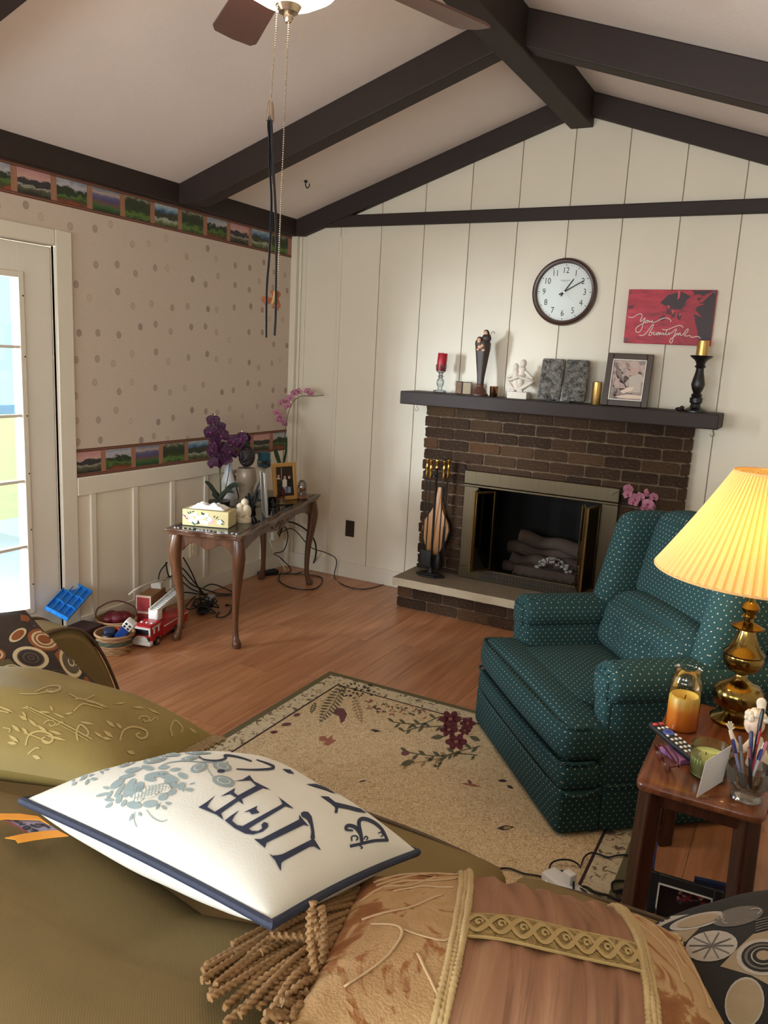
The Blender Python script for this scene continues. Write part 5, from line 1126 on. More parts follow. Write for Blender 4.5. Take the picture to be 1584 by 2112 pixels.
RM = [mat('rug_olive', (98, 92, 66), .9, c2=(78, 76, 56), ns=60), mat('rug_maroon', (104, 34, 40), .9, c2=(80, 26, 34), ns=60), mat('rug_dark', (54, 46, 46), .9), mat('rug_rust', (152, 96, 76), .9), mat('rug_mauve', (112, 72, 72), .9, c2=(90, 50, 56), ns=70), mat('rug_tan', (150, 124, 88), .9)]
fl = []
def fern(x0, y0, x1, y1, n_, L, mi):
    dx, dy = x1 - x0, y1 - y0; D = math.hypot(dx, dy); ux, uy = dx / D, dy / D; fl.extend((s_, mi, 0) for s_ in stroke([(x0, y0), ((x0 + x1) / 2 + 4, (y0 + y1) / 2), (x1, y1)], 2.5))
    for i in range(n_):
        f = i / n_; px_, py_ = x0 + dx * f, y0 + dy * f; l = L * sin(pi * (f * .8 + .18))
        for sg in (-1, 1): fl.append((leaf(px_, py_, px_ + (sg * -uy * .95 + ux * .3) * l, py_ + (sg * ux * .6 * .95 + uy * .3) * l, 3.2), mi, 0))
fern(552, 112, 470, 238, 13, 38, 0); fern(590, 150, 618, 240, 9, 18, 5); fern(455, 170, 440, 205, 5, 12, 0)
rr = random.Random(3)
for j in range(46):
    a = rr.uniform(0, 6.28); r = rr.uniform(4, 50); x, y = 605 + r * cos(a) * 1.1, 128 + r * sin(a) * .5; fl.append((leaf(x, y, x + 16 * cos(a), y + 8 * sin(a), 3.0), 2 if j % 3 else 0, 0))
for j in range(52):
    x, y = rr.uniform(630, 850), rr.uniform(150, 200); y = 150 + (x - 630) * .17 + rr.uniform(0, 42); a = rr.uniform(0, 6.28); fl.append((leaf(x, y, x + 18 * cos(a), y + 9 * sin(a), 3.4), (0, 5, 5, 3, 4)[j % 5], 0))
fl += [(z4((530, 185), (555, 188), (566, 208), (556, 232), (544, 240), (538, 215), (516, 205)), 4, 0), (z4((470, 285), (490, 283), (498, 292), (516, 280), (514, 295), (530, 298), (512, 310), (500, 318), (482, 312), (492, 302), (468, 300)), 3, 0)]
fl += [(ell(355, 243, 18, 6, -8), 4, 0), (ell(312, 270, 13, 5, -5), 1, 0), (ell(392, 210, 12, 6, -15), 4, 0), (leaf(645, 262, 685, 268, 4), 2, 0), (leaf(655, 258, 668, 272, 3), 2, 0), (leaf(604, 443, 636, 437, 2.5), 2, 0), (leaf(960, 447, 1035, 460, 5), 3, 0), (leaf(985, 435, 1000, 452, 5), 4, 0), (leaf(1088, 438, 1125, 440, 5), 2, 0), (leaf(1120, 455, 1145, 466, 5), 2, 0), (leaf(1085, 605, 1148, 600, 9), 2, 0), (ell(1122, 603, 14, 6, -5), 5, 1)]
def rflower(x, y, r):
    for k_ in range(6): fl.append((ell(x + r * .6 * cos(k_ * 1.047), y + r * .4 * sin(k_ * 1.047), r * .48, r * .32, math.degrees(k_ * 1.047), 9), 1, 1))
    fl.append((ell(x, y, r * .22, r * .15, 0, 8), 3, 2))
rflower(925, 225, 36); rflower(920, 262, 30); rflower(945, 304, 36); rflower(985, 240, 26); rflower(975, 265, 20)
def spray(pts, mi, L=26, w=5, n_=8):
    P = smooth_path([(p_[0], p_[1], 0) for p_ in pts], 6); fl.extend((s_, mi, 0) for s_ in stroke(pts, 3.5))
    for j in range(n_):
        q_ = P[int((j + .6) / n_ * (len(P) - 1))]; sg = 1 if j % 2 else -1; d = (P[-1] - P[0]).normalized(); fl.append((leaf(q_.x, q_.y, q_.x + d.x * L * .8 - d.y * sg * L * .5, q_.y + d.y * L * .8 + d.x * sg * L * .55, w), mi, 0))
spray([(1000, 225), (900, 215), (830, 240), (770, 240), (725, 235)], 0, 30, 5, 10); spray([(960, 250), (880, 250), (810, 255), (760, 268)], 0, 28, 5, 8); spray([(1030, 318), (960, 335), (900, 352), (840, 350), (770, 338)], 0, 34, 6, 10); spray([(960, 335), (890, 360), (830, 372), (760, 382)], 5, 30, 6, 7); spray([(1020, 350), (940, 345), (900, 365), (880, 400)], 0, 24, 5, 6)
fl += [(ell(768, 343, 15, 8, -10), 4, 1), (leaf(750, 385, 800, 370, 10), 0, 1), (leaf(855, 290, 905, 285, 8), 0, 1), (leaf(990, 285, 1030, 300, 8), 0, 1)]
printed('woven_flowers', [rp], fl, RM, rug, (380, 1350), 940 / 1584, .0006, 60)

# ================================================================ GREEN ARMCHAIR
n = N('green_dotted_upholstery'); q = n.sep(n.co('Object')); nm = n.sep(n.co('Normal')); ax_, ay_, az_ = (n.math('ABSOLUTE', nm[i]) for i in range(3))
isz = n.math('GREATER_THAN', az_, n.math('MAXIMUM', ax_, ay_)); isx = n.math('MULTIPLY', n.math('GREATER_THAN', ax_, ay_), n.math('SUBTRACT', 1.0, isz))
lerp = lambda f, a, b: n.math('ADD', n.math('MULTIPLY', n.math('SUBTRACT', 1.0, f), a), n.math('MULTIPLY', f, b))
uu = lerp(isx, q[0], q[1]); vv_ = lerp(isz, q[2], q[1]); S_ = .026
pu, pv = n.math('DIVIDE', uu, S_), n.math('DIVIDE', vv_, S_ * .62); off = n.math('MULTIPLY', n.math('FLOORED_MODULO', n.math('FLOOR', pv), 2.0), .5)
fu = n.math('SUBTRACT', n.math('FRACT', n.math('ADD', pu, off)), .5); fv = n.math('MULTIPLY', n.math('SUBTRACT', n.math('FRACT', pv), .5), .62)
dots = n.math('LESS_THAN', n.math('MAXIMUM', n.math('ABSOLUTE', fu), n.math('ABSOLUTE', fv)), .075); sp_ = n.math('GREATER_THAN', n.math('ABSOLUTE', n.math('ADD', fu, fv)), .018)
cl_ = n.mix(n.noise(n.co(), 3.0, 3), lin((38, 68, 68)), lin((28, 53, 55))); cl_ = n.mix(n.math('MULTIPLY', dots, sp_), cl_, lin((196, 186, 158)))
n.set(cl_, .85, Specular_IOR_Level=.2); n.bump(n.noise(n.co(), 260, 2), .2, .002); M_grn = n.mat
CH = thing('armchair', 'dark green dotted upholstered wing armchair with rolled arms', 'armchair', (2.5125, -2.0145, 0.009), math.atan2(-.761, .649))
def up(name, c, d, r, n_=10, puff=(0, 0, 0), M=I4, warp=None, parent=CH, ang=180): return G().rbox(c, d, r, n_, puff, M, 0, warp).build(name, M_grn, parent, ang=ang)
up('footrest_lower_panel', (0, .075, .090), (.890, .15, .165), .022, 10, (0, .012, 0)); up('footrest_upper_panel', (0, .08, .212), (.885, .16, .105), .035, 10, (0, .016, 0))
def crown(q_, p): return q_ + Vector((0, 0, .018 * (1 - p[0] ** 2) * (1 - p[1] ** 2) * (1 if p[2] > 0 else 0)))
sc2 = G(); sc2.rbox((0, .095, .335), (.880, .20, .150), .055, 12, (0, .018, 0), I4, 0, crown); sc2.rbox((0, .36, .338), (.610, .58, .156), .05, 12, (0, 0, .012), I4, 0, crown); sc2 = sc2.build('seat_cushion', M_grn, CH, ang=180)
def welt(pts, r=.006, parent=CH): return G().tube(smooth_path(pts, 6), r, 7).build('welt', M_grn, parent)
welt([(-.42, .10, .398), (-.425, .03, .396), (-.38, .003, .397), (-.2, -.008, .400), (0, -.012, .402), (.2, -.008, .400), (.38, .003, .397), (.425, .03, .396), (.432, .10, .398)], .006, sc2)
welt([(-.42, .10, .270), (-.43, .03, .268), (-.38, -.006, .268), (0, -.018, .268), (.38, -.006, .268), (.43, .03, .268), (.437, .12, .270)], .006, sc2)
welt([(-.44, .10, .168), (-.435, .012, .168), (0, -.004, .168), (.435, .012, .168), (.444, .14, .168)], .005)
up('chair_base', (0, .48, .15), (.80, .66, .28), .04)
for sx in (-1, 1):
    X_ = lambda v: sx * v
    up('arm_panel', (X_(.375), .47, .315), (.125, .64, .43), .04, 10, (.012, 0, 0)); up('side_skirt', (X_(.40), .50, .092), (.095, .68, .170), .02, 8)
    welt([(X_(.446), .16, .183), (X_(.452), .5, .183), (X_(.446), .84, .183)], .005)
    ar = G(); ar.tube([(X_(.382), y, .535) for y in (.150, .156, .175, .25, .4, .55, .7, .80)], lambda t_: .082 * (1 if t_ > .4 else (.62, .86, .97, 1)[min(3, int(t_ * 7.01))]), 20, flat=(.92, 1.06)); ar = ar.build('rolled_arm', M_grn, CH, ang=180)
    g = G()
    for j in range(12):
        a = 2 * pi * j / 12; g.tube(smooth_path([(X_(.382) + .052 * cos(a), .148, .535 + .048 * sin(a)), (X_(.382) + .066 * cos(a), .158, .535 + .06 * sin(a)), (X_(.382) + .080 * cos(a), .185, .535 + .073 * sin(a))], 4), .006, 5)
    g.build('gathered_pleats', M_grn, ar, ang=180); up('arm_front_scroll', (X_(.382), .152, .525), (.09, .03, .085), .014, 6, parent=ar)
    up('arm_front_post', (X_(.388), .168, .33), (.085, .05, .36), .022, 8)
    # pleated skirt corner at the front of the arm
    up('skirt_pleat', (X_(.402), .145, .090), (.075, .035, .165), .010, 6)
    def wingw(q_, p): return q_ + Vector((-sx * .03 * (q_.z - .6), (q_.z - .75) * .22, 0))
    up('wing', (X_(.375), .655, .752), (.115, .26, .455), .052, 10, (.012, 0, .01), I4, wingw)
tb_ = RX(radians(-12))
def backw(q_, p): return q_ + Vector((0, (q_.z - .62) * .24, 0))
up('upper_back_cushion', (0, .715, .815), (.66, .19, .38), .06, 12, (0, .03, .015), I4, backw)
def tuft(q_, p):
    o_ = q_ + Vector((0, (q_.z - .5) * .25, 0))
    if p[1] < 0:
        for bx_, bz_ in ((-.13, .535), (.13, .535)):
            d2 = ((q_.x - bx_) / .055) ** 2 + ((q_.z - bz_) / .05) ** 2; o_.y += .04 * math.exp(-d2)
        o_.y += .016 * math.exp(-((q_.z - .535) / .018) ** 2) * (1 if abs(q_.x) < .13 else .3)
    return o_
lm_ = G().rbox((0, .575, .535), (.62, .20, .25), .075, 26, (0, .05, .02), I4, 0, tuft).build('lumbar_cushion', M_grn, CH, ang=180)
g = G(); [g.ball((x, .535, .54), (.014, .008, .014), 10, 6) for x in (-.13, .13)]; g.build('tufting_buttons', M_grn, lm_)
up('outer_back', (0, .83, .52), (.76, .10, .92), .045, 10, (0, .01, 0), I4, lambda q_, p: q_ + Vector((0, max(0, q_.z - .5) * .24, 0)))

# ================================================================ SIDE TABLE AND LAMP
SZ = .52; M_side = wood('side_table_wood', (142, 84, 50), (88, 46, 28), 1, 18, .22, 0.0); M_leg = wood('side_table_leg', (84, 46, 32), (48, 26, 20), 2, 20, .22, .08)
st = thing('side_table', 'small brown wooden side table with thick square legs beside the armchair', 'side table', (3.255, -2.445, 0))
G().rbox((0, 0, SZ - .014), (.325, .655, .030), .0145, 10, warp=lambda q_, p: Vector((q_.x * (1 - .03 * max(0, abs(p[1]) - .85) / .15), q_.y * (1 - .02 * max(0, abs(p[0]) - .8) / .2), q_.z))).build('top', M_side, st, ang=60)
for sx in (-1, 1):
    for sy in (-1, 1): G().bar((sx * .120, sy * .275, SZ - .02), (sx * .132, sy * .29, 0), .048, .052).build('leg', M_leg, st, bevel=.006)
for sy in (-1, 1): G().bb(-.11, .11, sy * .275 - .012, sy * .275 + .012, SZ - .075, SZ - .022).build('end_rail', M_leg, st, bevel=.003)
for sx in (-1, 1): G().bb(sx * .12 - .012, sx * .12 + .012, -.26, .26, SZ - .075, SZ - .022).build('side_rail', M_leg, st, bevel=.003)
TB = SZ + .0015
n = N('lamp_brass'); nz = n.noise(n.mapv(n.co(), (1, 1, 6)), 6, 3); n.set(n.mix(nz, lin((160, 132, 72)), lin((98, 78, 40))), .16, 1.0); M_lb = n.mat
LP = Vector((3.292, -2.215, TB)); lamp = thing('table_lamp', 'lit brass table lamp with pleated cream shade on the side table', 'table lamp', LP)
G().lathe([(.072, 0), (.074, .010), (.064, .018), (.040, .026), (.034, .034), (.050, .044), (.066, .058), (.076, .085), (.074, .108), (.060, .126), (.038, .136), (.030, .140), (.018, .150), (.016, .160), (.026, .168), (.044, .176), (.056, .192), (.061, .212), (.058, .224), (.062, .230), (.058, .236), (.048, .245), (.036, .268), (.026, .296), (.024, .304), (.048, .312), (.050, .318), (.030, .326), (.014, .332), (.014, .344), (.022, .350), (.014, .356), (.024, .364), (.028, .376), (.020, .390), (.012, .396), (.010, .43)], 40).build('brass_stem', M_lb, lamp)
G().cyl((0, 0, .43), (0, 0, .50), .016).build('lamp_socket', M_lb, lamp)
G().lathe([(.012, .50), (.016, .52), (.030, .56), (.032, .585), (.022, .61), (.001, .62)], 20).build('bulb', emit('warm_bulb', (255, 214, 146), 48), lamp)
g = G(); g.tube(smooth_path([(-.02, 0, .44), (-.055, 0, .55), (-.05, 0, .70), (0, 0, .775), (.05, 0, .70), (.055, 0, .55), (.02, 0, .44)], 6), .0022, 6); g.cyl((0, 0, .77), (0, 0, .80), .006); g.build('harp', M_lb, lamp)
n = N('pleated_shade'); tl = n.node('ShaderNodeBsdfTranslucent'); tl.inputs[0].default_value = (*lin((248, 206, 110)), 1); df = n.node('ShaderNodeBsdfDiffuse'); df.inputs[0].default_value = (*lin((230, 208, 152)), 1)
mx_ = n.node('ShaderNodeMixShader'); mx_.inputs[0].default_value = .55; n.t.links.new(df.outputs[0], mx_.inputs[1]); n.t.links.new(tl.outputs[0], mx_.inputs[2]); n.t.links.new(mx_.outputs[0], n.t.nodes['Material Output'].inputs[0]); M_shade = n.mat
sh0, sh1, r0_, r1_ = .485, .795, .292, .100; n_ = 288
prof = [(r0_ + (r1_ - r0_) * (t_ + .10 * t_ * (1 - t_)), sh0 + (sh1 - sh0) * t_) for t_ in [i / 10 for i in range(11)]]
G().lathe(prof, n_, cap=False, mod=lambda a, s_: 1 + .014 * (1 if int(a / (2 * pi) * n_ + .5) % 4 < 2 else -1) * (1 + .5 * (s_))).build('pleated_shade', M_shade, lamp, ang=25)
g = G(); g = G(); g.tube([(r0_ * cos(a), r0_ * sin(a), sh0) for a in [2 * pi * i / 64 for i in range(64)]], .004, 6, closed=True); g.build('lower_ring', M_shade, lamp); g = G(); g.tube([(r1_ * cos(a), r1_ * sin(a), sh1) for a in [2 * pi * i / 48 for i in range(48)]], .004, 6, closed=True)
for a in (0, 2.09, 4.19): g.tube([(0, 0, .78), (r1_ * cos(a), r1_ * sin(a), sh1)], .002, 5)
g.build('upper_ring', M_shade, lamp)

def onst(x, y): return at(x, y, 2, TB)
# orange jar candle
p = onst(1404, 1500); k_ = mpp(p); t = thing('orange_jar_candle', 'glass jar candle with orange wax on the side table', 'jar candle', p)
M_jar = glass('jar_glass', (240, 242, 240), .03); G().lathe([(.040, 0), (.047, .004), (.048, .012), (.048, .150), (.045, .162), (.040, .170), (.040, .188), (.042, .192)], 36, cap=False).build('jar', M_jar, t)
n = N('orange_wax'); z_ = n.sep(n.co('Object'))[2]; n.set(n.ramp(n.math('DIVIDE', z_, .11), [(.0, lin((216, 112, 30))), (.55, lin((226, 130, 36))), (.72, lin((232, 164, 50))), (1, lin((226, 190, 84)))]), .35, Subsurface_Weight=.3); n.p.inputs['Subsurface Radius'].default_value = (.03, .015, .005)
G().lathe([(.044, .003), (.0455, .008), (.0455, .100), (.040, .108), (.030, .098), (.012, .094), (.001, .094)], 32).build('wax', n.mat, t); G().cyl((0, 0, .09), (.003, 0, .108), .0015).build('wick', M_black, t)
# remote control on a booklet
E1, E2 = at(1352, 1495, 2, .556), at(1424, 1556, 2, .542); d = (E2 - E1); t = thing('remote_control', 'black remote control with coloured buttons lying across the side table edge', 'remote control', ((E1 + E2) / 2 - Vector((0, 0, .012))))
dx_ = d.normalized(); sd = Vector((-dx_.y, dx_.x, 0)).normalized(); nz_ = dx_.cross(sd).normalized(); L = d.length * 1.2; fr = frame(d * .06 + Vector((0, 0, .012)), dx_, sd, nz_)
G().rbox((0, 0, 0), (L, .048, .018), .007, 6, M=fr).build('body', mat('remote_black', (26, 26, 30), .4), t)
B_ = {'r': mat('button_red', (196, 60, 66), .4), 'b': mat('button_blue', (62, 84, 168), .4), 'w': mat('button_white', (214, 212, 206), .4)}
g = G(); g.rbox((-L * .40, -.012, .010), (.012, .014, .005), .002, 3, M=fr).rbox((-L * .40, .010, .010), (.012, .014, .005), .002, 3, M=fr); g.build('red_buttons', B_['r'], t); g = G(); g.lathe([(.007, .008), (.007, .012), (.015, .012), (.016, .008)], 20, fr @ T(-L * .16, 0, 0)); g.ball((-L * .16, 0, .010), (.005, .005, .003), 10, 5, fr); g.build('navigation_ring', B_['b'], t)
g = G()
for i in range(6):
    for j in (-1, 0, 1):
        if i in (1,) and j == 0: continue
        g.rbox((-L * .29 + i * .020 + (.02 if i > 0 else 0), j * .014, .010), (.010, .008, .004), .002, 3, M=fr)
g.build('white_buttons', B_['w'], t)
p = onst(1398, 1560); tag(G().box((0, 0, .007), (.085, .06, .013), RZ(-.7)).build('small_booklet', mat('booklet_print', (70, 74, 150), .4, c2=(196, 120, 150), ns=40), loc=p), 'small colourful booklet under the remote control', 'booklet')
# reading glasses
p = onst(1364, 1578); t = thing('reading_glasses', 'folded reading glasses with dark red frames on the side table', 'glasses', p); M_fr = mat('tortoise_red', (84, 34, 30), .25)
def rim(c, rx, rz, m4):
    g = G(); g.tube([Vector(c) + Vector((rx * cos(a), 0, rz * sin(a))) for a in [2 * pi * i / 28 for i in range(28)]], .0028, 6, m4, closed=True); return g
m4 = T(0, 0, .021) @ RZ(radians(-62)) @ RX(radians(14))
for sx in (-1, 1): o = rim((sx * .032, 0, 0), .025, .019, m4).build('lens_rim', M_fr, t); G().lathe([(.001, 0), (.024, 0)], 20, m4 @ T(sx * .032, 0, 0) @ RX(pi / 2) @ Matrix.Diagonal((1, .78, 1, 1)), cap=False).build('lens', M_clear, o)
G().tube(smooth_path([m4 @ Vector((-.008, 0, .004)), m4 @ Vector((0, 0, .009)), m4 @ Vector((.008, 0, .004))], 5), .0028, 6).build('bridge', M_fr, t)
for sx in (-1, 1): G().tube(smooth_path([m4 @ Vector((sx * .058, 0, .006)), m4 @ Vector((sx * .058, .02, .006)), m4 @ Vector((sx * .02, .03 + .006 * sx, .004)), m4 @ Vector((-sx * .05, .034 + .006 * sx, -.004))], 5), .0028, 6).build('temple', M_fr, t)
# green candle in a glass
c0 = onst(1457, 1572); p = Vector((3.262, -2.632, TB)); k_ = mpp(p); t = thing('green_candle_glass', 'wide glass tumbler candle with pale green wax on the side table', 'jar candle', p)
G().lathe([(.040, 0), (.047, .003), (.050, .012), (.053, .088), (.0515, .089), (.049, .014), (.045, .008), (.001, .008)], 36).build('glass', M_jar, t); G().lathe([(.046, .0085), (.0485, .014), (.0505, .058), (.048, .061), (.001, .058)], 32).build('wax', mat('pale_green_wax', (196, 204, 128), .4, Subsurface_Weight=.2), t); g = G(); [g.cyl((x, 0, .056), (x, .002, .066), .0013) for x in (-.012, .012)]; g.build('wicks', M_black, t)
# white card
a = onst(1437, 1645); d = Vector((.62, .78, 0)).normalized(); t = thing('white_card', 'plain white card standing between the green candle and the crystal cup', 'card', a)
cn = Vector((d.y, -d.x, .12)).normalized(); P = [atp(x, y, a, cn) - a for x, y in ((1437, 1645), (1490, 1612), (1509, 1537), (1456, 1571))]
g = G(); g.add(P + [v - cn * .0012 for v in P], [(0, 1, 2, 3), (7, 6, 5, 4)] + [(i_, i_ + 4, (i_ + 1) % 4 + 4, (i_ + 1) % 4) for i_ in range(4)]); g.build('leaf', mat('card_white', (216, 208, 202), .7), t, smooth=False)
# crystal cup with pens
p = Vector((3.362, -2.700, TB)); t = thing('crystal_cup', 'cut crystal footed cup holding pens at the front of the side table', 'cup', p); cm_ = lambda a, s_: 1 + .03 * abs(sin(8 * a + s_ * 4))
G().lathe([(.034, 0), (.037, .004), (.035, .008), (.028, .014), (.038, .026), (.049, .044), (.053, .066), (.052, .090), (.050, .090), (.050, .066), (.045, .044), (.034, .028), (.001, .024)], 48, mod=cm_).build('cut_glass', glass('crystal', (238, 240, 238), .14, .06), t, ang=20)
PEN = [((1405 + 0, 0), None)]
def pen(label, top, tilt_px, cols, r=.0042):
    tip = p + Vector((random.uniform(-.012, .012), random.uniform(-.012, .012), .028)); tp = atd(top[0], top[1], p); dlt = tp - tip; t_ = thing('pen', label, 'pen', tip, 0, 'pens in the crystal cup')
    m_, L_ = along((0, 0, 0), dlt); a_, b_ = cols
    G().lathe([(.001, 0), (r * .8, .008), (r, .014), (r, L_ * .72)], 12, m_).build('barrel', mat('pen_%d_%d_%d' % a_, a_, .3), t_); G().lathe([(r * 1.12, L_ * .72), (r * 1.15, L_ * .97), (r * .8, L_)], 12, m_).build('cap', mat('pen_%d_%d_%d' % b_, b_, .3), t_); G().bb(r, r + .002, -.001, .001, L_ * .75, L_ * .95, m_).build('clip', M_chrome, t_)
for lb, tp, co in (('tall black pencil leaning right in the crystal cup', (1574, 1462), ((24, 22, 22), (20, 18, 18))), ('clear pen with a blue cap at the left of the crystal cup', (1511, 1525), ((120, 124, 150), (34, 44, 110))), ('grey pen next to the blue capped pen in the crystal cup', (1526, 1518), ((120, 112, 108), (96, 90, 88))), ('pen with a navy cap in the middle of the crystal cup', (1550, 1508), ((60, 40, 84), (40, 40, 92))), ('red marker in the crystal cup', (1568, 1500), ((170, 36, 48), (190, 44, 54))), ('short black marker with red band in the crystal cup', (1546, 1540), ((28, 24, 26), (140, 30, 40))), ('white pen with navy cap leaning right in the crystal cup', (1572, 1545), ((180, 180, 190), (44, 58, 128))), ('pale pink pen in the crystal cup', (1582, 1530), ((206, 150, 156), (190, 120, 130)))): pen(lb, tp, 0, co)
# angel figurine
p = Vector((3.352, -2.50, TB)); p2 = atd(1560, 1580, p); t = thing('angel_figurine', 'white cherub figurine with raised hand beside the lamp base', 'figurine', (p2.x, p2.y, TB)); M_ang = mat('angel_cream', (230, 216, 194), .5, c2=(216, 198, 172), ns=20); o_ = Vector(t.location); A3 = lambda x, y, f=0.0: atd(x, y, o_) - o_ - FWD * f; k_ = mpp(o_)
b0 = A3(1560, 1515); g = G(); g.tube(smooth_path([(0, 0, 0), (0, 0, .03), (b0.x * .6, b0.y * .6, b0.z * .55), (b0.x, b0.y, b0.z * .9)], 5), lambda s_: .030 - .012 * s_, 14); g.build('body', M_ang, t, ang=80)
g = G(); g.ball(A3(1556, 1494), (20 * k_, 20 * k_, 23 * k_)); g.build('head', mat('angel_skin', (232, 200, 176), .5), t); g = G(); rr = random.Random(2)
for j in range(26):
    a = rr.uniform(0, 2 * pi); e = rr.uniform(.15, 1.3); v = Vector((cos(a) * cos(e), sin(a) * cos(e), sin(e))) * 20 * k_; g.ball(A3(1559, 1486) + v, 6.5 * k_, 7, 5)
g.build('curly_hair', M_ang, t)
g = G(); g.tube(smooth_path([A3(1550, 1530), A3(1525, 1545, .01), A3(1508, 1525, .02), A3(1500, 1502, .02)], 6), lambda s_: (8 - 4 * s_) * k_, 10)
for dx, dy in ((-8, -14), (-4, -18), (1, -18), (5, -14), (8, -6)): g.tube([A3(1500, 1502, .02), A3(1500 + dx, 1502 + dy, .022)], 1.7 * k_, 6)
g.build('raised_arm', M_ang, t, ang=80)
g = G(); [g.ball(A3(1574, 1452 + 6 * j, -.01), ((10 - j) * k_, 4 * k_, 12 * k_)) for j in range(4)]; g.build('wing', M_ang, t, ang=80)

# things under the side table
p = F_(1360, 1880, 0); t = thing('black_photo_frame', 'black framed dark group photo standing on the floor under the side table', 'photo frame', Vector((3.245, -2.60, 0)), radians(4))
fr0 = picframe(t, .20, .155, .026, .016, mat('black_frame', (34, 34, 36), .4), RX(radians(-16)), mat('white_lip', (236, 232, 224), .4), mat('dark_group_photo', (26, 18, 20), .3))
gq = [mat('group_red', (120, 36, 46), .3), mat('group_skin', (150, 110, 96), .3), mat('group_grey', (70, 60, 66), .3), mat('group_dark', (44, 26, 32), .3)]; rr = random.Random(31); gl_ = []
for j in range(60):
    x, y = 1392 + 60 * rr.random(), 1800 + 66 * rr.random(); gl_.append((ell(x, y, rr.uniform(2, 6), rr.uniform(2, 5), rr.uniform(-40, 40), 8), (0, 1, 2, 3, 0)[j % 5], 1 + j % 3))
printed('group_print', [fr0], gl_, gq, t, (0, 0), 1.0, .0003, 20)
tag(G().box((0, 0, .07), (.018, .15, .14), RZ(.1)).build('blue_book', mat('book_blue', (34, 50, 104), .5), loc=(3.132, -2.47, 0)), 'blue book standing behind the left side of the black photo frame', 'book')
tag(G().box((0, 0, .05), (.16, .016, .10), RZ(.2)).build('navy_case', mat('case_navy', (24, 36, 70), .5), loc=(3.335, -2.44, 0)), 'navy blue case on the floor behind the right side of the black photo frame', 'case')
g = G(); g.lathe([(.022, 0), (.026, .01), (.028, .06), (.018, .075), (.018, .085)], 18); tag(g.build('small_jar', glass('bluish_glass', (190, 204, 220), .25), loc=(3.165, -2.655, 0)), 'small clear jar beside the near leg of the side table', 'jar')

# cords and charger on the rug
R_ = lambda x, y, z=.014: at(x, y, 2, z)
def zc(P, o=(1000, 1720), s=330 / 1584): return [R_(o[0] + s * a, o[1] + s * b, c) for a, b, c in P]
cord('charging_cable', 'black charging cable lying across the rug towards the sofa', zc([(105, 362, .016), (170, 340, .016), (260, 345, .016), (380, 390, .016), (500, 410, .016), (600, 430, .016), (690, 460, .016)]), .0032)
cord('charging_cable', 'black cable making a tall arch over the white adapter', zc([(660, 420, .016), (640, 360, .03), (660, 290, .03), (740, 256, .03), (840, 258, .03), (910, 290, .02), (950, 330, .016)]), .003)
cord('charging_cable', 'black cable bending from the rug border to the side table leg', zc([(955, 310, .016), (985, 230, .03), (1050, 188, .03), (1130, 200, .016), (1220, 230, .016), (1310, 212, .016), (1400, 208, .016), (1470, 240, .016)]), .003)
cord('charging_cable', 'short black cable looping into the white wall plug', zc([(655, 430, .016), (700, 385, .02), (770, 368, .03), (840, 385, .04), (875, 440, .05), (880, 560, .05)]), .0036)
cord('charging_cable', 'thick bundle of black cables running to the side table', zc([(690, 480, .018), (800, 490, .018), (900, 520, .018), (1000, 525, .018), (1100, 580, .018), (1230, 610, .018), (1330, 650, .018), (1420, 655, .018)]), .0042)
cord('charging_cable', 'black cable forking towards the sofa behind the power strip', zc([(900, 520, .018), (980, 560, .048), (1050, 640, .052), (1120, 710, .048)]), .0036)
cord('charging_cable', 'black cable curled on the rug border at the side table leg', zc([(1420, 470, .016), (1310, 462, .016), (1260, 490, .016), (1270, 560, .016), (1340, 555, .016), (1430, 535, .016)]), .0034)
cord('charging_cable', 'black cable hooking around the foot of the side table', zc([(1190, 730, .016), (1270, 690, .016), (1330, 655, .016), (1300, 600, .016), (1330, 570, .016), (1420, 535, .016)]), .0034)
p = R_(1186, 1848, 0); t = thing('white_power_strip', 'white power strip with a plug on the rug in front of the sofa', 'power strip', (p.x, p.y, .009), radians(-28)); G().rbox((.02, -.02, .016), (.24, .06, .030), .006, 5).build('housing', M_trw, t); G().rbox((-.02, -.012, .045), (.036, .030, .040), .005, 4).build('plug', M_trw, t)
p = R_(1128, 1822); tag(G().rbox((0, 0, .008), (.014, .034, .014), .004, 4).build('usb_plug', M_trw, loc=(p.x, p.y, .0095)), 'tiny white cable connector on the rug', 'connector')
# dried twigs by the hearth and fake blossoms on the screen
p = at(1225, 1235, 2, .2); t = thing('twig_bundle', 'brown dried twigs and raffia lying on the hearth behind the armchair', 'twig bundle', (2.44, -.24, .2)); g = G(); rr = random.Random(8)
for j in range(26): a, b = Vector((rr.uniform(-.16, .1), rr.uniform(-.08, .04), rr.uniform(.003, .05))), Vector((rr.uniform(-.05, .16), rr.uniform(-.06, .05), rr.uniform(.01, .15))); g.tube(smooth_path([a, (a + b) / 2 + Vector((0, 0, rr.uniform(-.01, .03))), b], 4), rr.uniform(.002, .005), 5, flat=(.5, 1.4))
g.build('twigs', mat('dry_twig', (126, 90, 66), .8, c2=(92, 62, 46), ns=30), t)
pv_ = Vector((2.50, -.185, .86)); t = thing('pink_blossom_spray', 'pink artificial blossom spray hooked on the right corner of the fire screen', 'flower spray', atd(1286, 1014, pv_)); o_ = Vector(t.location); k_ = mpp(o_); rr = random.Random(6)
G().tube(smooth_path([atd(x, y, o_) - o_ for x, y in ((1262, 1022), (1270, 1016), (1284, 1013), (1300, 1022), (1325, 1030), (1345, 1044), (1355, 1056))], 5), .002, 6).build('stem', mat('brown_stem', (70, 48, 40), .6), t)
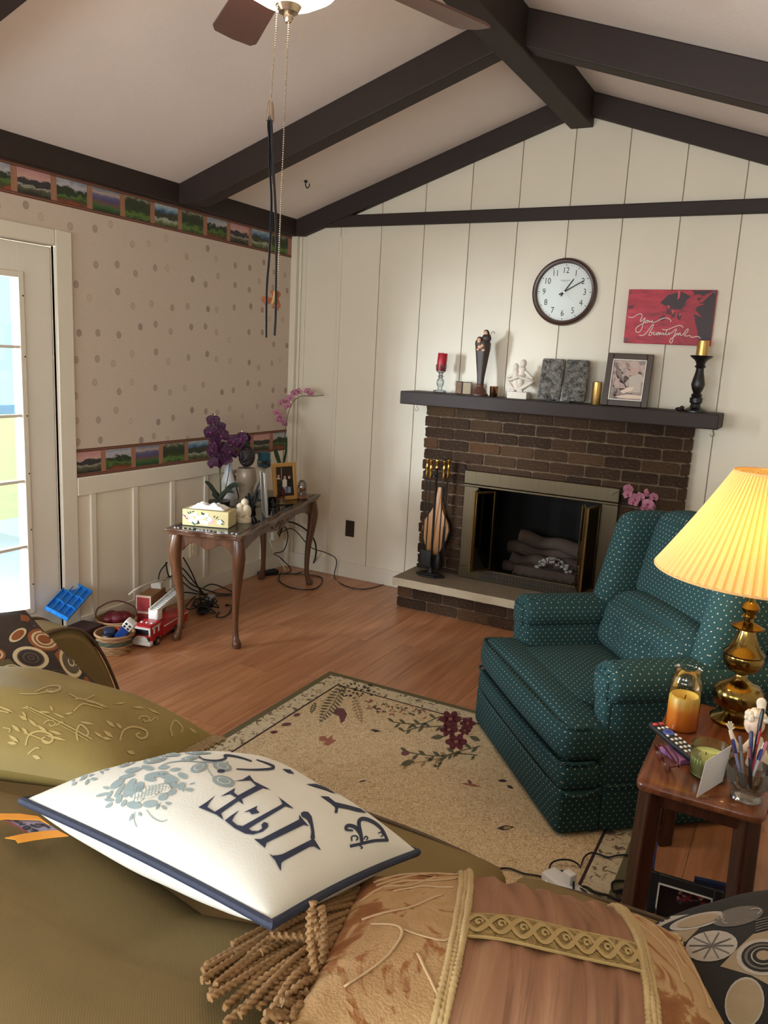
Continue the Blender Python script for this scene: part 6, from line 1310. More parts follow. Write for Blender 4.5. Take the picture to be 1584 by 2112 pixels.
for (x, y, s_) in ((1296, 1010, 13), (1292, 1020, 11), (1308, 1030, 14), (1320, 1026, 12), (1304, 1036, 12), (1340, 1018, 13), (1346, 1026, 11), (1334, 1040, 13), (1344, 1046, 11), (1328, 1050, 10)): orchid_bloom('blossom', M_pink, M_mag, t, atd(x, y, o_) - o_ + FWD * rr.uniform(-.02, .02), s_ * k_, -FWD + Vector((rr.uniform(-.5, .5), 0, rr.uniform(-.5, .5))), rr.uniform(-.5, .5))
# fire tools and bellows
p = Vector((1.318, -.235, .2)); t = thing('fire_tool_stand', 'black iron stand for fire tools with hexagonal base on the hearth', 'tool stand', p)
hx_ = [(.105 * cos(pi / 3 * i), .060 * sin(pi / 3 * i)) for i in range(6)]; G().prism(hx_, 0, .014).prism([(a * .8, b * .8) for a, b in hx_], .014, .024).build('base', M_blk, t, bevel=.003); G().lathe([(.022, .024), (.010, .05), (.008, .10), (.008, .70), (.014, .71)], 16).build('post', M_blk, t); g = G(); g.tube([(-.07, 0, .665), (.07, 0, .665)], .005); g.tube([(0, -.04, .665), (0, .03, .665)], .005); g.build('hanger', M_blk, t); G().lathe([(.008, .70), (.013, .715), (.007, .73), (.014, .75), (.012, .765), (.001, .772)], 16).build('finial', M_brass, t)
for (dx, dy, z, kind, lb) in ((-.068, 0, 0, 'fire_poker', 'fire poker with brass handle at the left of the tool stand'), (-.028, -.030, -.004, 'fire_shovel', 'fire shovel with brass handle at the front of the tool stand'), (.055, -.012, 0, 'hearth_brush', 'hearth brush with brass handle at the right of the tool stand'), (.072, .016, .006, 'fire_tongs', 'fire tongs with brass handle at the back right of the tool stand')):
    q = thing(kind, lb, 'fire tool', p + Vector((dx, dy, .04)), 0); G().lathe([(.006, .61 + z), (.011, .625 + z), (.006, .64 + z), (.011, .665 + z), (.008, .69 + z), (.006, .70 + z), (.012, .712 + z), (.011, .725 + z), (.001, .732 + z)], 16).build('handle', M_brass, q); G().cyl((0, 0, .12), (0, 0, .615 + z), .0042, n=8).build('rod', M_blk, q)
    if kind == 'fire_shovel': G().rbox((0, 0, .08), (.085, .016, .11), .006, 5).build('scoop', M_blk, q)
    elif kind == 'hearth_brush': G().lathe([(.014, .02), (.022, .06), (.016, .10), (.006, .13)], 14).build('bristles', M_blk, q)
    elif kind == 'fire_poker': G().tube(smooth_path([(0, 0, .12), (0, 0, .03), (.012, 0, .02), (.016, 0, .04)], 4), .004, 6).build('tip', M_blk, q)
    else: g = G(); g.tube([(-.004, 0, .3), (-.012, 0, .05)], .003); g.tube([(.004, 0, .3), (.012, 0, .05)], .003); g.build('jaws', M_blk, q)
b_ = Vector((1.297, -.166, .2)); t = thing('fireplace_bellows', 'wooden bellows with black leather leaning behind the fire tools', 'bellows', b_); lean = RX(radians(-6))
bo_ = [(0.012, .575), (.018, .50), (.022, .46), (.05, .40), (.085, .345), (.095, .30), (.085, .24), (.055, .17), (.03, .12)]; bo_ = bo_ + [(-a, z) for a, z in reversed(bo_)]
for y in (-.012, .018): G().prism(bo_, -.006, .006, lean @ frame((0, y, 0), (1, 0, 0), (0, 0, 1), (0, -1, 0))).build('board', wood('bellows_maple', (206, 150, 84), (172, 112, 58), 2, 12, .4, .1), t, bevel=.002)
g = G(); g.prism([(a * 1.06, z) for a, z in bo_ if z < .45], -.012, .012, lean @ frame((0, .003, 0), (1, 0, 0), (0, 0, 1), (0, -1, 0))); g.build('leather_gusset', M_blk, t); G().rbox((0, 0, .085), (.10, .05, .09), .012, 5, M=lean).build('leather_foot', M_blk, t); G().cyl((0, 0, .04), (0, 0, .0), .012, .006).build('nozzle', M_brass, t); g = G(); [g.ball((x, -.026, .125), .007, 8, 6, lean) for x in (-.045, .045)]; g.build('studs', M_brass, t)

# ================================================================ SOFA (seen over its back) AND PILLOWS
n = N('olive_twill'); q = n.sep(n.co('Object')); st_ = n.math('SINE', n.math('MULTIPLY', n.math('ADD', n.math('ADD', q[0], q[1]), n.math('MULTIPLY', q[2], .6)), 1500.0))
cl_ = n.mix(n.noise(n.co(), 4, 4), lin((134, 113, 73)), lin((107, 89, 56))); n.set(cl_, .85, Specular_IOR_Level=.15); n.bump(st_, .05, .0012); M_sofa = n.mat
SF = thing('sofa', 'olive tan upholstered sofa seen from behind with pillows along its back', 'sofa', (2.42, -3.80, 0)); so = Vector((2.42, -3.80, 0)); sm = inv(SF)
def su(name, x0, x1, y0, y1, z0, z1, r, n_=10, puff=(0, 0, 0), warp=None): return G().rbox(((x0 + x1) / 2, (y0 + y1) / 2, (z0 + z1) / 2), (x1 - x0, y1 - y0, z1 - z0), r, n_, puff, sm, 0, warp).build(name, M_sofa, SF, ang=180)
su('base', 1.30, 3.80, -4.42, -3.22, .06, .34, .03)
def press(x): return max(math.exp(-((x - 3.25) / .2) ** 2), math.exp(-((x - 1.98) / .24) ** 2), .75 * math.exp(-((x - 2.68) / .2) ** 2))   # the back gives way under the heavy pillows
bk = su('back', 1.28, 3.82, -4.50, -3.98, .10, .888, .13, 24, (0, .02, .012), lambda q_, p: q_ + Vector((0, -.10 * (.9 - q_.z) * (1 if p[1] > 0 else .0) - (.03 if p[1] > 0 else 0) * press(q_.x), -press(q_.x) * max(0, min(1, (q_.y + 4.33) / .2)) * (.075 if q_.x > 2.7 else .06) * (1 if q_.z > .6 else 0))))
xs_ = [1.43, 2.175, 2.92, 3.665]
for i in range(3):
    c_ = su('seat_cushion', xs_[i] + .004, xs_[i + 1] - .004, -4.02, -3.215, .31, .475, .05, 12, (0, .012, .03))
    P = [(xs_[i] + .03, -3.235), (xs_[i] + .2, -3.210), ((xs_[i] + xs_[i + 1]) / 2, -3.203), (xs_[i + 1] - .2, -3.210), (xs_[i + 1] - .03, -3.235)]
    G().tube([sm @ v for v in smooth_path([(x, y, .452) for x, y in P], 6)], .006, 7).build('welt', mat('welt_dark', (84, 64, 40), .7), c_)
    su('back_cushion', xs_[i] + .006, xs_[i + 1] - .006, -4.06, -3.90, .44, .66, .07, 10, (0, .01, .005), lambda q_, p: q_ + Vector((0, -.16 * (q_.z - .44), 0)))
arm_prof = [(-4.30, .10), (-2.985, .10), (-2.965, .25), (-2.985, .40), (-3.02, .50), (-3.06, .585), (-3.105, .652), (-3.16, .698), (-3.23, .715), (-3.32, .712), (-3.6, .70), (-4.30, .70)]
for (x0, x1) in ((1.255, 1.425), (3.67, 3.84)):
    pr_ = smooth_path([(a, b, 0) for a, b in arm_prof[1:11]], 4); pr_ = [(-4.30, .08)] + [(v.x, v.y) for v in pr_] + [(-4.30, .70)]
    a_ = G().prism(pr_, x0, x1, sm @ frame((0, 0, 0), (0, 1, 0), (0, 0, 1), (1, 0, 0))).build('arm', M_sofa, SF, ang=30, bevel=.028)
    for x in (x0 + .004, x1 - .004): G().tube([sm @ Vector((x, v[0], v[1])) for v in pr_[1:-1]], .0055, 7).build('welt', mat('welt_dark', (84, 64, 40), .7), a_)
g = G(); [g.lathe([(.03, .0), (.035, .06)], 14, sm @ T(x, y, 0)) for x in (1.34, 3.76) for y in (-4.36, -3.28)]; g.build('feet', M_leg, SF)

def pillow(name, label, A, B, C_, D, Tn, mats, mi=lambda u, v, s_: 0, n_=30, pinch=.05, disp=None, cat='pillow', flatb=.45, pw=.5):
    A, B, C_, D = map(Vector, (A, B, C_, D)); ctr = (A + B + C_ + D) / 4; nrm = ((B - A).cross(D - A)).normalized()
    if nrm.z < 0: nrm = -nrm
    t_ = thing(name, label, cat, ctr)
    def S(u, v, s_):
        uu_ = u * (1 - pinch * (1 - v * v)); vv2 = v * (1 - pinch * (1 - u * u)); a, b = (uu_ + 1) / 2, (vv2 + 1) / 2
        base_ = A.lerp(B, a).lerp(D.lerp(C_, a), b); h = (max(0, 1 - u * u) * max(0, 1 - v * v)) ** pw
        h *= 1 + .10 * noise.noise(Vector((u * 2.1, v * 2.1, Tn * 90))); 
        o_ = base_ + nrm * (s_ * Tn * h * (1 if s_ > 0 else flatb))
        if disp: o_ = o_ + nrm * (s_ * disp(u, v, s_))
        return o_ - ctr
    par = lambda i: math.copysign(1 - (1 - abs(2 * i / n_ - 1)) ** 1.35, 2 * i / n_ - 1)
    g = G(); uv = []; w = n_ + 1
    for s_ in (1, -1):
        b0 = len(g.v); vs = []; 
        for j in range(w):
            for i in range(w): vs.append(S(par(i), par(j), s_)); uv.append(((par(i) + 1) / 2, (par(j) + 1) / 2))
        fs = []; ms = []
        for j in range(n_):
            for i in range(n_):
                f = (j * w + i, j * w + i + 1, (j + 1) * w + i + 1, (j + 1) * w + i); fs.append(f if s_ > 0 else f[::-1]); ms.append(mi((par(i) + par(i + 1)) / 2, (par(j) + par(j + 1)) / 2, s_))
        g.v += [tuple(v) for v in vs]; g.f += [tuple(b0 + k2 for k2 in f) for f in fs]; g.m += ms
    cov = g.build('cover', mats, t_, ang=180, uv=uv)
    if nrm.dot((B - A).cross(D - A)) < 0: cov.data.flip_normals()
    edge = [S(par(i), -1, 1) for i in range(n_)] + [S(1, par(i), 1) for i in range(n_)] + [S(-par(i), 1, 1) for i in range(n_)] + [S(-1, -par(i), 1) for i in range(n_)]
    return t_, cov, S, edge, nrm
def third(B, A, px, py, L):                     # the point at distance L from B on the line of sight of a pixel (far solution)
    r = ray(px, py).normalized(); oc = CAM - B; b_ = r.dot(oc); c_ = oc.dot(oc) - L * L; d_ = b_ * b_ - c_
    s_ = -b_ + sqrt(max(0, d_)); P_ = CAM + r * s_; return P_

# --- white lettered pillow
A = at(45, 1652, 2, .955); B = at(560, 1908, 2, .950); C_ = third(B, A, 862, 1758, .405); D = A + (C_ - B); print('white pillow', A, B, C_, D)
n = N('ivory_canvas'); n.set(n.mix(n.noise(n.co(), 5, 3), lin((232, 228, 216)), lin((220, 216, 204))), .9, Specular_IOR_Level=.1); n.bump(n.math('ADD', n.noise(n.co(), 300, 2), n.math('MULTIPLY', n.noise(n.mapv(n.co(), (1, 1, 1)), 9, 3), 2.0)), .07, .006); M_ivory = n.mat
wp, wcov, S, edge, nrm = pillow('lettered_pillow', 'white pillow with navy lettering, grey rose and navy piping on the sofa back', A, B, C_, D, .098, [M_ivory], n_=34, pinch=.045, flatb=.72)
G().tube(edge, .0058, 8, closed=True).build('piping', mat('navy_cord', (44, 50, 70), .7, bump=(200, .3)), wp)
NV = [mat('navy_ink', (34, 40, 62), .8, c2=(52, 60, 84), ns=60), mat('grey_rose_ink', (156, 170, 170), .85, c2=(140, 156, 158), ns=40), M_ivory]
Lz = []
for P in (((552, 735), (575, 747), (610, 745), (640, 738), (830, 640), (822, 625), (835, 620), (892, 712), (845, 685), (815, 690), (650, 780), (632, 795), (630, 850), (590, 775)),
          ((822, 632), (828, 590), (820, 545), (800, 510), (765, 490), (760, 468), (780, 458), (808, 462), (830, 490), (840, 540), (848, 590), (852, 636)),
          ((455, 638), (500, 640), (750, 510), (748, 480), (812, 555), (780, 545), (535, 665), (528, 698)),
          ((265, 518), (300, 490), (360, 450), (325, 490), (312, 520), (345, 548), (380, 555), (640, 410), (628, 380), (612, 362), (715, 440), (660, 425), (420, 570), (440, 586), (480, 588), (508, 570), (503, 545), (520, 527), (546, 537), (548, 560), (510, 592), (450, 610), (400, 605), (330, 570)),
          ((440, 478), (425, 460), (388, 465), (440, 440), (478, 422), (470, 445), (492, 468)),
          ((92, 432), (150, 395), (205, 352), (165, 400), (150, 430), (200, 462), (340, 370), (300, 345), (235, 362), (290, 330), (332, 305), (325, 335), (350, 355), (470, 290), (435, 255), (325, 262), (380, 250), (425, 222), (455, 262), (565, 318), (515, 305), (375, 378), (388, 415), (355, 390), (240, 470), (258, 515), (210, 480), (150, 455)),
          ((890, 358), (940, 362), (985, 398), (1060, 415), (1150, 440), (1190, 468), (1140, 462), (1060, 442), (1004, 432), (998, 468), (980, 468), (985, 430), (950, 400)),
          ((795, 280), (860, 278), (920, 300), (995, 345), (920, 318), (860, 300)), ((640, 180), (690, 185), (718, 212), (680, 207))): Lz.append((z4(*P), 0, 1))
Lz.append((ell(240, 195, 26, 11), 0, 1))
for P, w_ in (([(340, 181), (450, 186), (560, 180), (583, 165), (540, 143), (470, 120)], (6, 18, 5)), ([(95, 100), (130, 120), (210, 127), (272, 112), (262, 94), (300, 93), (370, 107), (440, 130)], (6, 16, 8)),
              ([(1080, 684), (1150, 668), (1240, 648), (1330, 645)], 20), ([(1328, 650), (1290, 575), (1230, 525), (1165, 505), (1138, 530), (1150, 600), (1158, 655)], (14, 26, 20)), ([(1150, 605), (1115, 560), (1065, 550), (1056, 575), (1100, 582)], (22, 24, 10)), ([(1092, 650), (1092, 622), (1118, 616), (1132, 632), (1120, 646)], 9), ([(1170, 640), (1180, 620), (1196, 628), (1188, 644)], 8), ([(1265, 600), (1285, 592), (1296, 612), (1280, 622)], 8), ([(1130, 672), (1160, 690), (1150, 700)], 8)):
    Lz += [(q_, 0, 1) for q_ in stroke(P, w_, 4)]
printed('lettering', [wcov], Lz, NV, wp, (380, 1530), 500 / 1584, .0006, 8)
Rz = []
for a in ((690, 235, 70, 20, -12), (810, 215, 52, 20, 12), (940, 212, 45, 16, -8), (1035, 230, 45, 14, -5), (1095, 280, 45, 22, 25), (640, 285, 70, 16, -15), (560, 345, 70, 26, -35), (580, 400, 70, 18, -55), (660, 380, 88, 34, -60), (720, 395, 80, 40, -50), (500, 435, 40, 13, -55), (575, 470, 42, 22, -65), (495, 478, 38, 15, 5), (495, 522, 34, 15, -35), (615, 505, 34, 18, -60), (700, 520, 62, 32, 5), (830, 510, 62, 30, -8), (935, 455, 42, 28, -20), (1010, 415, 34, 24, -30), (1085, 365, 36, 28, -40), (880, 270, 100, 22, -10), (830, 310, 50, 18, 5), (980, 295, 90, 26, 20), (1000, 345, 60, 26, 25), (440, 435, 55, 12, -15), (470, 380, 26, 10, 15), (1150, 395, 34, 14, 10), (1100, 402, 12, 8, 40), (1175, 345, 25, 6, -15)): Rz.append((ell(*a[:4], a[4]), 1, 1))
for a in ((735, 455, 50, 38, -30), (830, 415, 80, 45, -20), (940, 385, 60, 40, 0)): Rz.append((ell(*a[:4], a[4]), 2, 2))
for j in range(11): Rz += [(q_, 1, 3) for q_ in stroke([(700 + 28 * j, 500 - 10 * j), (712 + 28 * j, 420 - 8 * j), (722 + 25 * j, 370 - 2 * j)], 5, 3)]
for j in range(5): Rz += [(q_, 1, 3) for q_ in stroke([(700 + 30 * j, 470 - 22 * j), (820 + 30 * j, 440 - 22 * j), (900 + 22 * j, 430 - 18 * j)], 4, 3)]
for P in ([(900, 215), (960, 180), (1080, 160), (1200, 165), (1330, 170), (1450, 190)], [(800, 560), (850, 620), (920, 655), (970, 640)], [(705, 575), (700, 640), (722, 700)], [(685, 590), (660, 650)], [(1300, 220), (1330, 270), (1350, 290)], [(880, 560), (900, 520), (920, 500)]): Rz += [(q_, 1, 1) for q_ in stroke(P, 7, 4)]
for a in ((1230, 215, 75, 36, -18), (1420, 205, 80, 36, 14), (1430, 325, 95, 44, 14), (870, 150, 100, 26, -12), (1000, 105, 80, 20, 0), (1160, 135, 80, 20, -12), (650, 175, 90, 22, -20), (1220, 95, 110, 12, 0), (815, 118, 45, 10, -10)): Rz.append((ell(*a[:4], a[4]), 1, 1)); Rz.append((ell(a[0], a[1], a[2] * .62, a[3] * .62, a[4]), 2, 2)); Rz.append((ell(a[0], a[1], a[2] * .5, a[3] * .5, a[4]), 1, 3))
for (x0, y0, x1, y1) in ((160, 325, 250, 290), (190, 330, 290, 250), (250, 325, 330, 260), (300, 360, 330, 305), (330, 290, 390, 235), (340, 310, 400, 305), (190, 360, 230, 330), (410, 215, 450, 270), (430, 225, 500, 225), (735, 575, 760, 612), (665, 650, 690, 590), (920, 520, 965, 560), (950, 500, 1005, 515), (880, 555, 905, 510), (1440, 200, 1470, 165)): Rz.append((leaf(x0, y0, x1, y1, 13), 1, 1))
printed('rose_print', [wcov], Rz, NV, wp, (100, 1530), 400 / 1584, .0005, 8)

# --- olive damask pillow with fringe
n = N('olive_damask'); n.set(n.mix(n.noise(n.co(), 6, 4), lin((154, 134, 78)), lin((122, 104, 58))), .55, Specular_IOR_Level=.2); n.bump(n.noise(n.co(), 250, 2), .15, .002); M_dam = n.mat
C2 = at(440, 1518, 2, .77); B2 = at(262, 1632, 2, .885); D2 = at(-130, 1435, 2, .77); A2 = B2 + (D2 - C2); print('damask', A2, B2, C2, D2)
dp_, dcov, S, edge, nrm = pillow('damask_pillow', 'olive gold damask pillow with scroll pattern and twisted fringe on the sofa', A2, B2, C2, D2, .125, [M_dam], pinch=.03)
DM = [mat('damask_thread', (184, 162, 104), .5, c2=(168, 146, 88), ns=90)]
Dz = []
for P, w_ in (([(180, 915), (330, 985), (480, 1060), (625, 1140)], 9), ([(165, 1095), (250, 1125), (330, 1160)], 9), ([(175, 925), (320, 1000), (470, 1075), (600, 1150)], 5), ([(815, 1150), (840, 1080), (910, 1055), (990, 1080), (995, 1120), (955, 1135), (925, 1110), (950, 1095)], (10, 16, 10)), ([(940, 1005), (960, 985), (1000, 985), (1015, 1010), (985, 1020), (975, 1005)], 9), ([(1020, 1020), (1060, 990), (1070, 1010)], 8), ([(230, 820), (330, 780), (400, 780), (400, 805), (340, 820), (310, 800)], (6, 14, 8)), ([(500, 950), (560, 900), (640, 915), (700, 930)], 10), ([(470, 830), (560, 870), (640, 840)], 8), ([(1170, 1120), (1160, 1060), (1190, 1010), (1240, 1060), (1230, 1090)], 12), ([(130, 830), (250, 830), (350, 810)], 7), ([(20, 1060), (70, 1070), (60, 1090)], 8), ([(190, 1240), (240, 1200), (270, 1200)], 9)): Dz.append([(q_, 0, 1) for q_ in stroke(P, w_, 4)])
for (x0, y0, x1, y1, w_) in ((130, 980, 190, 1010, 20), (190, 1000, 260, 1060, 18), (250, 1040, 330, 1100, 20), (330, 1080, 430, 1110, 18), (150, 950, 180, 990, 16), (300, 1110, 460, 1150, 15), (560, 870, 680, 900, 16), (620, 880, 740, 930, 14), (700, 1080, 770, 1130, 22), (690, 1130, 760, 1140, 18), (720, 1010, 780, 1060, 20), (790, 1030, 830, 1070, 18), (540, 1020, 640, 1040, 14), (440, 970, 500, 960, 14), (900, 920, 990, 930, 12), (1000, 930, 1090, 970, 12), (1280, 1060, 1340, 1100, 14), (860, 1220, 920, 1240, 22), (500, 870, 560, 860, 12), (780, 900, 860, 890, 10), (340, 910, 360, 950, 14)): Dz.append([(leaf(x0, y0, x1, y1, w_ * .6), 0, 1)])
Dz += [[([(x - 640, y + 30) for x, y in o_], m_, l_) for o_, m_, l_ in Dq] for Dq in Dz]
bpy.context.view_layer.update(); tree_ = bvh_of([dcov])
for Dq in Dz: printed('woven_scroll', tree_, Dq, DM, dp_, (0, 1180), 480 / 1584, .0005, 10)
M_fringe = mat('fringe_cord', (176, 152, 108), .7, c2=(120, 98, 66), ns=120)
g = G(); rr = random.Random(12)
for j in range(44):
    v = -1 + 2 * (j + .5) / 44; e = S(1, v, 1); d = (B2 - A2).normalized(); e2 = e + d * rr.uniform(.026, .036) + Vector((0, 0, -.002)); g.tube([e.lerp(e2, k2 / 10) for k2 in range(11)], .0044, 6, lobes=2, twist=760)
stuff(g.build('twisted_fringe', M_fringe, dp_, ang=60))

# --- pillow with brown rings by the arm
A3_ = at(-40, 1445, 2, .64); B3_ = at(222, 1440, 2, .60); C3 = at(88, 1262, 2, .79); D3 = at(-70, 1330, 2, .74)
C3 = at(52, 1262, 0, 1.50); D3 = C3 + (A3_ - B3_) * .8; A3_ = at(-60, 1480, 2, .60); B3_ = at(222, 1436, 2, .56); C3 = third(B3_, A3_, 50, 1262, .44) if False else at(50, 1262, 0, 1.40); D3 = A3_ + (C3 - B3_); print('ring pillow', A3_, B3_, C3, D3)
M_dkb = mat('dark_brown_print', (50, 40, 36), .85, c2=(62, 50, 42), ns=40)
rp_, rcov, S, edge, nrm = pillow('ring_pattern_pillow', 'dark brown pillow with cream and rust ring pattern leaning on the sofa arm', A3_, B3_, C3, D3, .085, [M_dkb], pinch=.04)
G().tube(edge, .006, 7, closed=True).build('piping', mat('cord_brown', (58, 46, 38), .7), rp_)
QM = [mat('print_cream', (214, 196, 158), .85, c2=(196, 176, 138), ns=50), mat('print_rust', (150, 88, 48), .85, c2=(130, 72, 38), ns=40), M_dkb, mat('print_olive', (100, 90, 58), .85), mat('print_taupe', (92, 80, 68), .85)]
Cz = []
def rings(cx, cy, rx, ry, a, seq):
    for j, (f, mi_) in enumerate(seq): Cz.append((ell(cx, cy, rx * f, ry * f, a, 22), mi_, 1 + j))
rings(298, 462, 100, 62, 18, [(1.15, 1), (.90, 0), (.72, 1), (.6, 0), (.45, 1), (.36, 1)]); rings(208, 585, 130, 78, 12, [(.97, 0), (.74, 4), (.66, 2), (.45, 4), (.36, 2), (.2, 4), (.12, 2)]); rings(480, 615, 112, 66, 62, [(1.0, 0), (.76, 3), (.66, 4), (.3, 0), (.2, 4)])
Cz.append((z4((0, 600), (60, 590), (130, 650), (240, 700), (260, 720), (120, 770), (40, 790), (0, 770)), 3, 0)); rings(90, 695, 90, 66, 20, [(.97, 0), (.85, 3), (.72, 0), (.58, 3), (.46, 0), (.34, 3), (.22, 0), (.1, 3)]); rings(410, 720, 80, 52, 30, [(.92, 4), (.84, 2), (.5, 4), (.42, 2)]); rings(120, 430, 80, 42, -35, [(.85, 0), (.62, 1), (.4, 1)])
rings(-30, 560, 70, 44, 10, [(1, 1), (.75, 0), (.55, 1), (.3, 0)]); rings(-150, 690, 95, 60, 15, [(1, 0), (.75, 2), (.5, 4), (.3, 2)]); rings(20, 860, 90, 55, 15, [(1, 1), (.8, 0), (.6, 1)]); rings(-170, 880, 90, 56, 12, [(1, 3), (.8, 0), (.5, 3)]); rings(230, 850, 80, 50, 15, [(1, 0), (.7, 4), (.4, 2)]); rings(-280, 780, 60, 40, 10, [(1, 1), (.6, 0)])
Cz += [(z4((370, 560), (430, 485), (400, 560), (420, 640), (560, 740), (540, 760), (450, 690)), 1, 0), (z4((570, 720), (600, 700), (650, 760), (690, 815), (600, 810), (565, 760)), 1, 0), (z4((140, 290), (215, 300), (190, 340), (140, 330)), 1, 0), (z4((300, 350), (340, 340), (400, 400), (440, 460), (400, 430), (330, 380)), 0, 0), (z4((240, 340), (290, 350), (300, 380), (220, 370)), 4, 0)]
printed('ring_print', [rcov], Cz, QM, rp_, (0, 1180), 480 / 1584, .0005, 10)

# --- gold pieced pillow with tassel fringe
A4 = at(585, 2118, 2, .93); B4 = at(1500, 2250, 2, .90); D4 = at(700, 1795, 2, .72); C4 = at(1565, 2030, 2, .72)
A4 = at(590, 2125, 2, .94); D4 = third(A4, A4, 745, 1812, .42); B4 = third(A4, A4, 1560, 2260, .56); C4 = D4 + (B4 - A4) ; print('gold pillow', A4, B4, C4, D4)
n = N('gold_brocade'); nz = n.noise(n.co(), 9, 4, .6, 1.5); n.set(n.ramp(nz, [(.38, lin((176, 140, 96))), (.50, lin((186, 150, 106))), (.55, lin((150, 98, 58))), (.70, lin((134, 84, 46)))]), .7, Specular_IOR_Level=.2); n.bump(n.math('ADD', n.noise(n.co(), 40, 3, .6, 2.0), n.noise(n.co(), 300, 2)), .35, .006); M_broc = n.mat
n = N('brown_ruched_silk'); wv_ = n.noise(n.mapv(n.co('UV'), (16, 1.2, 1)), 1.0, 3, .55, .8); n.set(n.ramp(wv_, [(.28, lin((110, 74, 55))), (.40, lin((142, 100, 74))), (.6, lin((156, 112, 84))), (.8, lin((166, 128, 96)))]), .5, Specular_IOR_Level=.2); n.bump(wv_, .8, .012); M_ruch = n.mat  # fold shading put into the colour: creases darker, ridges paler
def zone(u, v, s_): return 1 if -.44 < u < .50 else 0
RUCH = [True]
def ruch(u, v, s_):
    if not RUCH[0]: return .0012
    if -.44 < u < .50: return .0050 * (noise.noise(Vector((u * 13, v * 1.8, 3))) + .45 * sin(u * 40 + 2 * noise.noise(Vector((u * 5, v * 4, 0)))))
    return .0016 * noise.noise(Vector((u * 9, v * 9, 8)))
gp, gcov, S, edge, nrm = pillow('fringed_gold_pillow', 'gold and brown pieced pillow with twisted tassel fringe at the front of the picture', A4, B4, C4, D4, .085, [M_broc, M_ruch], zone, 56, .02, ruch)
M_braid = mat('gold_braid', (200, 172, 122), .6, c2=(168, 136, 86), ns=160)
for uc in (-.44, .50):
    g = G()
    for k2, off in ((0, -.022), (1, .0), (2, .022)):
        P = [S(uc + off, -0.985 + 1.97 * i / 140, 1) + nrm * .002 for i in range(141)]; g.tube(P, lambda t_: .0042 * (1 + .3 * sin(t_ * 420 + k2 * 2)), 7)
    g.build('braid_trim', M_braid, gp, ang=180)
n = N('band_damask'); nb = n.noise(n.mapv(n.co(), (1, 1, 1)), 26, 3, .5, 3.0); n.set(n.ramp(nb, [(.42, lin((122, 98, 52))), (.5, lin((168, 138, 84))), (.58, lin((132, 106, 58)))]), .55); n.bump(nb, .3, .004); M_band = n.mat
RUCH[0] = False
G().grid(lambda a, b: S(-.42 + .90 * a, -.50 + .27 * b, 1) + nrm * .004, 40, 8).build('damask_band', M_band, gp, ang=180)
bz = []
def bstroke(P, w_):
    Pq = smooth_path([(a, b, 0) for a, b in P], 5); return Pq
g = G()
for ph in (0, pi):
    g.tube([S(-.42 + .9 * i / 160, -.365 + .085 * sin(i / 160 * 26 + ph), 1) + nrm * .0055 for i in range(161)], .0022, 5, flat=(.5, 1.5))
for rep in range(8):
    uc_ = -.36 + .109 * rep; g.tube([S(uc_ + .020 * (1 - a / 7) * cos(a), -.365 + .045 * (1 - a / 7) * sin(a), 1) + nrm * .0055 for a in [k2 * .35 for k2 in range(20)]], .0018, 5)
for vv3 in (-.49, -.24): g.tube([S(-.42 + .9 * i / 60, vv3, 1) + nrm * .003 for i in range(61)], .002, 5)
g.build('band_scrolls', mat('band_thread', (170, 142, 88), .5), gp); RUCH[0] = True
rr = random.Random(21)
RS = [[(-.93 + .5 * rr.random(), -.9 + 1.8 * rr.random())] for _ in range(0)]
for L_ in RS:
    a_ = rr.uniform(0, 6.28)
    for _ in range(3): a_ += rr.uniform(-.7, .7); L_.append((max(-.97, min(-.46, L_[-1][0] + .09 * cos(a_))), max(-.96, min(.96, L_[-1][1] + .13 * sin(a_)))))
for P in RS + list(([(-.95, .3), (-.8, .45), (-.6, .4), (-.45, .55)], [(-.9, .5), (-.7, .6), (-.5, .72)], [(-.92, .62), (-.7, .75), (-.55, .88)], [(-.8, .25), (-.66, .3), (-.5, .22)], [(-.85, -.2), (-.7, -.35), (-.72, -.6), (-.85, -.8)], [(-.7, -.35), (-.5, -.5), (-.4, -.3)], [(-.6, -.6), (-.5, -.8), (-.42, -.9)], [(-.9, -.1), (-.7, -.05), (-.55, .1)], [(-.8, .7), (-.65, .65), (-.5, .6), (-.4, .7)], [(-.86, .4), (-.72, .34), (-.6, .52), (-.7, .6)], [(.6, .6), (.75, .3), (.8, -.1)], [(.55, .3), (.7, .0), (.72, -.4)], [(.85, .4), (.9, 0), (.86, -.5)])): G().tube([S(v.x, v.y, 1) + nrm * .001 for v in smooth_path([(a, b, 0) for a, b in P], 6)], .0015, 5, flat=(.4, 1.5)).build('raised_scroll', mat('pale_chenille', (194, 160, 118), .8), gp, ang=180)
g = G(); g.tube(edge[0:56], .006, 8, lobes=2, twist=340); g.tube(edge[56:112], .005, 8, lobes=2, twist=340); g.tube(edge[112:168], .005, 8, lobes=2, twist=340); g.build('edge_cord', mat('cream_cord', (190, 162, 110), .6), gp, ang=60)
M_tas = mat('tassel_gold', (156, 116, 68), .7, c2=(112, 80, 46), ns=90)
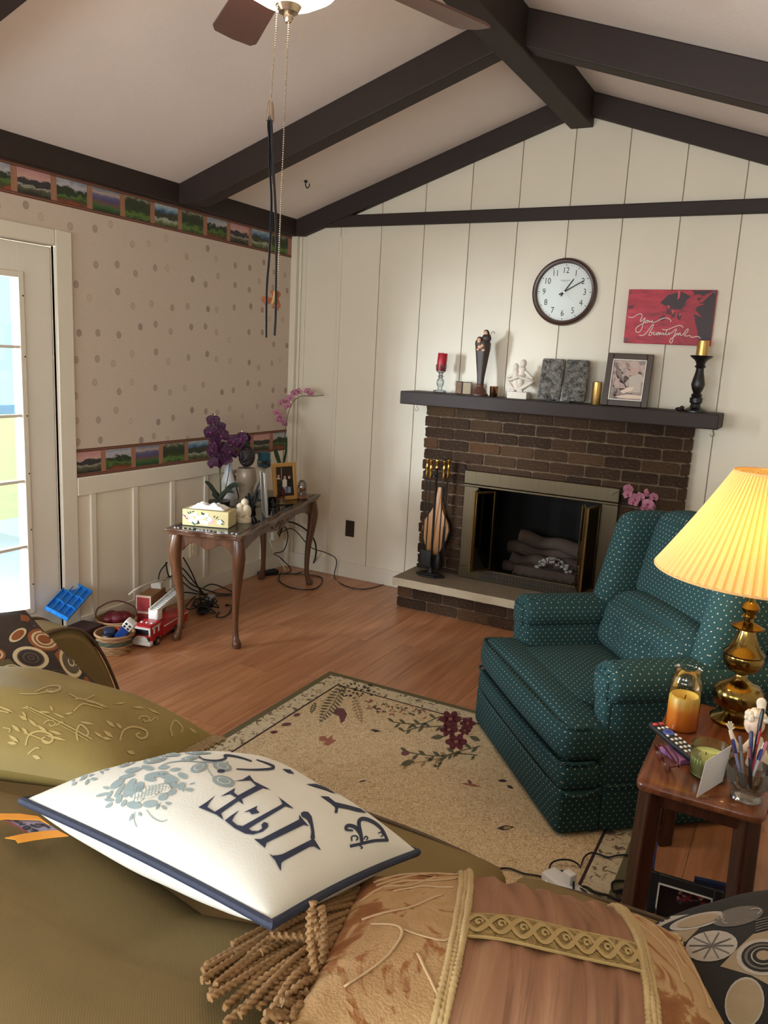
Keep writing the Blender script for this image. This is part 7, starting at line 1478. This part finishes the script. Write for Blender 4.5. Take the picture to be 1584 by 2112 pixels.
zt = [((250, 600), (700, 640)), ((80, 735), (640, 650)), ((60, 770), (640, 690)), ((50, 830), (620, 710)), ((95, 940), (600, 760)), ((105, 950), (590, 790)), ((200, 1010), (560, 800)), ((215, 1000), (560, 830)), ((200, 1115), (540, 850)), ((350, 990), (600, 820)), ((460, 1115), (600, 860)), ((500, 1050), (610, 840)), ((540, 1110), (620, 880)), ((570, 1115), (640, 900)), ((640, 1110), (660, 930)), ((90, 840), (500, 720)), ((140, 860), (560, 760)), ((260, 660), (520, 640)), ((360, 670), (600, 690)), ((440, 650), (640, 700)), ((110, 905), (480, 790)), ((300, 1060), (580, 870)), ((420, 1010), (640, 830)), ((480, 540), (720, 640)), ((780, 310), (800, 470)), ((830, 350), (820, 460)), ((760, 380), (800, 480))]
for j, (tip, root) in enumerate(zt):
    tip = (400 + tip[0] * .31566, 1760 + tip[1] * .31566); v = max(-.98, min(.7, .75 - 1.7 * (j % 15) / 14)); r0q = S(-.99, v, 1) + Vector(gp.location)
    # tassels spill over the back of the sofa and rest just above it
    tq = at(tip[0], tip[1], 2, .905 + .018 * rr.random()); 
    if j >= 24: tq = atd(tip[0], tip[1], r0q)
    mid = (r0q + tq) / 2 + Vector((rr.uniform(-.008, .008), rr.uniform(-.008, .008), rr.uniform(.004, .016))); P = smooth_path([r0q - Vector(gp.location), mid - Vector(gp.location), tq - Vector(gp.location)], 34)
    G().tube(P, .0040, 8, lobes=2, twist=760).build('tassel', M_tas, gp, ang=60)
g = G()
for j in range(40):
    v = -.97 + 1.94 * j / 39; e = S(-1, v, 1); d = (A4 - B4).normalized(); e9 = e + d * rr.uniform(.012, .03) + Vector((0, 0, rr.uniform(-.006, .006))); g.tube([e.lerp(e9, k2 / 10) for k2 in range(11)], .0042, 6, lobes=2, twist=760)
stuff(g.build('fringe_heading', M_tas, gp, ang=60)); g = G()
for j in range(34):
    v = -.97 + 1.94 * j / 33; e = S(1, v, 1); d = (B4 - A4).normalized(); g.tube([e, e + d * rr.uniform(.010, .016)], .004, 6, lobes=2, twist=420)
stuff(g.build('fringe_heading', M_tas, gp, ang=60))

# --- black and grey pebble pillow
A5 = at(1420, 2200, 2, .74); B5 = at(1720, 2150, 2, .72); C5 = at(1700, 1830, 2, .54); D5 = at(1325, 1915, 2, .56)
M_bk = mat('black_print', (22, 21, 22), .9, c2=(34, 32, 30), ns=50)
pp, pcov, S, edge, nrm = pillow('pebble_pattern_pillow', 'black and grey pillow with pebble disc pattern at the right end of the sofa', A5, B5, C5, D5, .07, [M_bk], pinch=.03)
QM2 = [mat('print_stone', (186, 176, 162), .85, c2=(160, 150, 136), ns=60), mat('print_grey', (92, 86, 80), .85, c2=(110, 102, 94), ns=60), M_bk, mat('print_sand', (166, 146, 116), .85, c2=(146, 126, 98), ns=50)]
Cz = []
def rings2(cx, cy, rx, ry, a, seq):
    for j, (f, mi_) in enumerate(seq): Cz.append((ell(cx, cy, rx * f, ry * f, a, 22), mi_, 1 + j))
Cz += [(z4((400, 530), (680, 520), (860, 480), (700, 640), (600, 640)), 3, 0), (z4((1070, 905), (1250, 720), (1420, 560), (1584, 520), (1584, 1100), (1400, 1000)), 3, 0), (z4((290, 470), (500, 370), (740, 345), (640, 380), (500, 440), (380, 500)), 0, 0)]
rings2(830, 420, 310, 75, -14, [(1, 0), (.74, 3)]); rings2(1260, 370, 280, 100, -12, [(1, 1)]); rings2(980, 690, 280, 165, -8, [(1, 0)]); rings2(1530, 810, 260, 180, 0, [(1.1, 0), (.9, 2), (.78, 1), (.66, 2), (.52, 0), (.46, 2), (.3, 3)]); rings2(1330, 1300, 210, 280, 10, [(1, 0), (.9, 3)])
for a in (0, 35, 70, 110, 150): 
    ca, sa = cos(radians(a)), sin(radians(a)); Cz += [(q_, 1, 3) for q_ in stroke([(980 - 250 * ca * .95, 690 - 150 * sa), (980, 690), (980 + 250 * ca * .95, 690 + 150 * sa)], 12, 3)]
for j in range(5): Cz += [(q_, 1, 2) for q_ in stroke([(1450, 420 + 28 * j), (1520, 400 + 28 * j), (1584, 385 + 28 * j)], 12, 3)]
Cz += [(q_, 0, 3) for q_ in stroke([(1150, 455), (1100, 430), (1120, 400)], 9, 3)] + [(q_, 0, 3) for q_ in stroke([(1400, 300), (1480, 292), (1510, 320), (1470, 350)], 9, 3)]
printed('pebble_print', [pcov], Cz, QM2, pp, (1280, 1820), 304 / 1584, .0005, 10)

# --- ribboned tag under the white pillow
p = at(60, 1712, 2, .905); t = thing('ribboned_tag', 'small lavender tag with LOT lettering and orange ribbons under the white pillow', 'tag', p)
Mr = mat('orange_ribbon', (226, 146, 40), .45); o_ = Vector(t.location); zq = lambda a, b, z=.906: at(a * .1641, 1620 + b * .1641, 2, z) - o_
def sheet(pts, m_, nm_, z=.906, th=.0012, par_=None):
    P = [zq(a, b, z) for a, b in pts]; n_ = len(P); g = G(); g.add(P + [v + Vector((0, 0, th)) for v in P], [tuple(range(n_)), tuple(range(2 * n_ - 1, n_ - 1, -1))] + [(i, i + n_, (i + 1) % n_ + n_, (i + 1) % n_) for i in range(n_)]); return g.build(nm_, m_, par_ or t, smooth=False)
sheet([(50, 430), (510, 430), (760, 590), (340, 590)], mat('tag_lavender', (150, 142, 160), .5), 'tag_card'); sheet([(40, 428), (62, 428), (352, 590), (325, 590)], mat('tag_red', (120, 40, 44), .5), 'tag_edge', .9075)
sheet([(0, 360), (250, 362), (480, 395), (620, 500), (500, 440), (60, 428), (-20, 440)], Mr, 'ribbon', .909); sheet([(60, 665), (300, 615), (560, 580), (720, 570), (860, 640), (640, 660), (430, 690), (225, 728), (195, 685)], Mr, 'ribbon', .908)
for P in ([(180, 440), (230, 465), (280, 470)], [(385, 575), (470, 572), (400, 545)], [(300, 520), (330, 510), (380, 530), (360, 545), (310, 540), (290, 522)], [(240, 490), (320, 486)], [(380, 488), (470, 520), (560, 500), (620, 535)], [(440, 485), (540, 490), (560, 500)]):
    g = G(); g.tube(smooth_path([zq(a, b, .9082) for a, b in P], 4), .0010, 5, flat=(.3, 1.6)); g.build('letter_stroke', mat('tag_ink', (34, 30, 44), .5), t)
